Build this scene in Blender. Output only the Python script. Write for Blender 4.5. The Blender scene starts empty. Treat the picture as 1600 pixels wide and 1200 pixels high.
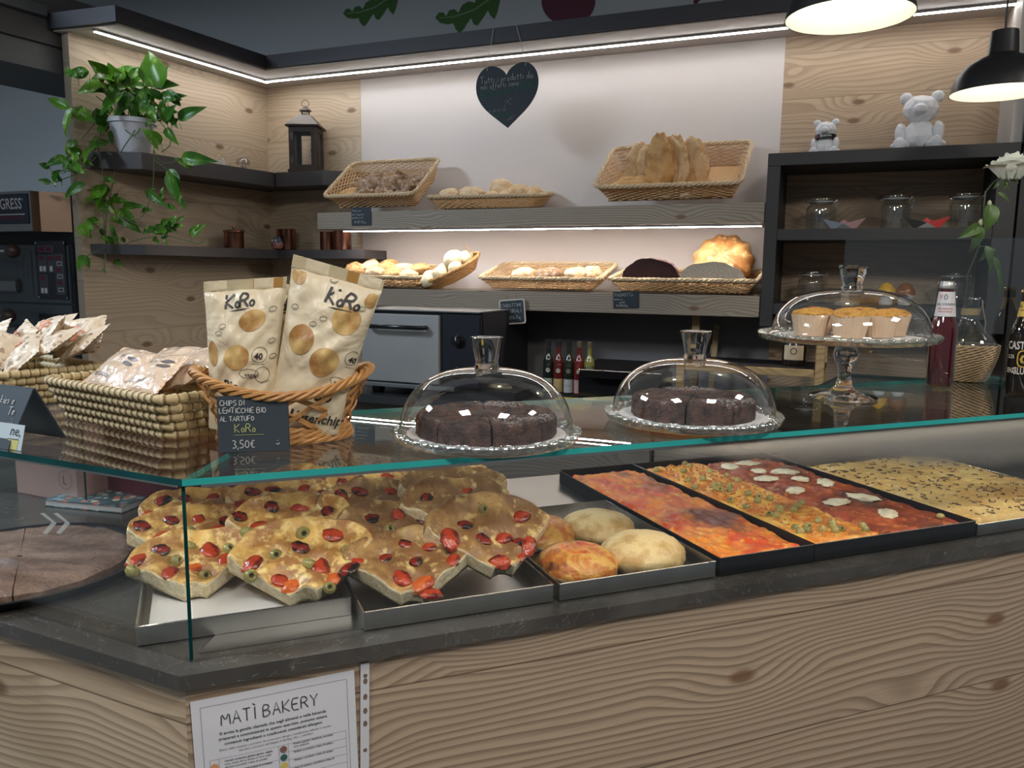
import bpy, bmesh, math, random
from mathutils import Vector, Matrix, noise, Euler
S = bpy.context.scene
COL = S.collection
R = math.radians
# ------------------------------------------------------------------ camera
EYE = 1.425
FPX, PITCH, ROLL = 1248.0, R(7.94), R(0.573)
_cp, _sp, _cr, _sr = math.cos(PITCH), math.sin(PITCH), math.cos(ROLL), math.sin(ROLL)
FWD = Vector((0, _cp, -_sp)); _up = Vector((0, _sp, _cp)); _rt = Vector((1, 0, 0))
RT = _cr*_rt + _sr*_up; UP = -_sr*_rt + _cr*_up
cam = bpy.data.cameras.new('camera'); camo = bpy.data.objects.new('camera', cam); COL.objects.link(camo)
cam.sensor_width = 36; cam.sensor_fit = 'HORIZONTAL'; cam.lens = FPX/1600*36; cam.clip_start = .02
m = Matrix.Identity(4)
for i in range(3):
    m[i][0], m[i][1], m[i][2] = RT[i], UP[i], -FWD[i]
m.translation = Vector((0, 0, EYE)); camo.matrix_world = m; S.camera = camo
# ------------------------------------------------------------------ world, exposure
w = bpy.data.worlds.new('world'); S.world = w; w.use_nodes = True
w.node_tree.nodes['Background'].inputs[0].default_value = (.80, .90, 1.0, 1)
w.node_tree.nodes['Background'].inputs[1].default_value = .13
S.view_settings.view_transform = 'Standard'; S.view_settings.look = 'None'
S.view_settings.exposure = 0.0; S.view_settings.gamma = 1; S.view_settings.use_curve_mapping = False
S.cycles.use_denoising = True
S.cycles.max_bounces = 14; S.cycles.transparent_max_bounces = 40; S.cycles.transmission_bounces = 12
S.cycles.glossy_bounces = 6; S.cycles.diffuse_bounces = 4
S.cycles.sample_clamp_indirect = 4.0; S.cycles.caustics_reflective = False; S.cycles.caustics_refractive = False
LED_PWR = 34.0; SHELF_LED = 85.0; BULB_PWR = 190.0; CASE_LED = 20.0
# ceiling lights of the shop floor, over the customers' side, and one added blue fill
def area(name, loc, size, pw, col=(1, .96, .9)):
    l = bpy.data.lights.new(name, 'AREA'); l.shape = 'RECTANGLE'; l.size, l.size_y = size; l.energy = pw; l.color = col
    o = bpy.data.objects.new(name, l); COL.objects.link(o); o.location = loc; return o
area('ceiling_or_fill_light', (.9, -.5, 2.95), (.5, .5), 46, (1, .93, .84))
area('ceiling_or_fill_light', (-1.0, -.2, 2.95), (.5, .5), 30, (1, .95, .90))
area('ceiling_or_fill_light', (2.4, .6, 2.95), (.5, .5), 26, (1, .93, .84))
area('ceiling_or_fill_light', (-2.9, 1.6, 2.9), (.7, .7), 110, (.72, .86, 1))  # added blue fill standing in for daylight on the left wall and oven
# ------------------------------------------------------------------ frames: pixel rays, walls and counter directions
def ray(px, py): return (px-800)/FPX*RT - (py-600)/FPX*UP + FWD
def at(px, py, z):
    d = ray(px, py); return Vector((0, 0, EYE)) + d*((z-EYE)/d.z)
def aty(px, py, y):
    d = ray(px, py); return Vector((0, 0, EYE)) + d*(y/d.y)
class Frame:
    def __init__(s, o, ang): s.o = Vector((o[0], o[1], 0)); s.a = ang; s.x = Vector((math.cos(ang), math.sin(ang), 0)); s.y = Vector((-s.x.y, s.x.x, 0))
    def p(s, a, b, z=0): return s.o + s.x*a + s.y*b + Vector((0, 0, z))
    def inv(s, P): q = Vector((P.x, P.y, 0)) - s.o; return q.dot(s.x), q.dot(s.y)
    def plane(s, px, py, b):      # pixel ray meets the vertical plane y=b of this frame
        d = ray(px, py); C = Vector((0, 0, EYE)); t = (b - (C-s.o).dot(s.y))/d.dot(s.y); P = C + d*t
        return (P-s.o).dot(s.x), P.z
FB = Frame((-1.28, 4.277), -math.atan2(.391, .921))        # back wall: x right, y into the wall
FW = Frame((-1.28, 4.277), R(-116.9))                      # wooden left wall: x towards the shop, y out of the wall
FF = Frame((-.403, .956), R(21.7))                         # counter front: y inwards
FL = Frame((-.403, .956), R(-25.1))                        # counter left face: -x to the left, y inwards
ZS, ZT = .93, 1.17                                         # stone top, glass slab top
# ------------------------------------------------------------------ objects and tags
def tag(o, label=None, cat=None, group=None, kind=None):
    if label: o['label'] = label
    if cat: o['category'] = cat
    if group: o['group'] = group
    if kind: o['kind'] = kind
    return o
def empty(name, label, cat, loc=(0, 0, 0), rz=0, group=None, rot=None):
    o = bpy.data.objects.new(name, None); COL.objects.link(o); o.location = loc
    o.rotation_euler = rot if rot else (0, 0, rz); o.empty_display_size = .02
    return tag(o, label, cat, group)
def link(name, me, parent=None, loc=None, rot=None):
    o = bpy.data.objects.new(name, me); COL.objects.link(o)
    if parent: o.parent = parent
    if loc is not None: o.location = loc
    if rot is not None: o.rotation_euler = rot if not isinstance(rot, (int, float)) else (0, 0, rot)
    return o
class MB:
    "collects geometry, builds one mesh object"
    def __init__(s): s.v = []; s.f = []; s.m = []; s.T = None
    def add(s, vs, fs, mi=0):
        n = len(s.v)
        s.v += [tuple(s.T @ Vector(q)) for q in vs] if s.T else [tuple(q) for q in vs]
        s.f += [tuple(n+i for i in f) for f in fs]
        s.m += [mi]*len(fs) if isinstance(mi, int) else list(mi)
        return s
    def box(s, a, b, mi=0):
        x0, y0, z0 = a; x1, y1, z1 = b
        return s.add([(x0,y0,z0),(x1,y0,z0),(x1,y1,z0),(x0,y1,z0),(x0,y0,z1),(x1,y0,z1),(x1,y1,z1),(x0,y1,z1)],
            [(0,3,2,1),(4,5,6,7),(0,1,5,4),(1,2,6,5),(2,3,7,6),(3,0,4,7)], mi)
    def prism(s, poly, z0, z1, mi=0, side=None):
        n = len(poly)
        ar = sum(poly[i][0]*poly[(i+1) % n][1]-poly[(i+1) % n][0]*poly[i][1] for i in range(n))
        if ar < 0: poly = poly[::-1]
        return s.add([(p[0], p[1], z0) for p in poly]+[(p[0], p[1], z1) for p in poly],
            [tuple(range(n))[::-1], tuple(range(n, 2*n))]+[(i, (i+1) % n, n+(i+1) % n, n+i) for i in range(n)],
            [mi, mi]+[mi if side is None else side]*n)
    def lathe(s, prof, seg=32, mi=0, c=(0, 0, 0), wob=None, closed=False, cap=True):
        vs = []; fs = []
        for (r, z) in prof:
            for k in range(seg):
                a = 2*math.pi*k/seg; rr = r*(wob(a, z) if wob else 1)
                vs.append((c[0]+rr*math.cos(a), c[1]+rr*math.sin(a), c[2]+z))
        n = len(prof)
        for j in range(n-1 if not closed else n):
            j2 = (j+1) % n
            for k in range(seg):
                k2 = (k+1) % seg; fs.append((j*seg+k, j*seg+k2, j2*seg+k2, j2*seg+k))
        if not closed and cap:
            if prof[0][0] > 1e-5: fs.append(tuple(range(seg))[::-1])
            if prof[-1][0] > 1e-5: fs.append(tuple((n-1)*seg+k for k in range(seg)))
        return s.add(vs, fs, mi)
    def tube(s, pts, r, seg=6, mi=0, closed=False, cap=True, flat=1.0):
        pts = [Vector(p) for p in pts]; n = len(pts); rs = r if isinstance(r, (list, tuple)) else [r]*n
        vs = []; nrm = None
        for i in range(n):
            t = (pts[(i+1) % n]-pts[i-1]) if closed else (pts[min(i+1, n-1)]-pts[max(i-1, 0)])
            if t.length < 1e-9: t = Vector((0, 0, 1))
            t.normalize()
            if nrm is None: nrm = t.orthogonal().normalized() if abs(t.z) > .9 else Vector((0, 0, 1)).cross(t).cross(t).normalized()*-1
            nrm = (nrm - t*nrm.dot(t)); nrm = nrm.normalized() if nrm.length > 1e-6 else t.orthogonal().normalized()
            b = t.cross(nrm)
            for k in range(seg):
                a = 2*math.pi*k/seg; vs.append(pts[i]+(nrm*math.cos(a)+b*math.sin(a)*flat)*rs[i])
        fs = []
        for i in range(n if closed else n-1):
            i2 = (i+1) % n
            for k in range(seg):
                k2 = (k+1) % seg; fs.append((i*seg+k, i*seg+k2, i2*seg+k2, i2*seg+k))
        if cap and not closed: fs += [tuple(range(seg))[::-1], tuple((n-1)*seg+k for k in range(seg))]
        return s.add(vs, fs, mi)
    def ball(s, c, rad, seg=16, ring=10, mi=0, fn=None, rotz=0):
        vs = []; fs = []
        rx, ry, rz = rad if isinstance(rad, (tuple, list)) else (rad,)*3
        ca, sa = math.cos(rotz), math.sin(rotz)
        for j in range(1, ring):
            t = math.pi*j/ring
            for k in range(seg):
                a = 2*math.pi*k/seg; d = Vector((math.sin(t)*math.cos(a), math.sin(t)*math.sin(a), math.cos(t)))
                if fn: d = d*fn(d)
                x, y = d.x*rx, d.y*ry; vs.append((c[0]+x*ca-y*sa, c[1]+x*sa+y*ca, c[2]+d.z*rz))
        tp = Vector((0, 0, 1)); bt = Vector((0, 0, -1)); k1 = fn(tp) if fn else 1; k2_ = fn(bt) if fn else 1
        vs.append((c[0], c[1], c[2]+rz*k1)); vs.append((c[0], c[1], c[2]-rz*k2_)); T, Bm = len(vs)-2, len(vs)-1
        for j in range(ring-2):
            for k in range(seg):
                k2 = (k+1) % seg; fs.append((j*seg+k, (j+1)*seg+k, (j+1)*seg+k2, j*seg+k2))
        for k in range(seg):
            k2 = (k+1) % seg; fs.append((T, k, k2)); fs.append((Bm, (ring-2)*seg+k2, (ring-2)*seg+k))
        return s.add(vs, fs, mi)
    def grid(s, nx, ny, fn, mi=0, flip=False):
        vs = [fn(i/nx, j/ny) for j in range(ny+1) for i in range(nx+1)]; fs = []
        for j in range(ny):
            for i in range(nx):
                q = (j*(nx+1)+i, j*(nx+1)+i+1, (j+1)*(nx+1)+i+1, (j+1)*(nx+1)+i); fs.append(q[::-1] if flip else q)
        return s.add(vs, fs, mi)
    def mesh(s, name, mats, smooth=False, sharp=40, bevel=0):
        me = bpy.data.meshes.new(name); me.from_pydata(s.v, [], s.f)
        mats = mats if isinstance(mats, (list, tuple)) else [mats]
        for q in mats: me.materials.append(q)
        if len(mats) > 1: me.polygons.foreach_set('material_index', [min(i, len(mats)-1) for i in s.m])
        if bevel:
            b = bmesh.new(); b.from_mesh(me); bmesh.ops.remove_doubles(b, verts=b.verts, dist=1e-6)
            bmesh.ops.bevel(b, geom=[e for e in b.edges if len(e.link_faces) == 2 and e.calc_face_angle(0) > .5], offset=bevel, segments=2, affect='EDGES', clamp_overlap=True)
            b.to_mesh(me); b.free()
        if smooth or bevel:
            me.polygons.foreach_set('use_smooth', [True]*len(me.polygons)); me.set_sharp_from_angle(angle=R(sharp))
        me.update(); return me
    def build(s, name, mats, parent=None, loc=None, rot=None, **k): return link(name, s.mesh(name, mats, **k), parent, loc, rot)
def struct(o): o['kind'] = 'structure'; return o
def fbm(v, sc=1.0, o=3):
    t = 0; a = 1; v = Vector(v)*sc
    for i in range(o): t += a*noise.noise(v); v = v*2.03+Vector((7.1, 3.3, 1.7)); a *= .5
    return t
# ------------------------------------------------------------------ materials
class NT:
    def __init__(s, name):
        s.m = bpy.data.materials.new(name); s.m.use_nodes = True; s.t = s.m.node_tree; s.t.nodes.clear()
        s.out = s.t.nodes.new('ShaderNodeOutputMaterial')
    def n(s, typ, ins=None, **k):
        nd = s.t.nodes.new('ShaderNode'+typ)
        for a, b in k.items(): setattr(nd, a, b)
        for a, b in (ins or {}).items(): s.i(nd, a, b)
        return nd
    def i(s, nd, key, val):
        sock = nd.inputs[key]
        if hasattr(val, 'is_linked') or isinstance(val, bpy.types.NodeSocket): s.t.links.new(val, sock)
        elif isinstance(val, bpy.types.Node): s.t.links.new(val.outputs[0], sock)
        elif isinstance(val, (tuple, list)) and len(val) == 3 and sock.type == 'RGBA': sock.default_value = (*val, 1)
        else: sock.default_value = val
    def math(s, op, a, b=None, c=None, clamp=False):
        nd = s.t.nodes.new('ShaderNodeMath'); nd.operation = op; nd.use_clamp = clamp
        for k, v in enumerate((a, b, c)):
            if v is not None: s.i(nd, k, v)
        return nd.outputs[0]
    def mix(s, f, a, b, blend='MIX'):
        nd = s.t.nodes.new('ShaderNodeMix'); nd.data_type = 'RGBA'; nd.blend_type = blend
        s.i(nd, 0, f); s.i(nd, 6, a if not isinstance(a, tuple) else (*a[:3], 1)); s.i(nd, 7, b if not isinstance(b, tuple) else (*b[:3], 1)); return nd.outputs[2]
    def noise(s, vec, scale, detail=3, rough=.55, dist=0, w=None):
        nd = s.t.nodes.new('ShaderNodeTexNoise')
        if w is not None: nd.noise_dimensions = '4D'; s.i(nd, 'W', w)
        s.i(nd, 'Vector', vec); s.i(nd, 'Scale', scale); s.i(nd, 'Detail', detail); s.i(nd, 'Roughness', rough); s.i(nd, 'Distortion', dist); return nd.outputs[0]
    def ramp(s, f, lo, hi, a=0., b=1.):
        nd = s.t.nodes.new('ShaderNodeMapRange'); nd.interpolation_type = 'SMOOTHSTEP'
        s.i(nd, 0, f); s.i(nd, 1, lo); s.i(nd, 2, hi); s.i(nd, 3, a); s.i(nd, 4, b); return nd.outputs[0]
    def obj(s): return s.n('TexCoord').outputs['Object']
    def scale(s, vec, sc, loc=(0, 0, 0)):
        return s.n('Mapping', {'Vector': vec, 'Scale': sc, 'Location': loc}).outputs[0]
    def bump(s, h, st=.3, d=.01): return s.n('Bump', {'Height': h, 'Strength': st, 'Distance': d}).outputs[0]
    def pbr(s, col, rough=.5, metal=0, bump=None, **k):
        ins = {'Base Color': col, 'Roughness': rough, 'Metallic': metal}
        if bump is not None: ins['Normal'] = bump
        for a, b in k.items(): ins[a.replace('_', ' ')] = b
        p = s.n('BsdfPrincipled', ins); s.t.links.new(p.outputs[0], s.out.inputs[0]); return s.m
    def fin(s, sh): s.t.links.new(sh, s.out.inputs[0]); return s.m
def M(name, col, rough=.5, metal=0, var=0, vs=8., bump=0, bs=40., **k):
    t = NT(name); c = col; o = t.obj(); b = None
    if var: c = t.mix(t.noise(o, vs, 4), tuple(x*(1-var) for x in col), tuple(min(1, x*(1+var)) for x in col))
    if bump: b = t.bump(t.noise(o, bs, 4), bump, .004)
    return t.pbr(c, rough, metal, b, **k)
def emit(name, col, st):
    t = NT(name); e = t.n('Emission', {'Color': col, 'Strength': st}); return t.fin(e.outputs[0])
def wood(name, light, dark, plank=.0, sc=1.0, rough=.5, seam=.5, knot=(.17, .09, .045), dens=52., lw=.74):
    "plain-sawn knotty boards, x along the grain, z across"
    t = NT(name); o = t.obj(); sp = t.n('SeparateXYZ', {0: o}); x, y, z = sp.outputs
    xs = t.math('MULTIPLY', x, sc); zs = t.math('MULTIPLY', z, sc)
    if plank:
        zp = t.math('DIVIDE', z, plank); fl = t.math('FLOOR', zp); fr = t.math('FRACT', zp)
        W = t.n('TexWhiteNoise', {'W': fl}, noise_dimensions='1D').outputs[0]
        sm = t.math('MULTIPLY', t.ramp(t.math('ABSOLUTE', t.math('SUBTRACT', fr, .5)), .49, .4985), seam)
        W = t.math('MULTIPLY', W, 37.)
    else: W = .0; sm = None
    v = t.n('CombineXYZ', {0: t.math('MULTIPLY', xs, .85), 1: t.math('MULTIPLY', y, .6), 2: t.math('MULTIPLY', zs, 4.2)}).outputs[0]
    h = t.noise(v, 1.0, 2, .45, .35, W)
    kv = t.n('CombineXYZ', {0: t.math('MULTIPLY', xs, 2.6), 1: t.math('ADD', t.math('MULTIPLY', zs, 5.5), W) if plank else t.math('MULTIPLY', zs, 5.5), 2: 0.}).outputs[0]
    vo = t.n('TexVoronoi', {'Vector': kv, 'Scale': .8, 'Randomness': 1.}, voronoi_dimensions='2D'); kd = vo.outputs['Distance']
    kb = t.ramp(kd, 0., .42, 1., 0.)
    vh = t.math('ADD', t.math('ADD', t.math('MULTIPLY', h, 9.), t.math('MULTIPLY', zs, dens)), t.math('MULTIPLY', kb, 2.2))
    saw = t.math('FRACT', t.math('MULTIPLY', vh, 1.5))
    line = t.ramp(saw, .35, 1.0, 0., 1.)
    fine = t.noise(t.n('CombineXYZ', {0: t.math('MULTIPLY', xs, 5.), 1: y, 2: t.math('MULTIPLY', zs, 190.)}).outputs[0], 1., 3, .6)
    tone = t.noise(t.n('CombineXYZ', {0: t.math('MULTIPLY', xs, .8), 1: y, 2: t.math('MULTIPLY', zs, 7.)}).outputs[0], 1., 2, .5, 0, W)
    c = t.mix(t.math('MULTIPLY', line, lw), light, dark)
    c = t.mix(t.math('MULTIPLY', t.ramp(fine, .45, .75), .35), c, dark)
    c = t.mix(t.math('MULTIPLY', t.ramp(tone, .35, .7), .22), c, tuple(q*.62 for q in light))
    kc = t.ramp(kd, .03, .075, 1., 0.)
    c = t.mix(t.math('MULTIPLY', kc, .85), c, knot)
    if sm is not None: c = t.mix(sm, c, (.09, .055, .03))
    hh = t.math('ADD', t.math('MULTIPLY', line, .6), t.math('MULTIPLY', fine, .4))
    return t.pbr(c, rough, 0, t.bump(hh, .18, .003))
def schlick(t, f0=.04):
    f = t.n('LayerWeight', {'Blend': .5}).outputs['Facing']
    return t.math('ADD', t.math('MULTIPLY', t.math('POWER', f, 5.), 1-f0), f0)
def sheet(name, tint=(1, 1, 1), rough=.0, f0=.045, gain=1.0):
    "thin clear glass: fresnel mirror over a tinted clear pane"
    t = NT(name); fr = t.math('MULTIPLY', schlick(t, f0), gain, clamp=True)
    a = t.n('BsdfTransparent', {'Color': tint}).outputs[0]; b = t.n('BsdfGlossy', {'Color': (1, 1, 1), 'Roughness': rough}).outputs[0]
    return t.fin(t.n('MixShader', {0: fr, 1: a, 2: b}).outputs[0])
WOODF = wood('counter_wood', (.46, .35, .25), (.17, .115, .075), plank=.215, sc=1.0, rough=.45, seam=.8)
WOODW = wood('wall_wood', (.60, .48, .345), (.36, .265, .175), plank=.29, sc=1.0, rough=.5, seam=.35, dens=26., lw=.46)
WOODS = wood('shelf_wood', (.36, .31, .245), (.17, .14, .105), sc=1.3, rough=.5)
WOODE = wood('panel_edge_wood', (.34, .29, .22), (.24, .19, .13), sc=1.5)
WHITEP = M('white_laminate', (.68, .625, .60), .42)
GREIGE = M('canopy_laminate', (.50, .46, .43), .5)
DARK = M('dark_laminate', (.052, .048, .052), .42, var=.15)
FASC = M('dark_fascia', (.030, .029, .038), .5)
BLACK = M('matt_black', (.012, .012, .014), .5)
BLACKG = M('gloss_black', (.01, .01, .012), .18)
GREYW = M('grey_paint', (.40, .425, .44), .8, var=.08, vs=1.5)
BLUEW = M('blue_grey_paint', (.155, .20, .25), .8, var=.06, vs=1.)
STEEL = M('brushed_steel', (.50, .50, .49), .42, .75, var=.15, vs=5.)
STEELB = M('dull_steel', (.35, .36, .36), .38, 1, var=.2, vs=9.)
CHROME = M('chrome', (.8, .8, .8), .12, 1)
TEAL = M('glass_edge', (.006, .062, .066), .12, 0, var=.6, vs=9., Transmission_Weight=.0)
CLEAR = sheet('clear_glass'); CLEARG = sheet('case_glass', (.965, .985, .98), f0=.05, gain=1.0)
SLABG = sheet('slab_glass', (.955, .98, .975), f0=.06, gain=1.15)
SOLID = NT('solid_glass'); SOLID = SOLID.pbr((1, 1, 1), .0, 0, None, Transmission_Weight=1.0, IOR=1.45)
PAPER = M('paper', (.62, .63, .68), .7); INK = M('ink', (.02, .02, .022), .7); INKG = M('ink_grey', (.13, .13, .14), .7)
SLATE = M('chalkboard', (.022, .034, .047), .65, var=.2, vs=15.); CHALK = M('chalk', (.42, .44, .44), .9)
CHALKG = M('green_chalk', (.02, .16, .10), .9); CHALKY = M('yellow_chalk', (.34, .38, .16), .9); CHALKP = M('pink_chalk', (.55, .12, .14), .9); CHALKD = M('dim_chalk', (.22, .24, .27), .9)
WHITE = M('white_ceramic', (.75, .75, .77), .45)
# ------------------------------------------------------------------ lettering
GL = {'A':'0,0 .3,1 .6,0|.12,.38 .48,.38','B':'0,0 0,1 .4,.95 .5,.75 .38,.55 0,.52|.38,.52 .58,.3 .42,.03 0,0','C':'.58,.85 .3,1 .05,.75 .02,.3 .25,0 .58,.12',
'D':'0,0 0,1 .35,.92 .58,.5 .35,.06 0,0','E':'.55,1 0,1 0,0 .55,0|0,.52 .45,.52','F':'.55,1 0,1 0,0|0,.52 .42,.52','G':'.58,.85 .3,1 .04,.7 .03,.28 .3,0 .58,.12 .58,.45 .35,.45',
'H':'0,0 0,1|.55,0 .55,1|0,.5 .55,.5','I':'.15,0 .15,1','K':'0,0 0,1|.55,1 0,.45 .55,0','L':'0,1 0,0 .5,0','M':'0,0 .05,1 .35,.35 .65,1 .7,0','N':'0,0 0,1 .55,0 .55,1',
'O':'.3,1 .05,.8 .02,.3 .25,0 .52,.2 .57,.7 .3,1','P':'0,0 0,1 .4,.95 .52,.72 .38,.5 0,.46','R':'0,0 0,1 .4,.95 .52,.72 .38,.52 0,.48|.25,.48 .57,0','S':'.52,.88 .25,1 .04,.8 .15,.56 .45,.42 .52,.18 .25,0 0,.12',
'T':'0,1 .6,1|.3,1 .3,0','U':'0,1 .02,.25 .28,0 .52,.25 .55,1','V':'0,1 .3,0 .6,1','Y':'0,1 .3,.5 .6,1|.3,.5 .3,0','Z':'0,1 .55,1 0,0 .55,0','Ì':'.15,0 .15,1|.0,1.3 .2,1.12',
'a':'.42,.45 .2,.52 .02,.25 .2,.0 .42,.2 .42,.5 .45,0','b':'0,1 0,.05 .25,0 .4,.25 .25,.5 0,.4','c':'.38,.42 .18,.5 .02,.25 .18,0 .4,.08','d':'.4,.4 .2,.5 .02,.25 .2,0 .4,.15|.42,1 .42,0',
'e':'.04,.25 .36,.3 .3,.5 .12,.48 .02,.22 .18,0 .4,.08','f':'.35,.95 .2,.95 .15,.7 .12,-.3|0,.5 .3,.5','g':'.38,.42 .18,.5 .02,.25 .2,.02 .38,.2 .38,.48 .36,-.3 .1,-.35','i':'.08,.5 .08,0|.08,.7 .1,.72',
'l':'.08,1 .08,.05 .16,0','m':'0,0 0,.5|0,.38 .15,.5 .24,.4 .24,0|.24,.38 .4,.5 .48,.4 .5,0','n':'0,0 0,.5|0,.36 .2,.5 .32,.38 .34,0','o':'.2,.5 .02,.3 .1,.02 .3,.02 .38,.28 .2,.5','p':'0,-.4 0,.5 .25,.5 .38,.28 .25,.02 0,.08',
'r':'0,0 0,.5|0,.32 .15,.48 .3,.46','s':'.3,.44 .12,.5 .04,.36 .28,.2 .2,.02 0,.05','t':'.15,.85 .15,.08 .3,0|0,.55 .32,.55','u':'0,.5 .02,.08 .2,0 .34,.15 .36,.5|.36,.5 .38,0','v':'0,.5 .18,0 .36,.5','h':'0,1 0,0|0,.36 .2,.5 .32,.36 .34,0','k':'0,1 0,0|.3,.5 0,.22 .34,0','à':'.42,.45 .2,.52 .02,.25 .2,.0 .42,.2 .42,.5 .45,0|.12,.85 .26,.68',
'0':'.28,1 .04,.75 .04,.25 .28,0 .5,.25 .5,.75 .28,1','1':'0,.75 .2,1 .2,0','3':'.02,.95 .3,1 .45,.78 .2,.55 .48,.35 .42,.05 .02,.05','4':'.4,0 .4,1 0,.35 .55,.35','5':'.48,1 .1,1 .06,.58 .38,.58 .5,.25 .3,0 .02,.08','6':'.45,.95 .15,.7 .03,.3 .2,0 .45,.12 .45,.42 .2,.5 .04,.3','8':'.28,.52 .08,.75 .28,1 .46,.75 .28,.52 .04,.25 .28,0 .5,.25 .28,.52',
',':'.08,.08 .0,-.2','.':'.05,.03 .08,.0','/':'0,-.1 .35,1','€':'.5,.85 .28,.95 .12,.6 .12,.3 .28,.03 .5,.1|0,.58 .35,.58|0,.38 .32,.38','(':'.2,1.05 .03,.6 .2,-.1',')':'0,1.05 .17,.6 0,-.1',':':'.05,.7 .07,.68|.05,.3 .07,.28',
'♥':'.25,.1 0,.5 .05,.75 .18,.78 .25,.6 .34,.78 .48,.75 .5,.5 .25,.1','☺':'.0,.35 .12,.1 .35,.12 .45,.4|.1,.75 .12,.7|.32,.78 .33,.72','-':'.05,.45 .35,.48',"'":'.05,1 .03,.8'}
def strokes(text, h, th, jit=.04, seed=0, sp=.16, slant=0., center=False):
    rnd = random.Random(seed+len(text)); x = 0; V = []; F = []
    for ch in text:
        if ch == ' ': x += .38*h; continue
        g = GL.get(ch)
        if not g: x += .3*h; continue
        mx = 0; dy = rnd.uniform(-jit, jit)*h; k = 1+rnd.uniform(-jit, jit)
        for st in g.split('|'):
            P = [tuple(map(float, q.split(','))) for q in st.split()]; mx = max(mx, max(p[0] for p in P))
            P = [(x+(p[0]*k+slant*p[1]+rnd.uniform(-jit, jit)*.35)*h, dy+(p[1]*k+rnd.uniform(-jit, jit)*.35)*h) for p in P]
            if len(P) > 3:   # round the corners
                Q = [P[0]]
                for a, b in zip(P[:-1], P[1:]): Q += [(a[0]*.75+b[0]*.25, a[1]*.75+b[1]*.25), (a[0]*.25+b[0]*.75, a[1]*.25+b[1]*.75)]
                P = Q+[P[-1]]
            n0 = len(V)
            for i, p in enumerate(P):
                a = P[max(i-1, 0)]; b = P[min(i+1, len(P)-1)]; dx, dz = b[0]-a[0], b[1]-a[1]; L = math.hypot(dx, dz) or 1
                nx, nz = -dz/L*th/2, dx/L*th/2; V += [(p[0]+nx, p[1]+nz), (p[0]-nx, p[1]-nz)]
            F += [(n0+2*i, n0+2*i+1, n0+2*i+3, n0+2*i+2) for i in range(len(P)-1)]
        x += (mx+sp)*h
    if center: V = [(a-x/2, b) for a, b in V]
    return V, F, x
_tc = {}
def font(text, size, align='LEFT', bold=0., slant=0., wide=1.):
    key = (text, align, bold, slant)
    if key not in _tc:
        c = bpy.data.curves.new('t', 'FONT'); c.body = text; c.size = 1; c.align_x = align; c.offset = bold; c.shear = slant; c.resolution_u = 2
        o = bpy.data.objects.new('t', c); COL.objects.link(o); dg = bpy.context.evaluated_depsgraph_get()
        me = bpy.data.meshes.new_from_object(o.evaluated_get(dg)); bpy.data.objects.remove(o); bpy.data.curves.remove(c)
        _tc[key] = ([(v.co.x, v.co.y) for v in me.vertices], [tuple(p.vertices) for p in me.polygons]); bpy.data.meshes.remove(me)
    V, F = _tc[key]; return [(a*size*wide, b*size) for a, b in V], F
def flat(x0, z0, y=-.0012, rot=0., dirx=1):
    c, s = math.cos(rot), math.sin(rot)
    return lambda a, b: (x0+dirx*(a*c-b*s), y, z0+a*s+b*c)
def cyl(r, z0, a0=0., z_r=None):      # writing wrapped round a bottle, a0 = facing angle from local -y
    def f(a, b):
        rr = r(z0+b) if callable(r) else r
        t = a/rr+a0; return (rr*math.sin(t), -rr*math.cos(t), z0+b)
    return f
def put(mb, VF, fn, mi=0):
    mb.add([fn(a, b) for a, b in VF[0]], VF[1], mi); return mb
def chalk(parent, rows, name='chalk_writing', y=-.0012, mats=None):
    "rows: (text, x, z, height, thickness, material index)"
    mb = MB()
    for i, r in enumerate(rows):
        put(mb, strokes(r[0], r[3], r[4], .05, i), flat(r[1], r[2], y, r[6] if len(r) > 6 else 0), r[5])
    return mb.build(name, mats or [CHALK, CHALKG, CHALKY, CHALKP, CHALKD], parent)
# ------------------------------------------------------------------ the room
def fbox(name, fr, a, b, mats, kind=None, bevel=0, parent=None, org=None):
    "box in a wall frame; object origin at org (frame coords) so wood grain follows the wall"
    org = org or a
    mb = MB().box((a[0]-org[0], a[1]-org[1], a[2]-org[2]), (b[0]-org[0], b[1]-org[1], b[2]-org[2]))
    o = mb.build(name, mats, parent, fr.p(*org), fr.a, bevel=bevel)
    if kind: o['kind'] = kind
    return o
def fpoly(name, fr, pts, z0, z1, mats, world=False, side=None):
    P = [fr.inv(p) if world else p for p in pts]
    return MB().prism(P, z0, z1, 0, side).build(name, mats, None, fr.p(0, 0, 0), fr.a)
fbox('floor', FB, (-4, -6, -.02), (5, .3, 0), M('floor_tiles', (.16, .155, .15), .4, var=.2), 'structure')
fbox('wall_back', FB, (-4, .04, 0), (5, .2, 3.3), GREYW, 'structure')
fbox('ceiling', FB, (-4, -2.4, 3.3), (5, .2, 3.4), GREYW, 'structure')
fbox('trim_1', FB, (-.02, 0, .92), (.571, .039, 2.354), WOODW, 'structure')
fbox('trim_2', FB, (.571, .002, 1.30), (2.54, .039, 2.354), WHITEP, 'structure')
fbox('trim_3', FB, (2.54, 0, .92), (3.9, .039, 2.354), wood('right_wall_wood', (.52, .385, .26), (.30, .20, .125), plank=.17, sc=1.15, seam=.7, dens=30., lw=.6), 'structure')
fbox('trim_4', FB, (.571, .002, .92), (2.54, .039, 1.30), M('white_panel_shaded', (.20, .20, .21), .55), 'structure')  # lower part of the white panel; the shade there is put into its grey
pw = MB().box((0, -.04, 0), (1.08, 0, 2.354)).build('wall_left', [WOODW, WOODE], None, FW.p(0, 0, 0), FW.a)
for p in pw.data.polygons: p.material_index = 1 if p.normal.x > .9 or p.normal.y < -.5 else 0
pw['kind'] = 'structure'
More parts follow.
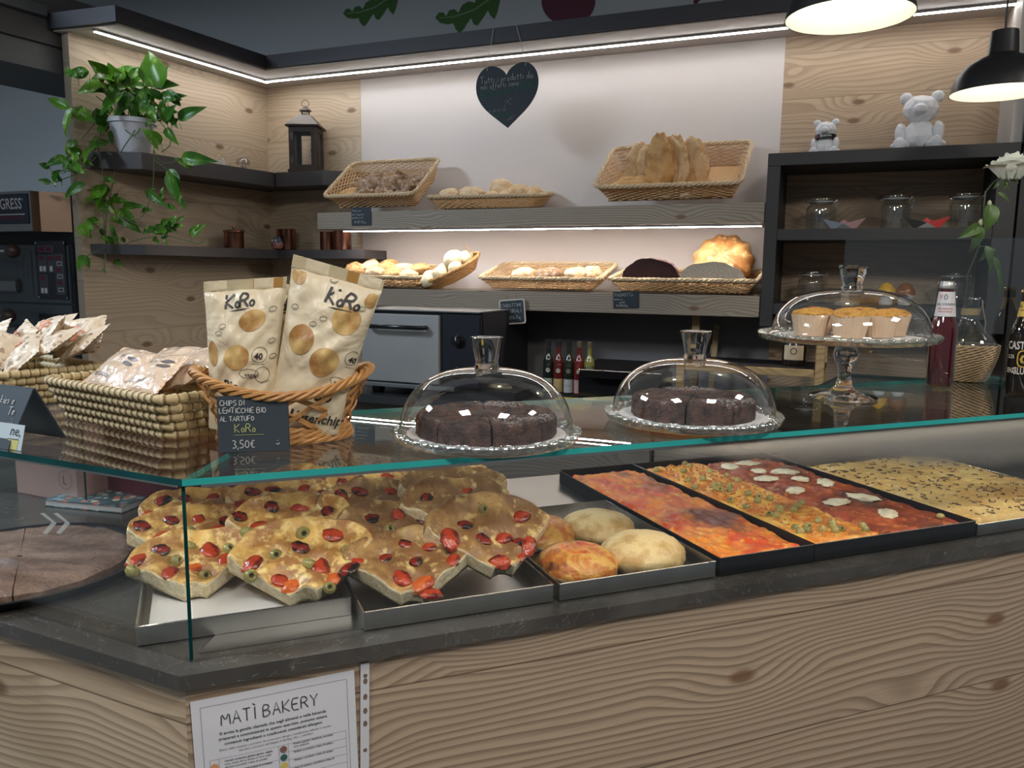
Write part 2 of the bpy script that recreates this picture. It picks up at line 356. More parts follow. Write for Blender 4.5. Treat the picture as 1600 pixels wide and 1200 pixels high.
# canopy over the shelves: dark fascia outside, pale laminate underneath
cpts = [FW.p(1.128, -.05), FW.p(1.08, .284), FB.p(.266, -.318), FB.p(3.9, -.318), FB.p(3.9, .04), FB.p(-.06, .04)]
o = fpoly('trim_5', FB, cpts, 2.354, 2.412, [FASC], True); o['kind'] = 'structure'
ci = [FW.p(1.11, -.045), FW.p(1.06, .268), FB.p(.25, -.302), FB.p(3.88, -.302), FB.p(3.88, .0), FB.p(-.0, .0)]
o = fpoly('trim_6', FB, ci, 2.348, 2.3545, [GREIGE], True); o['kind'] = 'structure'
LEDM = emit('led_diffuser', (1, .97, .94), LED_PWR); ALU = M('aluminium_profile', (.7, .7, .7), .35, .8)
def led(name, fr, a, b, z, label, mat, wd=.013, horizontal='x'):
    r = empty(name, label, 'light', fr.p((a[0]+b[0])/2, (a[1]+b[1])/2, z), fr.a)
    hx, hy = abs(b[0]-a[0])/2+.0001, abs(b[1]-a[1])/2+.0001
    hx, hy = max(hx, wd/2), max(hy, wd/2)
    MB().box((-hx-.003, -hy-.003, -.004), (hx+.003, hy+.003, .004)).build('profile', ALU, r)
    MB().box((-hx, -hy, -.0065), (hx, hy, -.0042)).build('diffuser', mat, r)
    return r
led('led_strip', FB, (.13, -.155), (3.29, -.155), 2.3435, 'long white led strip under the canopy along the back wall', LEDM)
led('led_strip', FW, (.13, .135), (1.06, .135), 2.3435, 'shorter white led strip under the canopy over the hanging plant', LEDM)
s0 = FB.inv(at(541, 361.5, 1.607))
led('shelf_led_strip', FB, (s0[0], -.285), (2.515, -.285), 1.6105, 'white led strip under the upper bread shelf', emit('shelf_led', (1, .90, .82), SHELF_LED), .012)
# side panel and black column at the right
fbox('trim_7', FB, (3.29, -.30, 1.863), (3.325, 0, 2.348), GREIGE, 'structure')
fbox('trim_8', FB, (3.326, -.33, 0), (3.9, 0, 2.353), BLACK, 'structure')
# shelves
def shelf(name, label, fr, a, b, mat): 
    o = fbox(name, fr, a, b, mat, bevel=.0015); return tag(o, label, 'shelf')
shelf('wall_shelf', 'upper thick grey wood bread shelf with a light under it', FB, (.536, -.32, 1.6155), (2.527, 0, 1.69), WOODS)
shelf('wall_shelf', 'lower thick grey wood bread shelf above the steel oven', FB, (.60, -.32, 1.268), (2.526, 0, 1.347), WOODS)
o = fpoly('corner_shelf', FB, [FW.p(0, 0), FW.p(1.04, 0), FW.p(.93, .2), FB.p(.205, -.2), FB.p(.0, -.0)], 1.83, 1.897, [DARK], True); tag(o, 'upper dark shelf on the wooden side wall, under the trailing plant', 'shelf')
o = fpoly('corner_shelf', FB, [FB.p(.001, -.0), FB.p(.212, -.205), FB.p(.489, -.205), FB.p(.72, -.02), FB.p(.72, 0)], 1.83, 1.8975, [DARK], True); tag(o, 'upper dark corner shelf carrying the lantern', 'shelf')
o = fpoly('corner_shelf', FB, [FW.p(0, 0), FW.p(1.04, 0), FW.p(.935, .2), FB.p(.205, -.2), FB.p(.0, -.0)], 1.483, 1.525, [DARK], True); tag(o, 'lower dark shelf on the wooden side wall, with a lidded copper pot', 'shelf')
o = fpoly('corner_shelf', FB, [FB.p(.001, -.0), FB.p(.205, -.2), FB.p(.71, -.2), FB.p(.71, 0)], 1.483, 1.525, [DARK], True); tag(o, 'lower dark corner shelf carrying the copper beaker', 'shelf')
# black jar cabinet
r = empty('jar_cabinet', 'black open cabinet with preserving jars at the right', 'cabinet', FB.p(2.53, 0, 1.236), FB.a)
def cb(n, x0, x1, z0, z1, y0=-.32, y1=-.001): MB().box((x0, y0, z0-1.236), (x1, y1, z1-1.236)).build(n, BLACKM, r, bevel=.001)
BLACKM = M('cabinet_black', (.028, .029, .032), .5, var=.1)
cb('side_panel', 0, .045, 1.236, 1.818); cb('side_panel', .73, .79, 1.236, 1.818); cb('top_panel', 0, .79, 1.819, 1.863)
cb('shelf_board', .046, .729, 1.552, 1.592); cb('bottom_panel', .046, .729, 1.282, 1.322)
# back worktop with cupboards
o = fbox('worktop', FB, (.002, -.66, .885), (3.29, -.001, .92), M('dark_worktop', (.035, .037, .04), .3)); tag(o, 'dark worktop along the back wall, under the ovens and oil bottles', 'worktop')
kw = wood('cupboard_wood', (.17, .15, .13), (.10, .085, .07), sc=1.)
for i, (a, b) in enumerate(((.01, .68), (.69, 1.44), (1.45, 2.2), (2.21, 3.0), (3.01, 3.3))):
    r = empty('base_cupboard', ['grey wood cupboard below the small steel oven, at the left wall', 'grey wood cupboard left of the middle, under the back worktop', 'grey wood cupboard in the middle, under the back worktop', 'grey wood cupboard under the black jar cabinet', 'narrow grey wood cupboard at the right end of the back worktop'][i], 'cupboard', FB.p(a, 0, 0), FB.a)
    MB().box((0, -.58, .1), (b-a, 0, .884)).build('body', DARK, r); MB().box((.02, -.55, 0), (b-a-.02, 0, .1)).build('plinth', BLACK, r)
    MB().box((.003, -.602, .105), (b-a-.003, -.582, .875)).build('door', kw, r, bevel=.002)
# ------------------------------------------------------------------ the counter
def inter(fa, ya, fb_, yb):      # meeting point of the lines y=ya of fa and y=yb of fb
    A = fa.p(0, ya); B = fb_.p(0, yb); d = fa.x; e = fb_.x; den = d.x*e.y-d.y*e.x
    t = ((B-A).x*e.y-(B-A).y*e.x)/den; return A+d*t
STONE = NT('stone'); _o = STONE.obj(); _n = STONE.noise(_o, 3., 5, .6, 1.2)
_v = STONE.math('ABSOLUTE', STONE.math('SUBTRACT', STONE.noise(_o, 9., 4, .6, 2.5), .5))
_c = STONE.mix(STONE.ramp(_n, .35, .7), (.045, .042, .038), (.078, .074, .068)); _c = STONE.mix(STONE.math('MULTIPLY', STONE.ramp(_v, .004, .0, 0., 1.), .35), _c, (.4, .39, .37))
STONE = STONE.pbr(_c, STONE.ramp(_n, .3, .7, .16, .26))
FE = 2.3; LE = -1.5; DI = .71
ic = inter(FF, DI, FL, DI); oc = inter(FF, -.033, FL, -.033)
o = fpoly('worktop', FF, [oc, FF.p(FE, -.033), FF.p(FE, DI), ic, FL.p(LE, DI), FL.p(LE, -.033)], .910, ZS, [STONE], True); tag(o, 'dark stone counter top that the display case stands on', 'worktop')
r = empty('counter', 'angled bakery counter clad in knotty pine boards', 'counter', FF.p(0, 0, 0), 0)
of = inter(FF, -.022, FL, -.022); i2 = inter(FF, DI-.03, FL, DI-.03)
def lpoly(mb, pts, z0, z1): mb.prism([((p-r.location).x, (p-r.location).y) for p in pts], z0, z1); return mb
lpoly(MB(), [of+FF.y*.02+FF.x*.001, FF.p(FE, -.002), FF.p(FE, DI-.03), i2, FL.p(LE, DI-.03), FL.p(LE, -.002)], 0, .9095).build('carcass', DARK, r)
sx, sy = FF.inv(of)
q = MB().box((0, 0, 0), (FE-sx, .018, .909)).build('front_cladding', WOODF, r, FF.p(sx, sy)-r.location, FF.a)
lx, ly = FL.inv(of)
q = MB().box((LE-lx, 0, 0), (0, .018, .909)).build('side_cladding', wood('counter_side_wood', (.56, .44, .30), (.27, .19, .12), plank=.215, sc=.9, seam=.8), r, FL.p(lx, ly)-r.location, FL.a)
# steel plate under the trays
g0 = inter(FF, .02, FL, .02)
PLATE = M('steel_plate', (.40, .39, .37), .33, 1, var=.12, vs=4.)
o = fpoly('display_plate', FF, [g0, FF.p(FE-.02, .02), FF.p(FE-.02, DI-.005), ic], ZS, ZS+.002, [PLATE], True); tag(o, 'brushed steel plate lining the long side of the display case', 'plate')
# glass case
r = empty('display_case', 'glass display case with a thick green edged top', 'display case', FF.p(0, 0, ZS), 0)
def gpoly(name, pts, z0, z1, mats): return MB().prism([((p-r.location).x, (p-r.location).y) for p in pts], z0-ZS, z1-ZS, 0, 1).build(name, mats, r)
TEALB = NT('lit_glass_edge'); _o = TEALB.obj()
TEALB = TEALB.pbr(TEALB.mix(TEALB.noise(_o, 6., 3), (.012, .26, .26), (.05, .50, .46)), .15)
gc = inter(FF, -.004, FL, -.004); gr = inter(FF, .42, FL, .42); gi = inter(FF, .006, FL, .006); g0_ = inter(FF, .0, FL, .0)
Z0, Z1 = 1.1615, ZT
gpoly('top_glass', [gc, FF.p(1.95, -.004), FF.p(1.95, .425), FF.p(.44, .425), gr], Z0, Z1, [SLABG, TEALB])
gpoly('top_glass', [gc-FF.x*.0005, gr-FF.x*.0005, FL.p(LE, .42), FL.p(LE, -.004)], Z0, Z1, [SLABG, TEAL])
e1 = at(1331.6, 583.8, ZT); e2 = at(1560, 597.6, ZT); ee = (e2-e1).normalized()
f1 = FF.p(1.38, .427)
gpoly('top_glass', [f1, FF.p(1.95, .427), e2+ee*.5, e1-ee*.02], Z0, Z1, [SLABG, TEAL])
SG = [CLEARG, TEAL]
_oF = empty('t', None, None); bpy.data.objects.remove(_oF)
fx, fy = FF.inv(g0_)
# long front pane with a condensation bloom on its right hand side
t = NT('front_glass'); o_ = t.obj(); sp = t.n('SeparateXYZ', {0: o_}); nz = t.noise(o_, 5., 3, .6)
edge = t.math('ADD', t.math('MULTIPLY', t.math('SUBTRACT', sp.outputs[0], .74), .11), 0)        # bloom reaches lower towards the right
lowz = t.math('SUBTRACT', .212, t.math('MINIMUM', t.math('MAXIMUM', edge, -.2), .075))
fog = t.ramp(t.math('ADD', t.math('SUBTRACT', sp.outputs[2], lowz), t.math('MULTIPLY', t.math('SUBTRACT', nz, .5), .035)), -.012, .03, 0., .86)
fog = t.math('MULTIPLY', fog, t.ramp(sp.outputs[0], .62, .95))
a = t.n('MixShader', {0: schlick(t, .05), 1: t.n('BsdfTransparent', {'Color': (.975, .985, .98)}).outputs[0], 2: t.n('BsdfGlossy', {'Roughness': 0.}).outputs[0]}).outputs[0]
b = t.n('MixShader', {0: .5, 1: t.n('BsdfDiffuse', {'Color': (.30, .31, .31)}).outputs[0], 2: t.n('BsdfTranslucent', {'Color': (.36, .36, .35)}).outputs[0]}).outputs[0]
FRONTG = t.fin(t.n('MixShader', {0: fog, 1: a, 2: b}).outputs[0])
q = MB().box((0, 0, 0), (1.95, .006, Z0-ZS-.0005), [0, 1, 0, 1, 0, 1]).build('front_glass', [FRONTG, TEAL], r, FF.p(fx+.004, 0)-FF.p(0, 0), FF.a)
lx, ly = FL.inv(g0_)
q = MB().box((LE, 0, 0), (lx-.004, .006, Z0-ZS-.0005), [0, 1, 0, 1, 0, 1]).build('side_glass', [CLEARG, TEAL], r, FL.p(0, 0)-FF.p(0, 0), FL.a)
SEAL = M('corner_seal', (.02, .05, .06), .15, .6)
MB().tube([g0_-r.location+Vector((.0, .004, 0)), g0_-r.location+Vector((.0, .004, Z0-ZS-.001))], .0038, 8).build('corner_joint', SEAL, r, smooth=True)
# added light strips to brighten the food, inferred from the bright edge of the glass
CLED = emit('case_led', (1, .84, .66), CASE_LED)
for fr_, x0_, x1_, lb_ in ((FF, .02, 1.9, 'long'), (FL, -1.4, -.02, 'short')):
    q = MB().box((x0_, .0068, Z0-ZS-.0030), (x1_, .020, Z0-ZS-.0005)).box((x0_, .0068, Z0-ZS-.0068), (x1_, .0078, Z0-ZS-.0030)).build('light_profile', ALU, r, fr_.p(0, 0)-FF.p(0, 0), fr_.a)
    MB().box((x0_+.002, .0085, -.0012), (x1_-.002, .019, 0)).build('light_diffuser', CLED, q, (0, 0, Z0-ZS-.0032))
# inner glass divider on the left
d0 = at(134, 793, ZS); dx, dy = FL.inv(d0)
q = MB().box((-.5, 0, 0), (0, .005, .22), [0, 1, 0, 1, 0, 1]).build('divider_glass', [CLEARG, TEAL], r, FL.p(dx, dy)-FF.p(0, 0)+Vector((0, 0, .003)), FL.a)
# white arrows stuck on the side glass
t = NT('frosted_sticker'); STK = t.fin(t.n('MixShader', {0: .45, 1: t.n('BsdfTransparent').outputs[0], 2: t.n('BsdfDiffuse', {'Color': (.7, .75, .75)}).outputs[0]}).outputs[0])
mb = MB()
for cx in (62, 83):
    P = [FL.plane(cx, 802, -.001), FL.plane(cx+19, 816, -.001), FL.plane(cx+4, 833, -.001)]
    wv = .010
    mb.add([(P[0][0], -.001, P[0][1]), (P[0][0]+wv, -.001, P[0][1]+.002), (P[1][0]+wv, -.001, P[1][1]), (P[1][0], -.001, P[1][1]), (P[2][0], -.001, P[2][1]), (P[2][0]+wv, -.001, P[2][1])], [(0, 3, 2, 1), (3, 4, 5, 2)])
mb.build('arrow_sticker', STK, r, FL.p(0, 0)-FF.p(0, 0)+Vector((0, 0, -ZS)), FL.a)
# ------------------------------------------------------------------ pendant lamps
SHIN = M('lamp_white_enamel', (.55, .57, .50), .45); SHOUT = M('lamp_black', (.014, .014, .015), .38)
BULB = emit('bulb_glass', (1, .86, .66), BULB_PWR)
def pendant(P, rad, label, first=None):
    r = empty('pendant_lamp', label, 'lamp', P, 0)
    k = rad/.125
    outer = [(.125, 0), (.1235, .006), (.119, .026), (.108, .050), (.088, .073), (.062, .090), (.040, .099), (.038, .103), (.034, .160), (.033, .163), (.0, .163)]
    outer = [(a*k, b*k) for a, b in outer]
    MB().lathe(outer, 48, cap=False).build('lamp_shade', SHOUT, r, smooth=True, sharp=50)
    o2 = bpy.data.objects
    inner = [((a-.0015)*k if a > .01 else 0, b*k+.0) for a, b in [(.1245, .0005), (.117, .024), (.106, .047), (.086, .070), (.060, .087), (.036, .096), (.0, .0965)]]
    MB().lathe(inner, 48, cap=False).build('inner_shade', SHIN, r, smooth=True)
    MB().lathe([(.118*k, -.0005), (.1262*k, -.001), (.1266*k, .002), (.125*k, .004)], 48).build('rim', M('lamp_rim', (.3, .3, .28), .4), r, smooth=True) if False else None
    MB().tube([(0, 0, .162*k), (0, 0, 3.3-P.z)], .0028, 6).build('cable', BLACK, r)
    MB().ball((0, 0, .066*k), .017, 14, 8).build('bulb', BULB, r, smooth=True)
    return r
pendant(Vector((1.34, 2.30, 1.93)), .125, 'black dome pendant lamp at the right, in front of the big white bear')
pendant(Vector((.677, 1.71, 1.945)), .125, 'black dome pendant lamp hanging above the lidded muffin stand')
pendant(Vector((.085, 1.475, 1.945)), .125, 'pendant lamp with cream inside cut by the top edge, above the heart sign')
pendant(Vector((-.79, 1.445, 1.945)), .125, 'pendant lamp with cream inside cut by the top edge, at the far left')
# ------------------------------------------------------------------ bread and baskets on the wall shelves
def rattan(name, base, dark, cell=.009):
    t = NT(name); o = t.obj()
    b = t.noise(o, 120., 2); c = t.mix(b, dark, base)
    return t.pbr(c, .55, 0, t.bump(b, .3, .002))
RAT = rattan('pale_rattan', (.80, .55, .30), (.62, .37, .17)); RATR = rattan('rattan_rim', (.78, .62, .42), (.50, .36, .2)); RATF = rattan('rattan_floor', (.72, .48, .25), (.5, .29, .12))
def rrect(w, d, r, n):    # rounded rectangle outline, n points, centre 0,0
    segs = []; hw, hd = w/2-r, d/2-r; per = 4*hw+4*hd+2*math.pi*r; P = []
    for i in range(n):
        s = per*i/n
        for (L, kind) in ((2*hw, 0), (math.pi*r/2, 1), (2*hd, 2), (math.pi*r/2, 3), (2*hw, 4), (math.pi*r/2, 5), (2*hd, 6), (math.pi*r/2, 7)):
            if s <= L: break
            s -= L
        a = s/r if r else 0
        if kind == 0: q = (-hw+s, -hd-r, 0, -1)
        elif kind == 1: q = (hw+r*math.sin(a), -hd-r*math.cos(a), math.sin(a), -math.cos(a))
        elif kind == 2: q = (hw+r, -hd+s, 1, 0)
        elif kind == 3: q = (hw+r*math.cos(a), hd+r*math.sin(a), math.cos(a), math.sin(a))
        elif kind == 4: q = (hw-s, hd+r, 0, 1)
        elif kind == 5: q = (-hw-r*math.sin(a), hd+r*math.cos(a), -math.sin(a), math.cos(a))
        elif kind == 6: q = (-hw-r, hd-s, -1, 0)
        else: q = (-hw-r*math.cos(a), -hd-r*math.sin(a), -math.cos(a), -math.sin(a))
        P.append(q)
    return P
def basket_meshes(w, d, h, fl=.03, stakes=72):
    "woven tapered tray basket; origin = front bottom centre, y to the back"
    wl = MB(); n = stakes*2; rows = max(6, int(h/.0075))
    for k in range(rows):
        f = (k+.5)/rows; z = .004+f*(h-.01); e = fl*f*2
        P = rrect(w-2*fl+e, d-2*fl+e, .03, n)
        pts = [(x+nx*(.0022 if (i//2+k) % 2 else -.0022), y+d/2+ny*(.0022 if (i//2+k) % 2 else -.0022), z) for i, (x, y, nx, ny) in enumerate(P)]
        wl.tube(pts, .0031, 4, 0, closed=True)
    P0 = rrect(w-2*fl, d-2*fl, .03, stakes); P1 = rrect(w, d, .03, stakes)
    for (x, y, _, _), (X, Y, _, _) in zip(P0, P1): wl.tube([(x, y+d/2, .001), (X, Y+d/2, h-.004)], .0016, 4, 1)
    rim = MB(); m = stakes*4; P = rrect(w+.006, d+.006, .034, m)
    for ph in range(3):
        pts = []
        for i, (x, y, nx, ny) in enumerate(P):
            a = i*2*math.pi/10+ph*2*math.pi/3; pts.append((x+nx*.0052*math.cos(a), y+d/2+ny*.0052*math.cos(a), h+.0045*math.sin(a)))
        rim.tube(pts, .0048, 5, 0, closed=True)
    fb = MB(); X0, Y0, ww, dd = -(w-2*fl)/2, fl, w-2*fl, d-2*fl
    fb.grid(48, 30, lambda u, v: (X0+u*ww, Y0+v*dd, .004+.0018*math.sin(u*48*math.pi*.5)*(1 if int(v*30) % 2 else -1)), 0)
    fb.grid(1, 1, lambda u, v: (X0+u*ww, Y0+v*dd, .0), 0, flip=True)
    return wl, rim, fb
def basket(label, w, d, h, P, rz, tilt=0., fl=.03, roll=0., group=None):
    r = empty('bread_basket', label, 'basket', P, 0, group); r.rotation_mode = 'ZXY'; r.rotation_mode = 'XYZ'
    r.rotation_euler = (Matrix.Rotation(rz, 3, 'Z') @ Matrix.Rotation(roll, 3, 'Y') @ Matrix.Rotation(tilt, 3, 'X')).to_euler()
    wl, rim, fb = basket_meshes(w, d, h, fl)
    wl.build('woven_wall', [RAT, RATR], r, smooth=True, sharp=80); rim.build('braided_rim', RATR, r, smooth=True); fb.build('woven_floor', RATF, r, smooth=True)
    bpy.context.view_layer.update()
    return r
def bread_mat(name, crust, dark, flour, fl_amt=.5, scale=22.):
    t = NT(name); o = t.obj(); n1 = t.noise(o, scale*.7, 3); n2 = t.noise(o, scale*2.2, 4, .65)
    c = t.mix(t.ramp(n1, .4, .68), crust, dark); c = t.mix(t.math('MULTIPLY', t.ramp(n2, .62-.25*fl_amt, .72), .8*fl_amt+.2), c, flour)
    h = t.math('ADD', t.noise(o, scale*3.5, 5, .65), t.math('MULTIPLY', n1, .8))
    return t.pbr(c, .75, 0, t.bump(h, .55, .006))
B_DARK = bread_mat('olive_bread_crust', (.34, .20, .10), (.15, .075, .035), (.60, .52, .46), .75)
B_GOLD = bread_mat('golden_crust', (.70, .42, .17), (.46, .23, .08), (.78, .62, .42), .35)
B_PALE = bread_mat('pale_crust', (.80, .60, .36), (.66, .42, .20), (.86, .78, .66), .6)
B_WHITE = bread_mat('milk_bun_crust', (.86, .76, .52), (.80, .62, .34), (.88, .82, .66), .3)
def bread(name, label, P, size, mat, rz=0., tilt=(0, 0), seed=0, rough=.10, kind='roll', group=None, cat='bread', M0=None):
    "a loaf or roll: lumpy, flattened underneath, resting at P (centre of its underside)"
    rnd = random.Random(seed); off = Vector((seed*3.7, seed*1.3, seed*.7)); rx, ry, rzz = size
    def fn(d):
        k = 1+rough*fbm(d*1.6+off, 1.3, 3)*1.6
        if kind == 'long': k *= 1-.25*abs(d.x)**3
        if kind == 'dent': k *= 1-.42*math.exp(-((d.x-.12)**2+(d.y)**2)*5)*(1 if d.z > 0 else 0)
        if kind == 'split': k *= 1-.16*math.exp(-(d.y*7)**2)*(1 if d.z > 0 else 0)*(1-abs(d.x))
        if kind == 'cut4': k *= 1-.12*math.exp(-(d.y*9)**2)*(d.z > .3)-.12*math.exp(-(d.x*9)**2)*(d.z > .3)
        if d.z < 0: return k*Vector((1, 1, .62)).length/1.9*1.18 if False else k
        return k
    mb = MB().ball((0, 0, 0), (rx, ry, rzz), 34, 20, fn=fn)
    zmin = -.62*rzz; mb.v = [(x, y, (max(z, zmin) if z > zmin else zmin+.12*(z-zmin))+.62*rzz+.002) for x, y, z in mb.v]
    Mx = Matrix.Translation(P) @ Matrix.Rotation(rz, 4, 'Z') @ Matrix.Rotation(tilt[1], 4, 'Y') @ Matrix.Rotation(tilt[0], 4, 'X')
    if M0 is not None: Mx = M0 @ Mx
    o = mb.build(name, mat, None, smooth=True, sharp=180); o.matrix_world = Mx
    return tag(o, label, cat, group)
S1 = 1.6905; S2 = 1.3475
ang = FB.a
# basket 1: tilted, olive bread rolls
k1 = basket('rattan basket tilted on the left end of the upper shelf, with dark olive rolls', .47, .30, .085, FB.p(.83, -.30, S1+.001), ang, R(36), .035)
M1 = k1.matrix_world.copy()
for i, (x, y, rx, ry, rz_, a) in enumerate([(-.145, .075, .05, .034, .027, .3), (-.065, .07, .050, .040, .032, .1), (.035, .075, .062, .034, .028, -.5), (.125, .06, .045, .03, .022, .2),
        (-.13, .155, .045, .036, .03, 0), (-.045, .155, .050, .042, .038, .5), (.05, .15, .062, .042, .034, -.3), (.145, .14, .045, .035, .028, .2), (-.01, .225, .05, .04, .03, .9), (.165, .205, .045, .03, .025, .3)]):
    bread('olive_roll', ['golden brown olive roll at the front left of the leftmost tilted basket', 'floury oval olive roll, front, second from left in the tilted basket', 'floury knobbly olive roll at the front centre of the tilted basket', 'small brown olive roll at the front right of the tilted basket',
        'greyish olive roll at the back left of the tilted basket', 'peaked olive roll standing highest in the tilted basket', 'big floury olive roll right of centre in the tilted basket', 'floury olive roll against the right wall of the tilted basket', 'olive roll at the very back of the tilted basket', 'dark olive roll in the back right corner of the tilted basket'][i],
        (x, y, .018), (rx*1.12, ry*1.15, rz_*1.2), B_GOLD if i == 0 else B_DARK, a, seed=i+1, rough=.18, kind='split' if i % 3 else 'roll', M0=M1)
# basket 2: pale floury rolls
k2 = basket('low rattan basket in the middle of the upper shelf, with pale round rolls', .50, .26, .055, FB.p(1.36, -.285, S1+.001), ang+R(5.), R(7), .035)
M2 = k2.matrix_world.copy()
for i, (x, y, z, rr, rz_, k) in enumerate([(-.165, .07, .02, .052, .034, 'split'), (-.07, .08, .022, .058, .036, 'cut4'), (.03, .07, .01, .035, .03, 'roll'), (.045, .15, .025, .062, .052, 'roll'), (.09, .07, .01, .036, .03, 'roll'), (.14, .10, .02, .055, .040, 'cut4'), (.20, .12, .02, .045, .034, 'split'), (-.12, .16, .02, .05, .035, 'roll')]):
    bread('bread_roll', ['pale floury roll with a twist at the left end of the low middle basket', 'broad cross cut roll, second from left in the low middle basket', 'small roll in front of the tallest one in the low middle basket', 'tallest round floury roll in the low middle basket', 'small roll right of the tallest one in the low middle basket', 'cross cut roll at the right of the low middle basket', 'flat roll at the right end of the low middle basket', 'roll at the back left of the low middle basket'][i],
        (x, y, z), (rr, rr*.9, rz_), B_PALE, i*.7, seed=20+i, rough=.08, kind=k, M0=M2 @ Matrix.Translation((0, 0, .014)))
# basket 3: tilted, tall ciabatta
k3 = basket('rattan basket tilted on the right end of the upper shelf, with upright ciabatta', .56, .33, .085, FB.p(2.16, -.30, S1+.001), ang, R(34), .035)
M3 = k3.matrix_world.copy(); I3 = M3.inverted()
def spot3(x, y, z): return FB.p(2.16+x, -.30+y, S1+z)
for i, (x, y, z, rx, ry, rz_, lean, roll_) in enumerate([(-.17, .17, .075, .095, .048, .034, 74, 12), (-.105, .15, .07, .09, .042, .034, 84, -4), (-.055, .10, .055, .120, .056, .040, 78, 8), (.025, .13, .06, .112, .044, .036, 82, -4), (.085, .17, .075, .100, .056, .034, 80, -8)]):
    Mx = Matrix.Translation(spot3(x, y, z+.02)) @ Matrix.Rotation(ang, 4, 'Z') @ Matrix.Rotation(R(roll_), 4, 'Y') @ Matrix.Rotation(R(14), 4, 'X') @ Matrix.Translation((0, 0, rx*.8)) @ Matrix.Rotation(R(-90), 4, 'Y') @ Matrix.Rotation(R(90), 4, 'X')
    bread('ciabatta', ['upright ciabatta leaning left, leftmost in the tilted basket', 'narrow upright ciabatta, second from left, half hidden', 'tallest upright ciabatta with a deep hollow, in the middle', 'slim upright ciabatta right of the hollowed one', 'broad floury upright ciabatta, rightmost of the five'][i], (0, 0, 0), (rx, ry, rz_), B_GOLD if i in (2,) else bread_mat('ciabatta_crust', (.72, .50, .27), (.52, .30, .12), (.78, .66, .52), .6), 0, seed=40+i, rough=.13, kind='dent' if i in (0, 2, 3) else 'roll', M0=Mx)
bread('loaf', 'wide golden loaf lying at the front left of the right tilted basket', (-.13, .075, .01), (.115, .05, .040), B_GOLD, R(6), seed=51, rough=.14, kind='split', M0=M3)
for i, (x, y, rx) in enumerate([(-.0, .055, .042), (.075, .05, .04), (.15, .055, .055), (.215, .07, .036)]):
    bread('bread_roll', ['small floury roll at the front centre of the right tilted basket', 'small roll at the front, right of centre in the right tilted basket', 'low crusty roll near the front right of the right tilted basket', 'roll in the front right corner of the right tilted basket'][i], (x, y, .006), (rx, .035, .026), B_GOLD if i > 1 else B_PALE, 0, seed=55+i, M0=M3)
# lower shelf
k4 = basket('rattan basket at the left end of the lower shelf, heaped with golden rolls', .50, .27, .052, FB.p(.83, -.30, S2+.001), ang, R(11), .03)
M4 = k4.matrix_world.copy()
for i, (x, y, z, rx, ry) in enumerate([(-.20, .06, .03, .05, .04), (-.13, .05, .05, .065, .038), (-.02, .05, .045, .055, .036), (.07, .055, .04, .055, .036), (.15, .06, .035, .06, .036), (-.17, .12, .055, .05, .036), (-.09, .13, .06, .05, .036), (.0, .13, .055, .055, .04), (.09, .13, .05, .06, .04), (.17, .14, .05, .055, .036), (-.13, .19, .06, .05, .036), (-.03, .2, .055, .055, .036)]):
    bread('bread_roll', ['golden roll against the left wall of the heaped basket', 'long golden roll at the front left of the heaped basket', 'golden roll at the front, third from left in the heaped basket', 'rolls front row, fourth from left in the heaped basket', 'flat golden roll at the front right of the heaped basket', 'floury roll in the second row, far left of the heaped basket', 'floury roll in the second row, left of centre of the heaped basket', 'floury roll in the middle of the heaped basket', 'roll behind the front row, right of centre of the heaped basket', 'pale roll at the back right of the heaped basket', 'roll at the back left of the heaped basket', 'roll at the back centre of the heaped basket'][i],
        (x, y, z-.018), (rx, ry, .032), B_GOLD if i % 2 else B_PALE, (i*1.3) % 1-.5, seed=70+i, M0=M4 @ Matrix.Translation((0, 0, .006)))
# small oval wicker basket with milk buns
WICK = rattan('honey_wicker', (.62, .36, .15), (.36, .18, .06)); WICKD = rattan('aged_wicker', (.44, .36, .26), (.24, .18, .12))
def oval_wicker(name, label, a, b, h, M0, mat, fl=.25):
    r = empty(name, label, 'basket'); mb = MB(); n = 96; rows = int(h/.0065)
    for k in range(rows):
        f = (k+.5)/rows; s = 1-fl*(1-f)
        pts = [((a*s+(.002 if (i//2+k) % 2 else -.002))*math.cos(2*math.pi*i/n), (b*s+(.002 if (i//2+k) % 2 else -.002))*math.sin(2*math.pi*i/n), .003+f*(h-.006)) for i in range(n)]
        mb.tube(pts, .0032, 4, 0, closed=True)
    for i in range(0, n, 2):
        c, s_ = math.cos(2*math.pi*i/n), math.sin(2*math.pi*i/n); mb.tube([(a*(1-fl)*c, b*(1-fl)*s_, 0), (a*c, b*s_, h)], .002, 4)
    mb.build('woven_wall', mat, r, smooth=True, sharp=80); rim = MB()
    for ph in range(3):
        rim.tube([((a+.004*math.cos(i*.6+ph*2.09))*math.cos(2*math.pi*i/160), (b+.004*math.cos(i*.6+ph*2.09))*math.sin(2*math.pi*i/160), h+.004*math.sin(i*.6+ph*2.09)) for i in range(160)], .0045, 5, 0, closed=True)
    rim.build('braided_rim', mat, r, smooth=True)
    MB().lathe([(0, 0), (1-fl, 0), (1-fl, .003), (0, .003)], 40).build('base', mat, r).scale = (a, b, 1)
    r.matrix_world = M0; bpy.context.view_layer.update(); return r
Mo = Matrix.Translation(FB.p(1.185, -.215, S2+.045)) @ Matrix.Rotation(ang+R(34), 4, 'Z') @ Matrix.Rotation(R(-26), 4, 'Y') @ Matrix.Rotation(R(14), 4, 'X')
oval_wicker('wicker_basket', 'oval wicker basket tilted up on the lower shelf, with round white buns', .155, .075, .055, Mo, WICK)
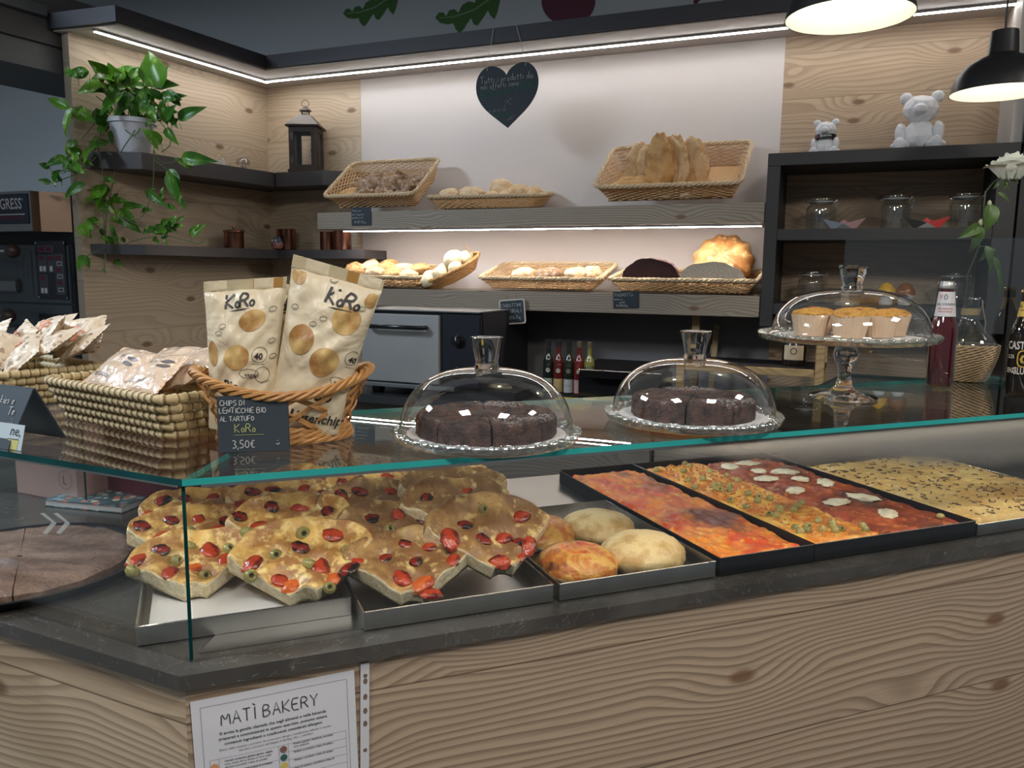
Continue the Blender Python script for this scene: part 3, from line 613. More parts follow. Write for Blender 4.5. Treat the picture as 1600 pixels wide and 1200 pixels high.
for i, (x, y, z, rr) in enumerate([(-.105, -.03, .03, .034), (-.085, .03, .028, .034), (-.045, -.028, .035, .036), (-.015, .035, .03, .032), (.03, -.03, .03, .034), (.045, .02, .05, .046), (.095, .01, .04, .036)]):
    bread('milk_bun', ['smooth round bun lowest in the tilted oval basket, at the front left', 'round bun at the back left of the tilted oval basket', 'smooth round bun at the front, second from left in the tilted oval basket', 'bun half hidden behind the front ones in the tilted oval basket', 'round bun at the front right of the tilted oval basket', 'largest and highest round bun in the tilted oval basket', 'bun at the raised right end of the tilted oval basket'][i], (x, y, z), (rr, rr*.95, rr*.85), B_WHITE, seed=90+i, rough=.02, M0=Mo)
lv = MB().grid(6, 6, lambda u, v: (.118+.004*math.sin(v*5), -.02+.05*u*(1-v*.55), .05+.085*v*(1-.25*u)+.004*math.sin(u*7)), 0)
o = lv.build('paper_liner', M('brown_paper', (.72, .48, .20), .7), None, smooth=True); o.matrix_world = Mo; tag(o, 'pointed piece of brown paper standing in the raised end of the oval basket', 'paper')
k6 = basket('large rattan basket in the middle of the lower shelf, nearly empty', .53, .285, .055, FB.p(1.63, -.305, S2+.001), ang, R(13), .035)
M6 = k6.matrix_world.copy()
for i, (x, y, rx) in enumerate([(-.105, .12, .055), (.01, .12, .062), (.135, .13, .055), (.195, .15, .045)]):
    bread('ciabattina', ['flat pale roll at the left of the nearly empty basket', 'wholemeal roll with a brown top in the middle of the nearly empty basket', 'white floury roll right of centre of the nearly empty basket', 'white floury roll at the right end of the nearly empty basket'][i], (x, y, .022), (rx, .045, .032), B_DARK if i == 1 else B_PALE, seed=100+i, M0=M6)
k7 = basket('rattan basket at the right end of the lower shelf, with the cut loaves', .57, .285, .055, FB.p(2.225, -.305, S2+.001), ang, R(8), .035)
M7 = k7.matrix_world.copy()
def half_loaf(name, label, P, w, h, d, crust, crumb, rz=0., seed=0):
    "loaf cut in half: flat crumb face towards the viewer"
    mb = MB(); n = 40; rings = 14; V = []
    def ring(sc, y):
        out = []
        for i in range(n+1):
            a = math.pi*i/n; q = 1+.05*fbm((math.cos(a)*2, y*8+seed, math.sin(a)*2), 1.2); r_ = (abs(math.cos(a))**1.0)
            out.append((w/2*sc*math.cos(a)*q, y, h*(sc**.8)*(math.sin(a)**.72)*q+.004))
        return out
    V = [ring(1, 0)]
    for j in range(1, rings+1): f = j/rings; V.append(ring(max(.03, math.sqrt(max(0, 1-f*f))), d*f))
    vs = [p for rr in V for p in rr]; fs = []; m = n+1
    for j in range(rings):
        for i in range(n): fs.append((j*m+i, j*m+i+1, (j+1)*m+i+1, (j+1)*m+i))
        fs.append((j*m+n, j*m, (j+1)*m, (j+1)*m+n))
    mb.add(vs, fs, 0); mb.add(V[0], [tuple(range(n+1))[::-1]], 1)
    o = mb.build(name, [crust, crumb], None, smooth=True, sharp=50); o.matrix_world = M7 @ Matrix.Translation(P) @ Matrix.Rotation(rz, 4, 'Z'); return tag(o, label, 'bread')
def crumbm(name, a, b, sc=160., bs=.9): t = NT(name); o = t.obj(); n = t.noise(o, sc, 4, .7); return t.pbr(t.mix(t.ramp(n, .35, .6), b, a), .85, 0, t.bump(n, bs, .003))
half_loaf('cut_loaf', 'dark purple brown half loaf with a floury crust, above the pagnotta sign', (-.125, .03, .035), .235, .095, .13, bread_mat('beet_crust', (.10, .04, .045), (.05, .02, .02), (.55, .46, .46), .55), crumbm('beet_crumb', (.045, .012, .016), (.015, .004, .006)), R(-6), 3)
half_loaf('cut_loaf', 'half loaf showing its pale white crumb, in the right end basket', (.115, .03, .035), .25, .082, .11, B_GOLD, crumbm('white_crumb', (.62, .58, .50), (.40, .37, .31)), R(3), 5)
def rosette(d):
    a = math.atan2(d.y, d.z+.0); rr = math.hypot(d.x, d.y)
    a = math.atan2(d.x, d.y); k = 1+.015*fbm(d, 3)
    return k*(1+.05*math.cos(a*11+2.5*rr)*min(1, rr*1.6)*(d.z > -.2))
mb = MB().ball((0, 0, 0), (.118, .118, .060), 88, 30, fn=rosette)
t = NT('scored_crust'); o_ = t.obj(); n1 = t.noise(o_, 14., 4); n2 = t.noise(o_, 40., 3)
GL2 = t.pbr(t.mix(t.ramp(n2, .55, .7), t.mix(t.ramp(n1, .38, .62), (.62, .36, .13), (.40, .17, .05)), (.85, .66, .40)), .4, 0, t.bump(n2, .4, .004))
o = mb.build('round_loaf', GL2, None, smooth=True, sharp=180); o.matrix_world = M7 @ Matrix.Translation((.135, .175, .105)) @ Matrix.Rotation(R(52), 4, 'X')
tag(o, 'big round golden loaf with a scored rosette, standing behind the white half loaf', 'bread')
# ---- chalk signs on the shelves
def board(name, label, w, h, P, rz, frame=None, th=.003, rot=None):
    r = empty(name, label, 'sign', P, rz, rot=rot)
    MB().box((-w/2, 0, 0), (w/2, th, h)).build('board', SLATE, r, bevel=.0008)
    return r
x_, z_ = FB.plane(549, 324, -.3235); x2, z2 = FB.plane(580, 352, -.3235)
r = board('price_sign', 'small black chalk price sign under the tilted basket of olive rolls', x2-x_, z_-z2, FB.p((x_+x2)/2, -.3245, z2), ang)
w_ = x2-x_; h_ = z_-z2
chalk(r, [('Panini con', -w_*.44, h_*.76, h_*.12, .0012, 0), ('olive Taggiasche', -w_*.46, h_*.56, h_*.10, .0011, 0), ('pomodori secchi', -w_*.46, h_*.38, h_*.10, .0011, 0), ('18.00 €/kg', -w_*.36, h_*.12, h_*.15, .0013, 0)], y=-.0008)
x_, z_ = FB.plane(959, 455, -.3235); x2, z2 = FB.plane(998, 482, -.3235); w_ = x2-x_; h_ = z_-z2
r = board('price_sign', 'small black chalk sign reading pagnotta on the lower shelf edge', w_, h_, FB.p((x_+x2)/2, -.3245, z2), ang, rot=(0, R(-2), ang))
chalk(r, [('PAGNOTTA', -w_*.44, h_*.70, h_*.20, .0014, 0), ('(intera o', -w_*.46, h_*.48, h_*.13, .0012, 0), ('metà)', -w_*.25, h_*.30, h_*.13, .0012, 0), ('♥', w_*.30, h_*.42, h_*.18, .0014, 1), ('14,00€/kg', -w_*.38, h_*.08, h_*.15, .0014, 0)], y=-.0008)
x_, z_ = FB.plane(777, 464, -.345); x2, z2 = FB.plane(832, 513, -.345); w_ = .118; h_ = .105
xc, zc = FB.plane(801, 487, -.335)
r = empty('hanging_sign', 'white framed chalkboard reading ciabattine integrali, hung from the lower shelf', 'sign', FB.p(xc, -.335, zc), 0, rot=(0, R(-5), ang))
MB().prism([(a, b) for a, b, _, _ in rrect(w_, h_, .008, 40)], 0, .004).build('frame', M('sign_frame', (.62, .58, .52), .6), r, rot=(R(90), 0, 0))
MB().prism([(a, b) for a, b, _, _ in rrect(w_-.012, h_-.012, .005, 40)], 0, .0048).build('board', SLATE, r, rot=(R(90), 0, 0))
chalk(r, [('CIABATTINE', -.050, .020, .0150, .0016, 0), ('INTEGRALI', -.048, -.004, .0160, .0016, 0), ('16,00€/kg', -.034, -.032, .0150, .0016, 0)], y=-.0056)
JU = M('jute_string', (.30, .22, .14), .9)
MB().tube([(-.035, .002, h_/2-.004), (-.030, .006, h_/2+.008), (-.026, .009, h_/2+.020)], .0012, 5).build('string', JU, r); MB().tube([(.022, .002, h_/2-.004), (.020, .006, h_/2+.008), (.018, .009, h_/2+.020)], .0012, 5).build('string', JU, r)
# ---- heart sign hanging from the canopy
yh = -.335
xc, zt_ = FB.plane(794, 100, yh); xb, zb = FB.plane(794, 200, yh); xl, _ = FB.plane(747, 140, yh); xr, _ = FB.plane(843, 140, yh)
hw = (xr-xl)/2; hh = (zt_-zb)
r = empty('heart_sign', 'black heart shaped chalkboard hanging from the canopy', 'sign', FB.p((xl+xr)/2, yh, zb), 0, rot=(0, R(-2), ang))
P = [(0, 0), (.30, .13), (.58, .25), (.80, .37), (.95, .50), (1.02, .64), (1.0, .78), (.90, .90), (.70, .985), (.47, 1.0), (.25, .965), (.08, .90), (0, .83)]
P = P+[(-a, b) for a, b in P[-2:0:-1]]
for _ in range(2):
    Q = []
    for i in range(len(P)):
        a, b = P[i], P[(i+1) % len(P)]
        if b in ((0, 0), (0, .83)): Q += [(a[0]*.75+b[0]*.25, a[1]*.75+b[1]*.25), b]
        elif a in ((0, 0), (0, .83)): Q += [(a[0]*.25+b[0]*.75, a[1]*.25+b[1]*.75)]
        else: Q += [(a[0]*.75+b[0]*.25, a[1]*.75+b[1]*.25), (a[0]*.25+b[0]*.75, a[1]*.25+b[1]*.75)]
    P = Q
P = [(a*hw, b*hh) for a, b in P]
hm = MB().prism([(a, b) for a, b in P], -.004, .0); hm.v = [(x, z, y) for x, y, z in hm.v]; hm.f = [f[::-1] for f in hm.f]
hm.build('board', [SLATE], r)
w2 = hw*2
chalk(r, [('Tutti i prodotti da', -.43*w2, hh*.735, hh*.105, .0017, 0), ('noi offerti sono', -.42*w2, hh*.645, hh*.092, .0016, 0), ('SENZA GLUTINE', -.44*w2, hh*.50, hh*.118, .0024, 1, R(4)), ('e privi di', -.30*w2, hh*.27, hh*.075, .0015, 4), ('lattosio', -.20*w2, hh*.18, hh*.075, .0017, 1)], y=-.0052)
mb = MB()
for st in ([(-.03, .41), (-.005, .435), (.01, .41), (.03, .37), (.05, .36)], [(-.02, .35), (.0, .39), (.035, .46)], [(.03, .46), (.045, .45), (.04, .43)], [(.0, .12), (.05, .14), (.08, .19), (.04, .18), (.0, .12), (.05, .16)]):
    V = []; F = []
    for i, p in enumerate(st):
        a = st[max(i-1, 0)]; b = st[min(i+1, len(st)-1)]; dx, dz = b[0]-a[0], b[1]-a[1]; L = math.hypot(dx, dz); nx, nz = -dz/L*.0008, dx/L*.0008
        V += [(p[0]*w2*1.6+nx, -.0052, p[1]*hh+nz), (p[0]*w2*1.6-nx, -.0052, p[1]*hh-nz)]
    F = [(2*i, 2*i+1, 2*i+3, 2*i+2) for i in range(len(st)-1)]; mb.add(V, F)
mb.build('chalk_drawing', CHALKD, r)
zt2 = 2.41-zb; WS = M('white_string', (.6, .58, .55), .8)
MB().tube([(-hw*.62, -.006, hh*.93), (-hw*.62, -.002, hh*1.0), (-hw*.44, .012, zt2+.002)], .0011, 5).build('string', WS, r); MB().tube([(hw*.62, -.006, hh*.93), (hw*.62, -.002, hh*1.0), (hw*.30, .012, zt2+.002)], .0011, 5).build('string', WS, r)
MB().ball((hw*.62, -.004, hh*1.03), (.006, .004, .005), 8, 6).build('bow', WS, r)
# ------------------------------------------------------------------ wall stickers above the canopy
LEAFS = M('sticker_green', (.035, .11, .012), .7); PLUM = M('sticker_plum', (.085, .012, .03), .7)
def sticker(name, label, pts, mat, mid=None):
    mb = MB(); P = [FB.plane(x, y, .0385) for x, y in pts]
    n = len(P); cx = sum(p[0] for p in P)/n; cz = sum(p[1] for p in P)/n
    mb.add([(p[0]-cx, 0, p[1]-cz) for p in P], [tuple(range(n))])
    r = mb.build(name, mat, None, FB.p(cx, .0385, cz), FB.a)
    if mid:
        V = []; 
        for (x, y), w in mid: a = FB.plane(x, y-w, .0372); b = FB.plane(x, y+w, .0372); V += [(a[0]-cx, -.001, a[1]-cz), (b[0]-cx, -.001, b[1]-cz)]
        MB().add(V, [(2*i, 2*i+2, 2*i+3, 2*i+1) for i in range(len(mid)-1)]).build('pale_vein', M('vein_pale', (.15, .21, .13), .7), r)
    return tag(r, label, 'sticker')
def oakleaf(x0, y0, k):
    q = [(0, 0), (5, -8), (12, -9), (17, -3), (22, -12), (30, -14), (36, -8), (42, -20), (52, -26), (62, -24), (68, -40), (90, -52), (110, -60), (104, -40), (100, -22), (96, -6), (92, 2), (86, -4), (82, -12), (76, -2), (66, 12), (60, 10), (56, 0), (50, 8), (44, 18), (38, 24), (32, 18), (28, 8), (20, 10), (8, 8)]
    return [(x0+a*k, y0+b*k) for a, b in q]
for i, (x0, y0, k) in enumerate(((536, 21, .85), (680, 28, 1.0))):
    sticker('leaf_sticker', ['left green lobed leaf sticker on the grey wall above the canopy', 'right green lobed leaf sticker on the grey wall, beside the middle lamp'][i], oakleaf(x0, y0, k), LEAFS, [((x0+6*k, y0), .6), ((x0+30*k, y0-2*k), 1.2), ((x0+60*k, y0-12*k), 1.6), ((x0+100*k, y0-40*k), 1.8)])
sticker('fruit_sticker', 'plum coloured rounded sticker behind the middle pendant lamp', [(888+42*math.cos(a*math.pi/16), 2+38*math.sin(a*math.pi/16)) for a in range(32)], PLUM)
sticker('fruit_sticker', 'curling plum coloured sticker just above the canopy, right of the middle lamp', [(1085, 8), (1083, 2), (1090, -6), (1108, -12), (1112, -8), (1098, -3), (1090, 4), (1090, 10), (1100, 12), (1122, 6), (1150, -12), (1180, -30), (1190, -24), (1165, -2), (1140, 10), (1110, 15), (1092, 15)], PLUM)
# ------------------------------------------------------------------ roller box and cornice on the left, beyond the wooden wall
o = MB().box((.2, -.60, 2.30), (2.9, -.06, 2.50)).build('trim_9', M('box_taupe', (.10, .098, .10), .7), None, FW.p(0, 0, 0), FW.a); o['kind'] = 'structure'
o = MB().box((.2, -.50, 2.20), (2.9, -.08, 2.299)).build('trim_10', M('box_shade', (.15, .155, .16), .6), None, FW.p(0, 0, 0), FW.a); o['kind'] = 'structure'
o = MB().box((1.14, -.055, 2.395), (2.9, -.03, 2.435)).build('cable_rail', STEELB, None, FW.p(0, 0, 0), FW.a); tag(o, 'galvanised metal rail under the ceiling at the top left', 'rail')
# ------------------------------------------------------------------ deck oven at the far left
OY = -1.06; ox, oz = FB.plane(117, 476, OY)
ovx = ox
r = empty('deck_oven', 'tall dark grey professional deck oven at the left edge', 'oven', FB.p(ovx, OY, 0), FB.a)
OV = M('oven_grey', (.085, .105, .12), .38, .5, var=.1); OVD = M('oven_panel', (.012, .014, .022), .3)
def ob(n, a, b, mt, bev=.002, par=None): return MB().box(a, b).build(n, mt, par or r, bevel=bev)
_, z1 = FB.plane(100, 382, OY); _, zm = FB.plane(117, 476, OY); _, zt3 = FB.plane(60, 297, OY-.10)
ob('body', (-1.2, .0, .0), (0, .95, z1), OV)
ob('top_gap', (-1.2, .03, z1), (-.01, .9, z1+.05), BLACK)
ob('upper_deck_panel', (-1.2, -.012, zm+.004), (-.003, -.001, z1-.004), OV); ob('lower_deck_panel', (-1.2, -.012, zm-.36), (-.003, -.001, zm-.004), OV)
# hood with the maker's plate
hz0, hz1 = z1+.051, zt3
cop = M('hood_reflective', (.40, .27, .19), .35, .8)
hx = FB.plane(49, 330, OY-.1)[0]-ovx; hx2 = FB.plane(66, 330, OY-.05)[0]-ovx; hx3 = FB.plane(88, 330, OY-.0)[0]-ovx
mb = MB().prism([(-1.2, -.1), (hx, -.1), (hx2, -.06), (-.012, .02), (-.012, .8), (-1.2, .8)], hz0, hz1, 0, 1); q = mb.build('hood', [STEELB, cop], r)
q.data.polygons[2].material_index = 0
pz0, pz1 = FB.plane(20, 350, OY-.1)[1], FB.plane(20, 303, OY-.1)[1]; px1 = FB.plane(45, 325, OY-.1)[0]-ovx
pl = ob('name_plate', (-1.1, -.104, pz0), (px1, -.1005, pz1), M('plate_navy', (.012, .022, .045), .4), .001)
mb = MB(); V, F = font('GRESS', .062, 'RIGHT', .012); put(mb, ([(a*.78, b) for a, b in V], F), flat(px1-.035, pz0+(pz1-pz0)*.50, -.1048), 0)
V, F = font('& TECHNOLOGY', .020, 'RIGHT', .0); put(mb, ([(a, b) for a, b in V], F), flat(px1-.022, pz0+(pz1-pz0)*.15, -.1048), 1)
mb.add([(-1.0, -.1048, pz0+.036), (px1-.02, -.1048, pz0+.036), (px1-.02, -.1048, pz0+.040), (-1.0, -.1048, pz0+.040)], [(0, 1, 2, 3)], 0)
V, F = font('®', .012); put(mb, (V, F), flat(px1-.034, pz1-.028, -.1048), 0)
mb.build('lettering', [M('plate_white', (.55, .55, .58), .5), M('plate_red', (.22, .02, .04), .5)], r)
def cpanel(px0, py0, px1_, py1_, n):
    a = FB.plane(px0, py0, OY-.014); b = FB.plane(px1_, py1_, OY-.014); x0, x1 = a[0]-ovx, b[0]-ovx; zt_, zb_ = a[1], b[1]
    p = ob('control_panel', (x0, -.018, zb_), (x1, -.0125, zt_), OVD, .001)
    W_, H_ = x1-x0, zt_-zb_; mb = MB()
    def rc(u0, v0, u1, v1, mi, y=-.0185): mb.add([(x0+u0*W_, y, zb_+v0*H_), (x0+u1*W_, y, zb_+v0*H_), (x0+u1*W_, y, zb_+v1*H_), (x0+u0*W_, y, zb_+v1*H_)], [(0, 1, 2, 3)], mi)
    rc(.08, .80, .62, .93, 0); rc(.08, .46, .38, .78, 0); rc(.40, .46, .62, .78, 0); rc(.64, .08, .93, .78, 0); rc(.08, .08, .38, .42, 0)
    for u, v in ((.14, .83), (.38, .83), (.12, .67), (.42, .67), (.68, .68), (.12, .32), (.68, .47), (.68, .25)): rc(u, v, u+.16, v+.07, 1, -.0188)
    for u, v in ((.12, .48), (.24, .48), (.46, .48), (.12, .1), (.24, .1)): rc(u, v, u+.09, v+.09, 2, -.0188)
    for v in (.58, .36, .13): rc(.70, v, .88, v+.07, 3, -.0188); rc(.72, v+.012, .86, v+.058, 0, -.0190)
    for u in (.03, .97):
        for v in (.03, .97): rc(u-.015, v-.012, u+.015, v+.012, 3, -.0188)
    mb.build('buttons', [M('btn_grey', (.05, .055, .065), .4), M('btn_red', (.10, .006, .02), .4), M('btn_white', (.5, .52, .55), .4), CHROME], r)
cpanel(55, 377, 108, 468, 0); cpanel(62, 490, 115, 590, 1)
a = FB.plane(34, 380, OY-.014); ob('speaker_plate', (a[0]-ovx-.01, -.0135, zm+.03), (FB.plane(53, 400, OY)[0]-ovx, -.0122, z1-.02), OV)
mb = MB()
for i in range(3):
    for j in range(7): x, z = FB.plane(37+i*6, 405+j*4.5, OY-.0145); mb.box((x-ovx-.0025, -.0142, z-.002), (x-ovx+.0025, -.0137, z+.002))
mb.build('vent_slots', BLACK, r)
for k, (py, px_) in enumerate(((447, 30), (520, 30))):
    x, z = FB.plane(px_, py, OY-.02); ob('window_rail', (-1.15, -.03, z-.03), (x-ovx, -.0125, z+.03), M('oven_rail', (.25, .27, .28), .3, .9), .01)
for k, (px_, py) in enumerate(((22, 392), (16, 494))):
    x, z = FB.plane(px_, py, OY-.09); q = MB().tube([(x-ovx-.5, -.09, z), (x-ovx-.035, -.09, z)], .009, 10).build('handle', CHROME, r, smooth=True)
    MB().ball((x-ovx-.012, -.09, z), (.030, .030, .030), 16, 10).build('knob', M('bakelite', (.05, .035, .03), .4), q, smooth=True)
    MB().tube([(x-ovx-.25, -.09, z), (x-ovx-.25, -.0125, z)], .008, 8).build('bracket', CHROME, q, smooth=True)
# ------------------------------------------------------------------ small steel oven on the worktop
yo = -.62
xa, za = FB.plane(566, 484, yo); xb_, zb_ = FB.plane(690, 489, yo); xc_, zc_ = FB.plane(751, 492, yo); _, zl = FB.plane(690, 608, yo)
x00 = xa-.0
r = empty('convection_oven', 'small stainless steel oven with a black control panel on the back worktop', 'oven', FB.p(x00, yo, .921), FB.a)
H = za-.921; W1 = xb_-xa; W2 = xc_-xa
ob2 = lambda n, a, b, mt, bev=.002: MB().box(a, b).build(n, mt, r, bevel=bev)
ob2('body', (-.02, .02, .03), (W2, .5, H), BLACK, .004)
ob2('door', (0, -.01, .055), (W1-.005, .019, H-.012), STEEL, .004); ob2('control_panel', (W1+.004, -.004, .05), (W2, .019, H-.006), M('oven_ctrl', (.012, .014, .022), .35), .003)
ob2('top_panel', (-.02, -.004, H+.0005), (W2, .5, H+.006), STEELB, .001)
ob2('drip_shelf', (-.02, -.03, .035), (W2-.1, .019, .05), STEELB, .002)
hh_ = MB().tube([(.05, -.010, H-.062), (.05, -.042, H-.062), (.06, -.05, H-.062), (W1-.075, -.05, H-.062), (W1-.065, -.042, H-.062), (W1-.065, -.010, H-.062)], .0095, 10)
hh_.build('handle', BLACKG, r, smooth=True)
for k, zz in enumerate((H-.11, H-.235)):
    q = MB().lathe([(.030, 0), (.030, .004), (.020, .006), (.018, .022), (.0, .023)], 28).build('knob', BLACKG, r, ((W1+W2)/2-.01, -.0045, zz), (R(90), 0, 0), smooth=True)
    MB().box((-.0015, .002, .0232), (.0015, .016, .0238)).build('pointer', WHITE, q)
for xx in (.01, W2-.05): ob2('foot', (xx, .05, 0), (xx+.04, .09, .034), BLACK)
# ------------------------------------------------------------------ lantern
def flx(px, py, d): return FB.plane(px, py, -d)
DW = M('dark_wood', (.030, .017, .013), .45, var=.3, vs=20.); LMET = M('lantern_metal', (.10, .09, .085), .45, .6)
lx_, lz_ = .30, 1.8985
r = empty('lantern', 'dark wooden lantern with glass panes and a pointed metal roof', 'lantern', FB.p(.325, -.108, lz_), FB.a+R(22))
s_ = .067; hb = .215
mb = MB().box((-s_-.007, -s_-.007, 0), (s_+.007, s_+.007, .014)); mb.build('base', DW, r, bevel=.002)
for sx_ in (-1, 1):
    for sy_ in (-1, 1): MB().box((sx_*s_-.008*(sx_ > 0)*2 if sx_ > 0 else -s_, sy_*s_-.016 if sy_ > 0 else -s_, .0145), ((s_ if sx_ > 0 else -s_+.016), (s_ if sy_ > 0 else -s_+.016), hb)).build('post', DW, r)
for sy_ in (-1, 1):
    f = MB(); y0 = -s_-.001 if sy_ < 0 else s_-.009
    f.box((-s_+.0165, y0, .0145), (-s_+.026, y0+.010, hb)).box((s_-.026, y0, .0145), (s_-.0165, y0+.010, hb)).box((-s_+.026, y0, .0145), (s_-.026, y0+.010, .036)).box((-s_+.026, y0, hb-.024), (s_-.026, y0+.010, hb))
    q = f.build('door_frame' if sy_ < 0 else 'window_frame', DW, r); MB().box((-s_+.026, y0+.004, .036), (s_-.026, y0+.006, hb-.024)).build('pane', CLEAR, q)
    if sy_ < 0:
        MB().ball((s_-.024, y0-.007, hb*.48), .0045, 10, 8).build('knob', LMET, q, smooth=True); MB().box((-s_+.008, y0-.002, hb*.72), (-s_+.022, y0-.0005, hb*.86)).box((-s_+.008, y0-.002, hb*.2), (-s_+.022, y0-.0005, hb*.34)).build('hinge', LMET, q)
for sx_ in (-1, 1):
    f = MB(); x0 = -s_-.001 if sx_ < 0 else s_-.009
    f.box((x0, -s_+.0165, .0145), (x0+.010, -s_+.030, hb)).box((x0, s_-.030, .0145), (x0+.010, s_-.0165, hb)).box((x0, -s_+.030, .0145), (x0+.010, s_-.030, .036)).box((x0, -s_+.030, hb-.024), (x0+.010, s_-.030, hb))
    q = f.build('window_frame', DW, r); MB().box((x0+.004, -s_+.030, .036), (x0+.006, s_-.030, hb-.024)).build('pane', CLEAR, q)
MB().box((-s_-.014, -s_-.014, hb+.0005), (s_+.014, s_+.014, hb+.008)).build('eaves', DW, r, bevel=.002)
k_ = .028; z0_, z1_ = hb+.0085, hb+.062; a_ = s_+.012
MB().add([(-a_, -a_, z0_), (a_, -a_, z0_), (a_, a_, z0_), (-a_, a_, z0_), (-k_, -k_, z1_), (k_, -k_, z1_), (k_, k_, z1_), (-k_, k_, z1_)], [(0, 3, 2, 1), (4, 5, 6, 7), (0, 1, 5, 4), (1, 2, 6, 5), (2, 3, 7, 6), (3, 0, 4, 7)]).build('roof', LMET, r, bevel=.001)
mb = MB()
for i in range(12): a = 2*math.pi*i/12; mb.tube([(.019*math.cos(a), .019*math.sin(a), z1_), (.019*math.cos(a), .019*math.sin(a), z1_+.022)], .0022, 5)
mb.lathe([(.022, z1_), (.022, z1_+.004), (.0, z1_+.004)], 20); mb.lathe([(.030, z1_+.022), (.026, z1_+.027), (.010, z1_+.036), (.004, z1_+.046), (.0, z1_+.047)], 24)
mb.build('vent_cap', LMET, r, smooth=True)
MB().tube([(.018*math.cos(a*math.pi/12), 0, z1_+.056+.018*math.sin(a*math.pi/12)) for a in range(24)], .0015, 6, closed=True).build('ring', LMET, r, smooth=True)
# ------------------------------------------------------------------ glass ornaments and copper on the corner shelves
def wpt(px, py, b): x, z = FW.plane(px, py, b); return x, z
x, _ = wpt(344, 258, .1)
r = empty('glass_candle', 'clear glass bell candle with a yellow wick, behind the long leaf', 'candle', FW.p(x, .1, 1.8978), 0)
MB().lathe([(.026, 0), (.027, .03), (.026, .048), (.018, .060), (.004, .064)], 28, cap=False).build('glass_body', CLEAR, r, smooth=True); MB().tube([(0, 0, .064), (0, 0, .078)], [.003, .0015], 6).build('wick', M('wick_yellow', (.7, .5, .1), .6), r)
MB().lathe([(.0, .001), (.024, .001), (.024, .035), (.0, .035)], 24).build('wax', M('wax', (.72, .70, .66), .5), r, smooth=True)
x, _ = wpt(380, 262, .1)
r = empty('glass_mushroom', 'smoky clear glass mushroom on the upper side shelf', 'ornament', FW.p(x, .1, 1.8978), 0)
SMK = sheet('smoky_glass', (.80, .79, .78), .02, .1, 1.4)
MB().lathe([(.018, 0), (.013, .018), (.012, .028)], 24, cap=False).build('stem', SMK, r, smooth=True); MB().lathe([(.012, .0285), (.030, .0285), (.036, .040), (.032, .054), (.018, .064), (.002, .067)], 28, cap=False).build('cap', SMK, r, smooth=True)
COP = M('copper', (.42, .20, .14), .28, 1, var=.3, vs=30.)
def cpot(label, P, rad, h, lid=True, name='copper_pot', mt=COP):
    r = empty(name, label, 'pot', P, 0)
    MB().lathe([(rad*.96, 0), (rad, .004), (rad, h-.004), (rad*1.05, h), (rad*.98, h-.001), (rad*.95, h-.006), (rad*.92, .004), (0, .004)], 36).build('body', mt, r, smooth=True, sharp=50)
    if lid: q = MB().lathe([(rad*1.08, h+.001), (rad*1.09, h+.008), (rad*.9, h+.012), (rad*.15, h+.015), (.0, h+.015)], 36).build('lid', mt, r, smooth=True, sharp=50); MB().lathe([(.005, h+.0155), (.004, h+.019), (.010, h+.023), (.009, h+.029), (0, h+.031)], 18).build('lid_knob', mt, q, smooth=True)
x, _ = wpt(366, 384, .10); cpot('copper pot with a knobbed lid on the lower side shelf', FW.p(x, .10, 1.526), .046, .078)
cpot('tall dark copper canister with a rim in the corner of the lower shelf', FB.p(.17, -.085, 1.526), .048, .105, False)
cpot('bright copper beaker near the right end of the lower corner shelf', FB.p(.545, -.135, 1.526), .043, .105, False, 'copper_beaker')
cpot('dark copper cup left of the bright beaker', FB.p(.43, -.09, 1.526), .040, .09, False, 'copper_cup')
x, z = FB.plane(434, 377, -.16)
t = NT('speckled_glaze'); o_ = t.obj(); g = t.n('SeparateXYZ', {0: o_}).outputs[2]
SPK = t.pbr(t.mix(t.ramp(t.noise(o_, 180., 3), .5, .6), t.mix(t.ramp(g, .02, .045), (.42, .09, .05), (.05, .10, .20)), (.5, .5, .5)), .15)
r = empty('owl_ornament', 'small glossy red and blue speckled owl ornament on the dark corner shelf', 'ornament', FB.p(x, -.165, 1.5262), FB.a)
MB().lathe([(.008, 0), (.024, .006), (.031, .022), (.029, .038), (.022, .052), (.012, .060), (0, .062)], 28).build('body', SPK, r, smooth=True)
MB().lathe([(.007, 0), (0, .016)], 8, c=(-.014, 0, .053)).lathe([(.007, 0), (0, .016)], 8, c=(.014, 0, .053)).build('ears', SPK, r, smooth=True)
MB().ball((-.009, -.0225, .044), .006, 10, 8).ball((.009, -.0225, .044), .006, 10, 8).build('eyes', WHITE, r, smooth=True)
# ------------------------------------------------------------------ trays and baked goods in the display case
ZP = ZS+.0025
def tray(name, label, s0, s1, d0, d1, h, mat, z=ZP, lip=.0):
    r = empty(name, label, 'tray', FF.p((s0+s1)/2, (d0+d1)/2, z), FF.a)
    w, d = (s1-s0)/2, (d1-d0)/2; t = .0012
    MB().box((-w, -d, 0), (w, d, t)).build('base', mat, r)
    mb = MB().box((-w, -d, t), (w, -d+t, h)).box((-w, d-t, t), (w, d, h)).box((-w, -d+t, t), (-w+t, d-t, h)).box((w-t, -d+t, t), (w, d-t, h)); mb.build('rim', mat, r)
    P = [(-w, -d, h), (w, -d, h), (w, d, h), (-w, d, h)]; e = MB()
    for i in range(4): e.tube([P[i], P[(i+1) % 4]], .0013, 6)
    e.build('rolled_edge', CHROME if mat is TRAYM else BLACKG, r, smooth=True); return r
TRAYM = M('tray_metal', (.50, .50, .49), .32, 1, var=.25, vs=14.); TRAYB = M('blue_steel_tray', (.012, .013, .016), .3, .3)
tray('baking_tray', 'steel tray at the glass corner, with the olive and tomato focaccia', -.068, .214, .068, .43, .026, TRAYM)
tray('baking_tray', 'steel tray in the middle, with the tomato focaccia wedges', .221, .508, .010, .40, .026, TRAYM)
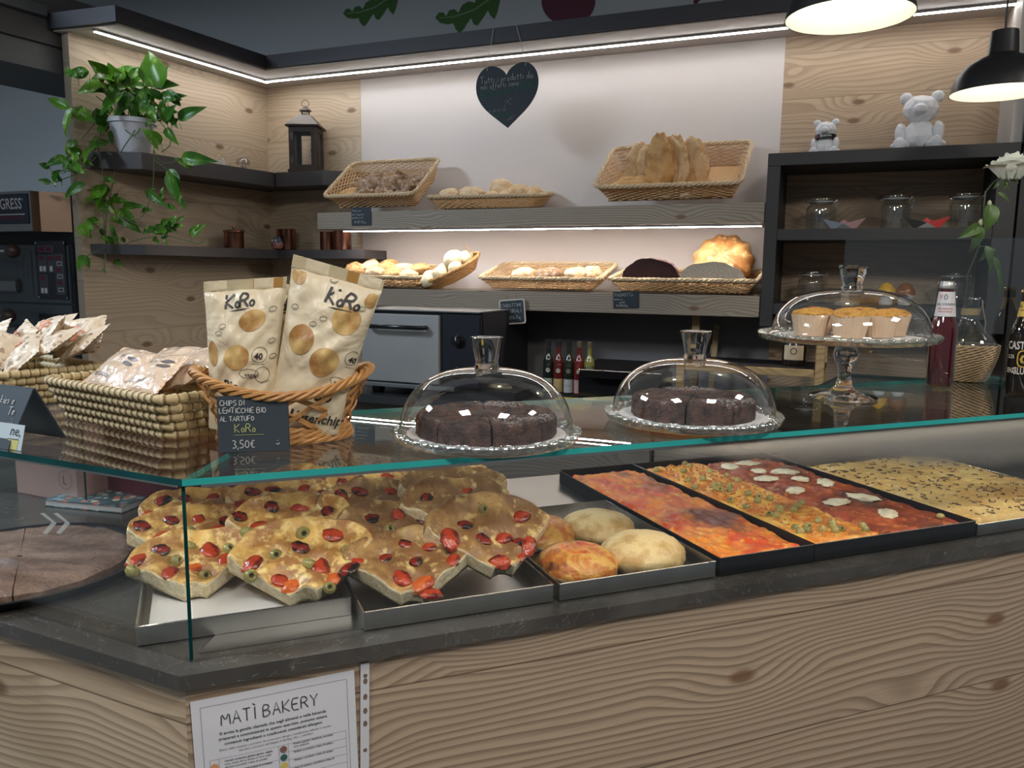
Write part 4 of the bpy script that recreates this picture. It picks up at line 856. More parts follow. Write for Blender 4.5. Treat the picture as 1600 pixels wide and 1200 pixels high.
tray('baking_tray', 'steel tray with four round rolls, left of the black trays', .518, .800, .008, .385, .026, TRAYM)
tray('baking_tray', 'black steel tray holding the red tomato pizza slab', .808, 1.004, .008, .63, .030, TRAYB)
tray('baking_tray', 'black steel tray holding the olive slab and the mozzarella slab', 1.007, 1.395, .008, .63, .030, TRAYB)
tray('baking_tray', 'steel tray at the right end holding the pale slab with dark shavings', 1.402, 1.82, .008, .50, .022, TRAYM)
# baking paper on the first tray
o = MB().grid(16, 16, lambda u, v: (-.055+u*.20, .085+v*.20, .003+.003*(1+noise.noise((u*5, v*5, 0)))), 0).build('baking_paper', M('baking_paper', (.62, .62, .63), .6), None, FF.p(0, 0, ZP), FF.a, smooth=True); tag(o, 'crumpled white baking paper on the corner tray', 'paper')
# materials
t = NT('focaccia_top'); o_ = t.obj(); n1 = t.noise(o_, 16., 3); n2 = t.noise(o_, 55., 4, .6); n3 = t.noise(o_, 260., 2)
c = t.mix(t.ramp(n1, .36, .60), (.80, .50, .15), (.36, .16, .045)); c = t.mix(t.ramp(n2, .46, .66), c, (.86, .64, .26)); c = t.mix(t.math('MULTIPLY', t.ramp(n3, .68, .72), .8), c, (.035, .03, .012))
FTOP = t.pbr(c, .38, 0, t.bump(n2, .5, .006))
t = NT('focaccia_top_browned'); o_ = t.obj(); n1 = t.noise(o_, 14., 3); n2 = t.noise(o_, 50., 4, .6); n3 = t.noise(o_, 260., 2)
c = t.mix(t.ramp(n1, .34, .58), (.60, .38, .14), (.24, .115, .04)); c = t.mix(t.ramp(n2, .52, .70), c, (.72, .54, .23)); c = t.mix(t.math('MULTIPLY', t.ramp(n3, .66, .71), .8), c, (.03, .02, .01))
FTOPB = t.pbr(c, .42, 0, t.bump(n2, .5, .006))
FCRUMB = crumbm('focaccia_crumb', (.92, .84, .62), (.74, .58, .32), 120.)
def toma(name, a, b, burnt, sc=45.): t = NT(name); o_ = t.obj(); n = t.noise(o_, sc, 3); return t.pbr(t.mix(t.ramp(n, .5-burnt*.3, .62-burnt*.3), a, b), .27, 0, t.bump(n, .6, .004))
TOM = toma('roast_tomato', (.42, .045, .014), (.13, .012, .006), 0.12); TOMB = toma('burnt_tomato', (.26, .020, .010), (.012, .006, .005), .30); TOMO = toma('orange_tomato', (.60, .12, .02), (.34, .04, .01), 0.)
OLIV = M('green_olive', (.30, .27, .09), .28, var=.3, vs=60.); OLIH = M('olive_hole', (.02, .018, .01), .6); CHAR = M('charred_crust', (.012, .010, .009), .7, bump=.6, bs=90.)
def topping(par, kind, x, y, z, sz, a, rnd, nrm=None):
    if kind in 'trbo':
        mt = {'t': TOM, 'r': TOM, 'b': TOMB, 'o': TOMO}[kind]; off = rnd.random()*9
        mb = MB().ball((0, 0, 0), (sz*1.12, sz*.80, sz*.40), 26, 14, fn=lambda d: 1+.20*noise.noise(d*1.6+Vector((off, 0, 0)))+.09*noise.noise(d*6+Vector((off, 0, 0))))
        return mb.build('cherry_tomato', mt, par, (x, y, z), (rnd.uniform(-.2, .2), rnd.uniform(-.2, .2), a), smooth=True)
    mb = MB(); n = 18; V = [(sz*.30, -sz*.02), (sz*.34, sz*.50), (sz*.50, sz*.62), (sz*.86, sz*.30), (sz*.95, -.1*sz), (sz*.78, -.55*sz), (.001, -.8*sz)]
    mb.lathe(V, n, cap=False); mb.lathe([(sz*.32, sz*.2), (.0, sz*.1)], n, 1, cap=False)
    tilt = rnd.uniform(.5, 1.1)
    return mb.build('green_olive', [OLIV, OLIH], par, (x, y, z), (tilt, rnd.uniform(-.3, .3), a), smooth=True)
def focaccia(label, s, d, z, face, tilt, roll, rad, half, tops, top, seed, th=.030, burnt_rim=False):
    "wedge of round focaccia: tip towards local -y, crust arc at the back; rests tip down, leaning back"
    r = empty('focaccia_wedge', label, 'focaccia')
    M_ = Matrix.Translation(FF.p(s, d, z)) @ Matrix.Rotation(FF.a+R(face), 4, 'Z') @ Matrix.Rotation(R(roll), 4, 'Y') @ Matrix.Rotation(R(tilt), 4, 'X')
    off = Vector((seed*5.1, seed*2.3, 0)); nr, na = 30, 34; r0 = .14; H = R(half)
    def edge(u, a):      # ragged wedge outline
        rr = rad*(r0+(1-r0)*u); rr *= 1+.05*noise.noise(Vector((a*2.2, seed, u*2)))*(u > .5)-.13*u*u*abs(a/H)**5; return rr
    dents = [(x*rad, y*rad, sz) for (_, x, y, sz) in tops]
    def top_h(x, y, u, a):
        h = th*(1+.18*fbm(Vector((x, y, 0))*22+off, 1, 3)); h += .012*math.exp(-((1-u)/.13)**2)*(1+.4*noise.noise(Vector((a*4, seed, 1))))
        h += .006*noise.noise(Vector((x*28, y*28, seed)))
        for (X, Y, sz) in dents: h -= .0085*math.exp(-((x-X)**2+(y-Y)**2)/(sz*sz*1.5))
        if u > .9: h -= th*.55*((u-.9)/.1)**2
        return h
    def P(i, j):
        u, v = i/nr, j/na; a = -H+2*H*v; rr = edge(u, a); x = rr*math.sin(a); y = rr*math.cos(a); return x, y, u, a
    tv = []
    for j in range(na+1):
        for i in range(nr+1): x, y, u, a = P(i, j); tv.append((x, y, top_h(x, y, u, a)))
    mb = MB(); m = nr+1
    mb.add(tv, [(j*m+i, j*m+i+1, (j+1)*m+i+1, (j+1)*m+i) for j in range(na) for i in range(nr)][::1], 0)
    mb.f = [f[::-1] for f in mb.f]
    def side(idx, mi, wob):
        n = len(idx); L = 5; V = []
        for k in range(L+1):
            f = k/L
            for q in idx:
                x, y, z0 = tv[q]; w_ = wob*noise.noise(Vector((x*90, y*90, f*3+seed)))*(0 < k < L); V.append((x*(1+w_)-.0*f, y*(1+w_), z0*(1-f)))
        F = [(k*n+i, k*n+i+1, (k+1)*n+i+1, (k+1)*n+i) for k in range(L) for i in range(n-1)]; mb.add(V, F, mi)
    side([i for i in range(m)], 1, .02); side([na*m+i for i in range(m)][::-1], 1, .02); side([j*m+nr for j in range(na+1)], 0, 0.); side([j*m for j in range(na+1)][::-1], 1, .03)
    mb.add([(x, y, .0) for x, y, _ in tv], [(j*m+i, j*m+i+1, (j+1)*m+i+1, (j+1)*m+i) for j in range(na) for i in range(nr)], 0)
    # side winding is not uniform: recalc outside
    o = mb.build('bread_base', [top, FCRUMB], r, smooth=True, sharp=45)
    b = bmesh.new(); b.from_mesh(o.data); bmesh.ops.remove_doubles(b, verts=b.verts, dist=1e-5); bmesh.ops.recalc_face_normals(b, faces=b.faces); b.to_mesh(o.data); b.free()
    rnd = random.Random(seed)
    for (k, x, y, sz) in tops:
        sz *= 1.14 if k != 'v' else 1.12
        X, Y = x*rad, y*rad; u = min(1, math.hypot(X, Y)/rad); a = math.atan2(X, Y)
        topping(r, k, X, Y, top_h(X, Y, u, a)+sz*(.16 if k != 'v' else .24), sz, rnd.uniform(0, 3.1), rnd)
    if burnt_rim: MB().ball((0, 0, 0), (.018, .012, .014), 16, 10, fn=lambda d: 1+.5*noise.noise(d*5)).build('charred_crust', CHAR, r, (rad*.62, rad*.72, th+.006), smooth=True)
    r.matrix_world = M_; return r
T1 = [('r', -.52, .62, .013), ('v', -.56, .48, .010), ('b', -.30, .70, .013), ('v', -.15, .56, .010), ('r', -.22, .36, .014), ('v', -.02, .74, .010), ('r', .16, .62, .015), ('v', .36, .66, .010), ('t', .30, .44, .013), ('v', .10, .28, .009), ('o', .02, .40, .010)]
T2 = [('r', -.42, .50, .014), ('v', -.42, .34, .010), ('t', -.20, .30, .013), ('v', -.22, .58, .010), ('o', -.08, .20, .013), ('b', -.02, .62, .013), ('v', .06, .44, .011), ('v', .02, .80, .011), ('t', .16, .36, .014), ('r', .28, .76, .015), ('v', .40, .54, .011), ('r', .48, .40, .013), ('o', .26, .24, .011), ('v', .22, .14, .009)]
T3 = [('b', -.50, .66, .013), ('b', -.18, .76, .012), ('r', .12, .70, .012), ('b', .40, .64, .013), ('v', .0, .50, .010), ('r', -.3, .46, .012), ('t', .3, .46, .012)]
T4 = [('b', -.56, .50, .014), ('b', -.22, .60, .010), ('r', -.08, .30, .014), ('o', .10, .22, .016), ('r', .18, .12, .013), ('b', .06, .52, .011), ('r', .22, .72, .011), ('r', .42, .50, .012), ('b', -.02, .76, .010)]
T5 = [('r', -.42, .46, .017), ('b', -.22, .64, .012), ('b', -.10, .44, .012), ('r', .10, .44, .013), ('b', .24, .40, .010), ('r', .30, .30, .014), ('r', .34, .66, .013), ('r', -.02, .16, .014), ('v', .0, .80, .0085), ('t', .20, .20, .008)]
T6 = [('b', -.34, .74, .013), ('b', -.10, .78, .013), ('r', .25, .74, .012), ('b', .46, .60, .012), ('r', -.5, .5, .012)]
focaccia('olive and tomato focaccia wedge at the front left, behind the glass corner post', 0.006, .165, ZP+.004, 2, 19, 0, .150, 46, T1, FTOP, 1)
focaccia('olive and tomato focaccia wedge at the left, second in its overlapping row', 0.004, .262, ZP+.024, 4, 17, 0, .145, 47, T3, FTOP, 2)
focaccia('olive and tomato focaccia wedge at the left, rearmost of its overlapping row', 0.010, .345, ZP+.040, 3, 15, 0, .140, 47, T6, FTOP, 3)
focaccia('olive and tomato focaccia wedge in front on the corner tray, with the most toppings', .150, .085, ZP+.004, -8, 25, -3, .172, 47, T2, FTOP, 4)
focaccia('focaccia wedge directly behind the one with the most toppings', .148, .210, ZP+.032, -4, 20, 0, .158, 48, T3+[('v', -.42, .4, .011)], FTOP, 5)
focaccia('focaccia wedge third from the front in the second row of the corner tray', .155, .305, ZP+.048, 0, 16, 0, .150, 48, T6+[('v', .1, .5, .009)], FTOP, 6)
focaccia('focaccia wedge with a charred black corner, rearmost on the corner tray', .182, .385, ZP+.058, -4, 14, 0, .135, 48, T3, FTOP, 7, burnt_rim=True)
focaccia('browned tomato focaccia wedge at the front left of the middle tray', .296, .032, ZP+.004, -12, 22, -2, .158, 46, T4, FTOPB, 8)
focaccia('browned focaccia wedge second in the left row of the middle tray', .298, .140, ZP+.028, -4, 19, 0, .150, 47, T3, FTOPB, 9)
focaccia('browned focaccia wedge third in the left row of the middle tray', .300, .235, ZP+.046, 2, 17, 0, .150, 50, T6, FTOPB, 10)
focaccia('golden focaccia wedge rearmost in the left row of the middle tray', .330, .330, ZP+.052, 8, 12, 0, .150, 48, T6, FTOP, 11)
focaccia('big browned tomato focaccia wedge at the front right of the middle tray', .444, .050, ZP+.016, 0, 31, 2, .172, 46, T5, FTOPB, 12)
focaccia('browned focaccia wedge just behind the big one on the middle tray', .425, .165, ZP+.050, 0, 20, 0, .150, 50, [('b', -.3, .7, .012), ('r', .2, .74, .011)], FTOPB, 13)
focaccia('browned focaccia wedge with two burnt tomatoes, third in the right row of the middle tray', .432, .225, ZP+.066, -6, 16, 2, .150, 50, [('b', -.22, .60, .014), ('b', .10, .66, .013), ('r', -.4, .45, .01), ('b', .38, .52, .010)], FTOPB, 14)
focaccia('golden focaccia wedge rearmost in the right row of the middle tray', .460, .310, ZP+.056, 0, 13, 0, .145, 48, T6, FTOP, 15)
# ---- round rolls
t = NT('herb_roll_crust'); o_ = t.obj(); n1 = t.noise(o_, 28., 4, .6); n2 = t.noise(o_, 300., 2)
c = t.mix(t.ramp(n1, .42, .66), (.80, .62, .32), (.58, .36, .13)); c = t.mix(t.math('MULTIPLY', t.ramp(n2, .66, .70), .5), c, (.16, .12, .04)); HERB = t.pbr(c, .5, 0, t.bump(n1, .6, .006))
t = NT('tomato_roll_crust'); o_ = t.obj(); g = t.n('SeparateXYZ', {0: o_}); rr = t.n('VectorMath', {0: o_}, operation='LENGTH').outputs['Value']; n1 = t.noise(o_, 26., 4, .6, .6); n2 = t.noise(o_, 70., 4)
red = t.mix(t.ramp(n2, .4, .62), (.72, .12, .02), (.50, .035, .012)); dough = t.mix(t.ramp(n1, .45, .6), (.74, .42, .10), (.55, .17, .03))
c = t.mix(t.ramp(t.math('ADD', rr, t.math('MULTIPLY', t.math('SUBTRACT', n1, .5), .07)), .042, .058), red, dough); c = t.mix(t.ramp(t.noise(o_, 19., 3, .6), .60, .70), c, (.12, .035, .015)); c = t.mix(t.ramp(g.outputs[2], .010, .017), (.76, .58, .33), c)
TOMR = t.pbr(c, .25, 0, t.bump(n2, .7, .006))
def roundroll(label, s, d, rad, h, mt, seed, rz=0, mb_=None):
    off = Vector((seed*3.3, seed, 0))
    mb = MB().ball((0, 0, 0), (rad, rad*.93, h), 44, 26, fn=lambda q: 1+.05*fbm(q*1.8+off, 1, 4)+(.03*noise.noise(q*7+off) if q.z > 0 else 0))
    mb.v = [(x, y, (max(z, -.45*h) if z > -.45*h else -.45*h+.1*(z+.45*h))+.50*h) for x, y, z in mb.v]
    o = mb.build('round_roll', mt, None, FF.p(s, d, ZP+.0015), FF.a+rz, smooth=True, sharp=180); return tag(o, label, 'bread roll')
roundroll('round roll with bright red tomato sauce at the back left of its steel tray', .592, .262, .073, .030, TOMR, 1, .4)
roundroll('plain herb topped round roll at the back right of its steel tray', .712, .255, .070, .032, HERB, 2)
roundroll('round roll with darker browned tomato topping at the front left of its steel tray', .588, .092, .070, .034, TOMR, 3, 2.2)
roundroll('plain golden round roll at the front right of its steel tray', .716, .100, .074, .036, HERB, 4)
# ---- pizza slabs
def pizza(label, s0, s1, d0, d1, h, mt, seed, fold=0.):
    off = Vector((seed*7, 0, 0)); w, d = s1-s0, d1-d0
    r = empty('pizza_slab', label, 'pizza', FF.p((s0+s1)/2, (d0+d1)/2, ZP+.0016), FF.a)
    def f(u, v):
        x, y = (u-.5)*w, (v-.5)*d; e = min(u*w, (1-u)*w, v*d, (1-v)*d)
        z = h*(min(1, (e/.012)) if e < .012 else 1)**.5+.006*fbm(Vector((x, y, 0))*14+off, 1, 4)+.004*noise.noise(Vector((x*60, y*60, seed)))*(e > .006)
        x += .004*noise.noise(Vector((u*3, v*9, seed))); return (x, y, max(.0012, z))
    mb = MB().grid(44, 90, f, 0); n = 45
    o = mb.build('dough', mt, r, smooth=True, sharp=180); return r, f, w, d
def pzm(name, a, b, c_, burnt=(.10, .03, .012), sc=14., bl=(.60, .70), rough=.28):
    t = NT(name); o_ = t.obj(); n1 = t.noise(o_, sc, 4, .6, .8); n2 = t.noise(o_, 60., 4, .65); n3 = t.noise(o_, sc*.6, 3)
    c = t.mix(t.ramp(n1, .40, .56), a, b); c = t.mix(t.ramp(n2, .52, .68), c, c_); c = t.mix(t.ramp(n3, *bl), c, burnt); return t.pbr(c, rough, 0, t.bump(n2, .6, .006))
SAUCE = pzm('tomato_pizza', (.85, .27, .03), (.64, .07, .014), (.90, .46, .07), (.14, .025, .012), 9., (.50, .66))
DOUGHO = pzm('oily_pizza', (.90, .50, .08), (.76, .25, .03), (.88, .60, .18), (.30, .13, .05), 12., (.58, .7))
SAUCED = pzm('dark_pizza', (.42, .075, .025), (.24, .045, .02), (.60, .19, .05), (.07, .025, .015), 10., (.5, .68))
PALEP = pzm('pale_pizza', (.74, .52, .20), (.64, .40, .13), (.80, .62, .32), (.50, .28, .09), 8., (.60, .74), .45)
pizza('long red tomato pizza slab in the black tray', .812, 1.000, .014, .60, .026, SAUCE, 1)
r2, f2, w2_, d2_ = pizza('pizza slab with olives and crumbled tuna in the wider black tray', 1.011, 1.180, .014, .60, .026, DOUGHO, 2)
r3, f3, w3_, d3_ = pizza('dark pizza slab with white mozzarella patches in the wider black tray', 1.186, 1.390, .014, .60, .024, SAUCED, 3)
r4, f4, w4_, d4_ = pizza('pale pizza slab with dark shavings at the right end of the case', 1.406, 1.815, .012, .49, .026, PALEP, 4)
rnd = random.Random(7)
GOL = M('plain_olive', (.42, .36, .12), .25, var=.25, vs=40.)
for i in range(42):
    u, v = rnd.uniform(.08, .95), rnd.uniform(.04, .97)
    if i < 4: u, v = (.22, .45, .62, .85)[i], (.10, .06, .12, .05)[i]
    x, y, z = f2(u, v); topping_o = MB().lathe([(.0018, .0062), (.0032, .0072), (.0068, .004), (.0078, 0), (.0066, -.005), (.001, -.0075)], 12, cap=False).lathe([(.0022, .0055), (0, .002)], 10, 1, cap=False)
    topping_o.build('olive', [GOL if i % 3 else OLIV, OLIH], r2, (x, y, z+.0035), (rnd.uniform(.2, 1.4), 0, rnd.uniform(0, 6)), smooth=True)
mb = MB()
for i in range(420):
    u, v = rnd.uniform(.12, .88), rnd.random()**.8*.94+.03; x, y, z = f2(u, v)
    s_ = rnd.uniform(.002, .0042); mb.ball((x, y, z+s_*.4), (s_, s_*rnd.uniform(.6, 1), s_*.7), 6, 4, fn=lambda d: 1+.3*noise.noise(d*3+Vector((i, 0, 0))))
o = mb.build('tuna_crumbs', toma('tuna', (.62, .25, .08), (.48, .14, .04), 0., 90.), r2, smooth=True); o['kind'] = 'stuff'
MOZZ = M('mozzarella', (.80, .74, .55), .3, var=.08, vs=60., bump=.5, bs=60.)
for i, (u, v, a, b) in enumerate([(.18, .90, .030, .022), (.52, .93, .034, .02), (.22, .68, .030, .022), (.62, .74, .030, .020), (.18, .50, .026, .018), (.70, .54, .032, .019), (.55, .62, .02, .014), (.28, .33, .034, .020), (.70, .35, .032, .022), (.46, .16, .034, .018), (.40, .80, .02, .016)]):
    x, y, z = f3(u, v)
    MB().ball((0, 0, 0), (a, b, .006), 28, 8, fn=lambda d: 1+.35*fbm(Vector((d.x, d.y, 0))*2.2+Vector((i*3, 0, 0)), 1, 3)).build('mozzarella', MOZZ, r3, (x, y, z+.003), rnd.uniform(0, 3), smooth=True)
x, y, z = f3(.84, .07); MB().ball((0, 0, 0), (.008, .008, .006), 12, 8).build('olive', GOL, r3, (x, y, z+.004), smooth=True)
mb = MB(); SHV = M('dark_shaving', (.035, .016, .02), .5)
for i in range(300):
    u, v = rnd.uniform(.03, .97), rnd.uniform(.03, .97); x, y, z = f4(u, v); a = rnd.uniform(0, 3.14); L = rnd.uniform(.006, .014)
    pts = []
    for k in range(4): q = (k/3-.5)*L; bx = x+q*math.cos(a)+.003*math.sin(k*2+i)*math.sin(a); by = y+q*math.sin(a); pts.append((bx, by, z+.0012+.001*(k % 2)))
    mb.tube(pts, .0009, 4)
o = mb.build('dark_shavings', SHV, r4, smooth=True); o['kind'] = 'stuff'
# ---- large round brown cake in a black tin on the left side
pts = [at(185, 853, .955), at(168, 890, .955), at(95, 912, .955), at(0, 920, .955), at(90, 817, .955), at(150, 830, .955)]
A = [[2*p.x, 2*p.y, 1] for p in pts]; bb = [p.x**2+p.y**2 for p in pts]
AtA = Matrix([[sum(A[k][i]*A[k][j] for k in range(6)) for j in range(3)] for i in range(3)]); Atb = Vector([sum(A[k][i]*bb[k] for k in range(6)) for i in range(3)])
sol = AtA.inverted() @ Atb; cx, cy = sol[0], sol[1]; cr = math.sqrt(sol[2]+cx*cx+cy*cy); cr = min(cr, .17)
print('round cake', cx, cy, cr)
r = empty('round_tin', 'black round tin under the brown cake at the left of the case', 'tin', (cx, cy, ZS+.001), 0)
MB().lathe([(0, 0), (cr+.005, 0), (cr+.022, .016), (cr+.026, .017), (cr+.026, .019), (cr+.019, .0185), (cr+.002, .004), (0, .004)], 64).build('tin_body', TRAYB, r, smooth=True)
t = NT('brown_cake'); o_ = t.obj(); n1 = t.noise(t.scale(o_, (6, 22, 6)), 1., 4, .6); n2 = t.noise(o_, 70., 4, .6); BRC = t.pbr(t.mix(t.ramp(n1, .38, .66), (.24, .155, .12), (.115, .065, .048)), .5, 0, t.bump(t.math('ADD', n2, n1), .6, .008))
for k in range(8):
    sl = MB(); a0 = 2*math.pi*k/8+.5; a1 = a0+2*math.pi/8-.012
    def f(u, v, a0=a0, a1=a1): a = a0+(a1-a0)*v; q = .004+(cr-.006)*u; return (q*math.cos(a), q*math.sin(a), (.024+.0025*noise.noise(Vector((q*40*math.cos(a), q*40*math.sin(a), 2))))*(1 if u < .97 else .75))
    sl.grid(20, 12, f, 0); e = [f(0, j/12) for j in range(13)]
    top = [f(i/20, 0) for i in range(21)]; sl.add(top+[(x, y, .0045) for x, y, z in top], [(i, 21+i, 22+i, i+1) for i in range(20)])
    top = [f(i/20, 1) for i in range(21)]; sl.add(top+[(x, y, .0045) for x, y, z in top], [(i, i+1, 22+i, 21+i) for i in range(20)])
    top = [f(1, j/12) for j in range(13)]; sl.add(top+[(x, y, .0045) for x, y, z in top], [(i, 13+i, 14+i, i+1) for i in range(12)])
    am = (a0+a1)/2; dirn = ['right', 'back right', 'back', 'back left', 'left', 'front left', 'front', 'front right'][int(round(am/(math.pi/4))) % 8]
    o = sl.build('cake_slice', BRC, None, (cx, cy, ZS+.0015), smooth=True, sharp=50); tag(o, dirn+' slice of the flat brown cake in the black round tin', 'cake slice', 'slices of the flat brown cake')
# ------------------------------------------------------------------ cakes and muffins under glass domes
CHOC = NT('chocolate_cake'); _o = CHOC.obj(); n1 = CHOC.noise(_o, 40., 5, .7); n2 = CHOC.noise(_o, 11., 3); n3 = CHOC.noise(_o, 260., 2); sz_ = CHOC.n('SeparateXYZ', {0: _o}).outputs[2]
_c = CHOC.mix(CHOC.ramp(n1, .35, .65), (.022, .009, .006), (.12, .058, .038)); _dust = CHOC.math('MULTIPLY', CHOC.math('MULTIPLY', CHOC.ramp(n2, .54, .66), CHOC.ramp(n3, .44, .60)), CHOC.ramp(sz_, .026, .0285))
_c = CHOC.mix(CHOC.math('MULTIPLY', _dust, .75), _c, (.55, .50, .48)); CHOC = CHOC.pbr(_c, .55, 0, CHOC.bump(n1, 1., .014))
DOILY = M('paper_doily', (.80, .80, .80), .8, bump=.4, bs=150.)
def scallop(r0, n, amp): return lambda a, z: 1+amp*abs(math.sin(n*a/2))
def dome(par_label, P, rr, hd, solo=None):
    r = empty('glass_dome', par_label, 'cake dome', P, 0); pr = []
    for i in range(25):
        a = math.pi/2*i/24; pr.append((rr*math.cos(a)**.72 if i < 24 else .004, hd*math.sin(a)**.95))
    MB().lathe([(rr*1.035, .0), (rr*1.035, .003), (rr*1.005, .006)]+pr[1:], 72, cap=False).build('cover', CLEARD, r, smooth=True)
    k = rr/.138
    MB().lathe([(.0, hd+.0005), (.020*k, hd+.0005), (.0185*k, hd+.006), (.0175*k, hd+.010), (.0265*k, hd+.046), (.0255*k, hd+.0475), (.022*k, hd+.0465), (0, hd+.0465)], 12 if False else 40).build('knob', SOLID, r, smooth=True, sharp=50); return r
CLEARD = sheet('dome_glass', (.985, .985, .985), 0, .075, 1.5)
PRESS = sheet('pressed_glass', (.90, .95, .95), .06, .16, 1.6)
def plate(label, P, rr, foot=None):
    r = empty('cake_stand', label, 'cake stand', P, 0); n = 44
    zr = 0 if foot is None else foot
    pr = [(.0, zr+.010), (rr*.90, zr+.010), (rr*.97, zr+.013), (rr*1.0, zr+.018), (rr*1.015, zr+.016), (rr*1.0, zr+.006), (rr*.93, zr+.002), (rr*.4, zr), (0, zr)]
    MB().lathe(pr, 176, wob=lambda a, z: 1+(.022*abs(math.sin(n*a/2)) if z > zr+.012 else .012*abs(math.sin(n*a/2)))).build('plate', PRESS, r, smooth=True, sharp=60)
    mb = MB()
    for i in range(n): a = 2*math.pi*(i+.5)/n; mb.ball((rr*1.0*math.cos(a), rr*1.0*math.sin(a), zr+.0165), (.0075, .0075, .0045), 8, 6)
    mb.build('beaded_rim', PRESS, r, smooth=True)
    MB().lathe([(0, zr+.0105), (rr*.86, zr+.0108), (rr*.86, zr+.0118), (0, zr+.0116)], 132, wob=lambda a, z: 1+.022*abs(math.sin(33*a/2))).build('doily', DOILY, r, smooth=True, sharp=60)
    if foot:
        MB().lathe([(0, 0), (.066, 0), (.068, .004), (.062, .007), (.030, .013), (.017, .026), (.013, .046), (.013, .060), (.022, .078), (.026, .092), (.022, .106), (.016, zr-.0005), (0, zr-.0005)], 44).build('stem', SOLID, r, smooth=True, sharp=60)
    else: MB().lathe([(rr*.55, 0), (rr*.60, 0), (rr*.52, -.0005+.0), (rr*.50, .001)], 48).build('foot_ring', PRESS, r, smooth=True)
    return r
def cake(P, rad, h, where, nsl=8, seed=0, ctr=True):
    names = ['right', 'back right', 'back', 'back left', 'left', 'front left', 'front', 'front right']
    for k in range(nsl):
        a0 = 2*math.pi*k/nsl+.12+seed; a1 = a0+2*math.pi/nsl-.03; mb = MB(); r0 = .30 if ctr else .02
        def tp(u, v):
            a = a0+(a1-a0)*v; q = rad*(r0+(1-r0)*u)*(1+.012*noise.noise(Vector((a*5, seed, 0)))); x, y = q*math.cos(a), q*math.sin(a); e = min(u, 1-u)
            z = h*(1+.09*fbm(Vector((x*30, y*30, seed)), 1, 3))+.0035*noise.noise(Vector((x*170, y*170, 0)))
            if ctr: z -= .006*math.exp(-(u/.12)**2)
            if u > .93: z -= .008*((u-.93)/.07)**2
            ev = min(v, 1-v); z -= .003*math.exp(-(ev/.04)**2); return (x, y, z)
        mb.grid(18, 14, tp, 0); L = 4
        def wall(fn, m):
            top = [fn(i/m) for i in range(m+1)]; V = []
            for k2 in range(L+1):
                f = k2/L; V += [(x*(1+.020*noise.noise(Vector((x*120, z*90+k2, y*120)))*(0 < k2)), y*(1+.012*noise.noise(Vector((y*120, z*90+k2, x*120)))*(0 < k2)), z*(1-f)) for x, y, z in top]
            mb.add(V, [(q*(m+1)+i, q*(m+1)+i+1, (q+1)*(m+1)+i+1, (q+1)*(m+1)+i) for q in range(L) for i in range(m)])
        wall(lambda t: tp(t, 0), 18); wall(lambda t: tp(1-t, 1), 18); wall(lambda t: tp(1, t), 14); wall(lambda t: tp(0, 1-t), 14)
        o = mb.build('cake_slice', CHOC, None, P, smooth=True, sharp=50)
        b = bmesh.new(); b.from_mesh(o.data); bmesh.ops.remove_doubles(b, verts=b.verts, dist=1e-5); bmesh.ops.recalc_face_normals(b, faces=b.faces); b.to_mesh(o.data); b.free()
        am = (a0+a1)/2; tag(o, names[int(round(am/(math.pi/4))) % 8]+' slice of the chocolate cake under the '+where+' dome', 'cake slice', 'slices of the '+where+' chocolate cake')
    if ctr:
        o = MB().lathe([(0, .0), (rad*.285, 0), (rad*.285, h*.9), (rad*.26, h*.97), (0, h*.98)], 40, wob=lambda a, z: 1+.03*noise.noise(Vector((math.cos(a)*2, math.sin(a)*2, z*30)))).build('cake_centre', CHOC, None, P, smooth=True, sharp=60)
        tag(o, 'small round centre piece of the chocolate cake under the '+where+' glass dome', 'cake')
c1 = at(760, 674, ZT+.014); c2 = at(1082, 647, ZT+.014)
for c, nm, rr, rk, sd in ((c1, 'left', .139, .107, 0), (c2, 'middle', .146, .105, .35)):
    B0 = Vector((c.x, c.y, ZT+.0008)); plate('low beaded glass cake stand under the '+nm+' chocolate cake', B0, rr)
    cake(B0+Vector((0 if nm == 'left' else .0, 0, .0125)), rk, .031 if nm == 'left' else .034, nm, 8, sd, nm == 'left')
    dome('clear glass dome with a flared knob over the '+nm+' chocolate cake', B0+Vector((0, 0, .0125)), rr*.955, .098)
cf = at(1317, 622, ZT); B0 = Vector((cf.x, cf.y, ZT+.0008)); FT = .118
plate('tall footed glass cake stand holding the muffins', B0, .172, FT)
dome('clear glass dome with a flared knob over the muffins', B0+Vector((.004, 0, FT+.0125)), .155, .098)
CASEP = NT('muffin_paper'); _o = CASEP.obj(); CASEP = CASEP.pbr(CASEP.mix(CASEP.noise(_o, 30., 3), (.66, .46, .30), (.80, .62, .44)), .6, 0, CASEP.bump(CASEP.noise(_o, 60., 3), .5, .004))
MUFT = crumbm('muffin_top', (.82, .47, .11), (.62, .28, .05), 110., 1.)
RASP = M('baked_berry', (.42, .10, .06), .4, var=.4, vs=80.)
rv = Vector((RT.x, RT.y, 0)).normalized(); dv = Vector((-rv.y, rv.x, 0))
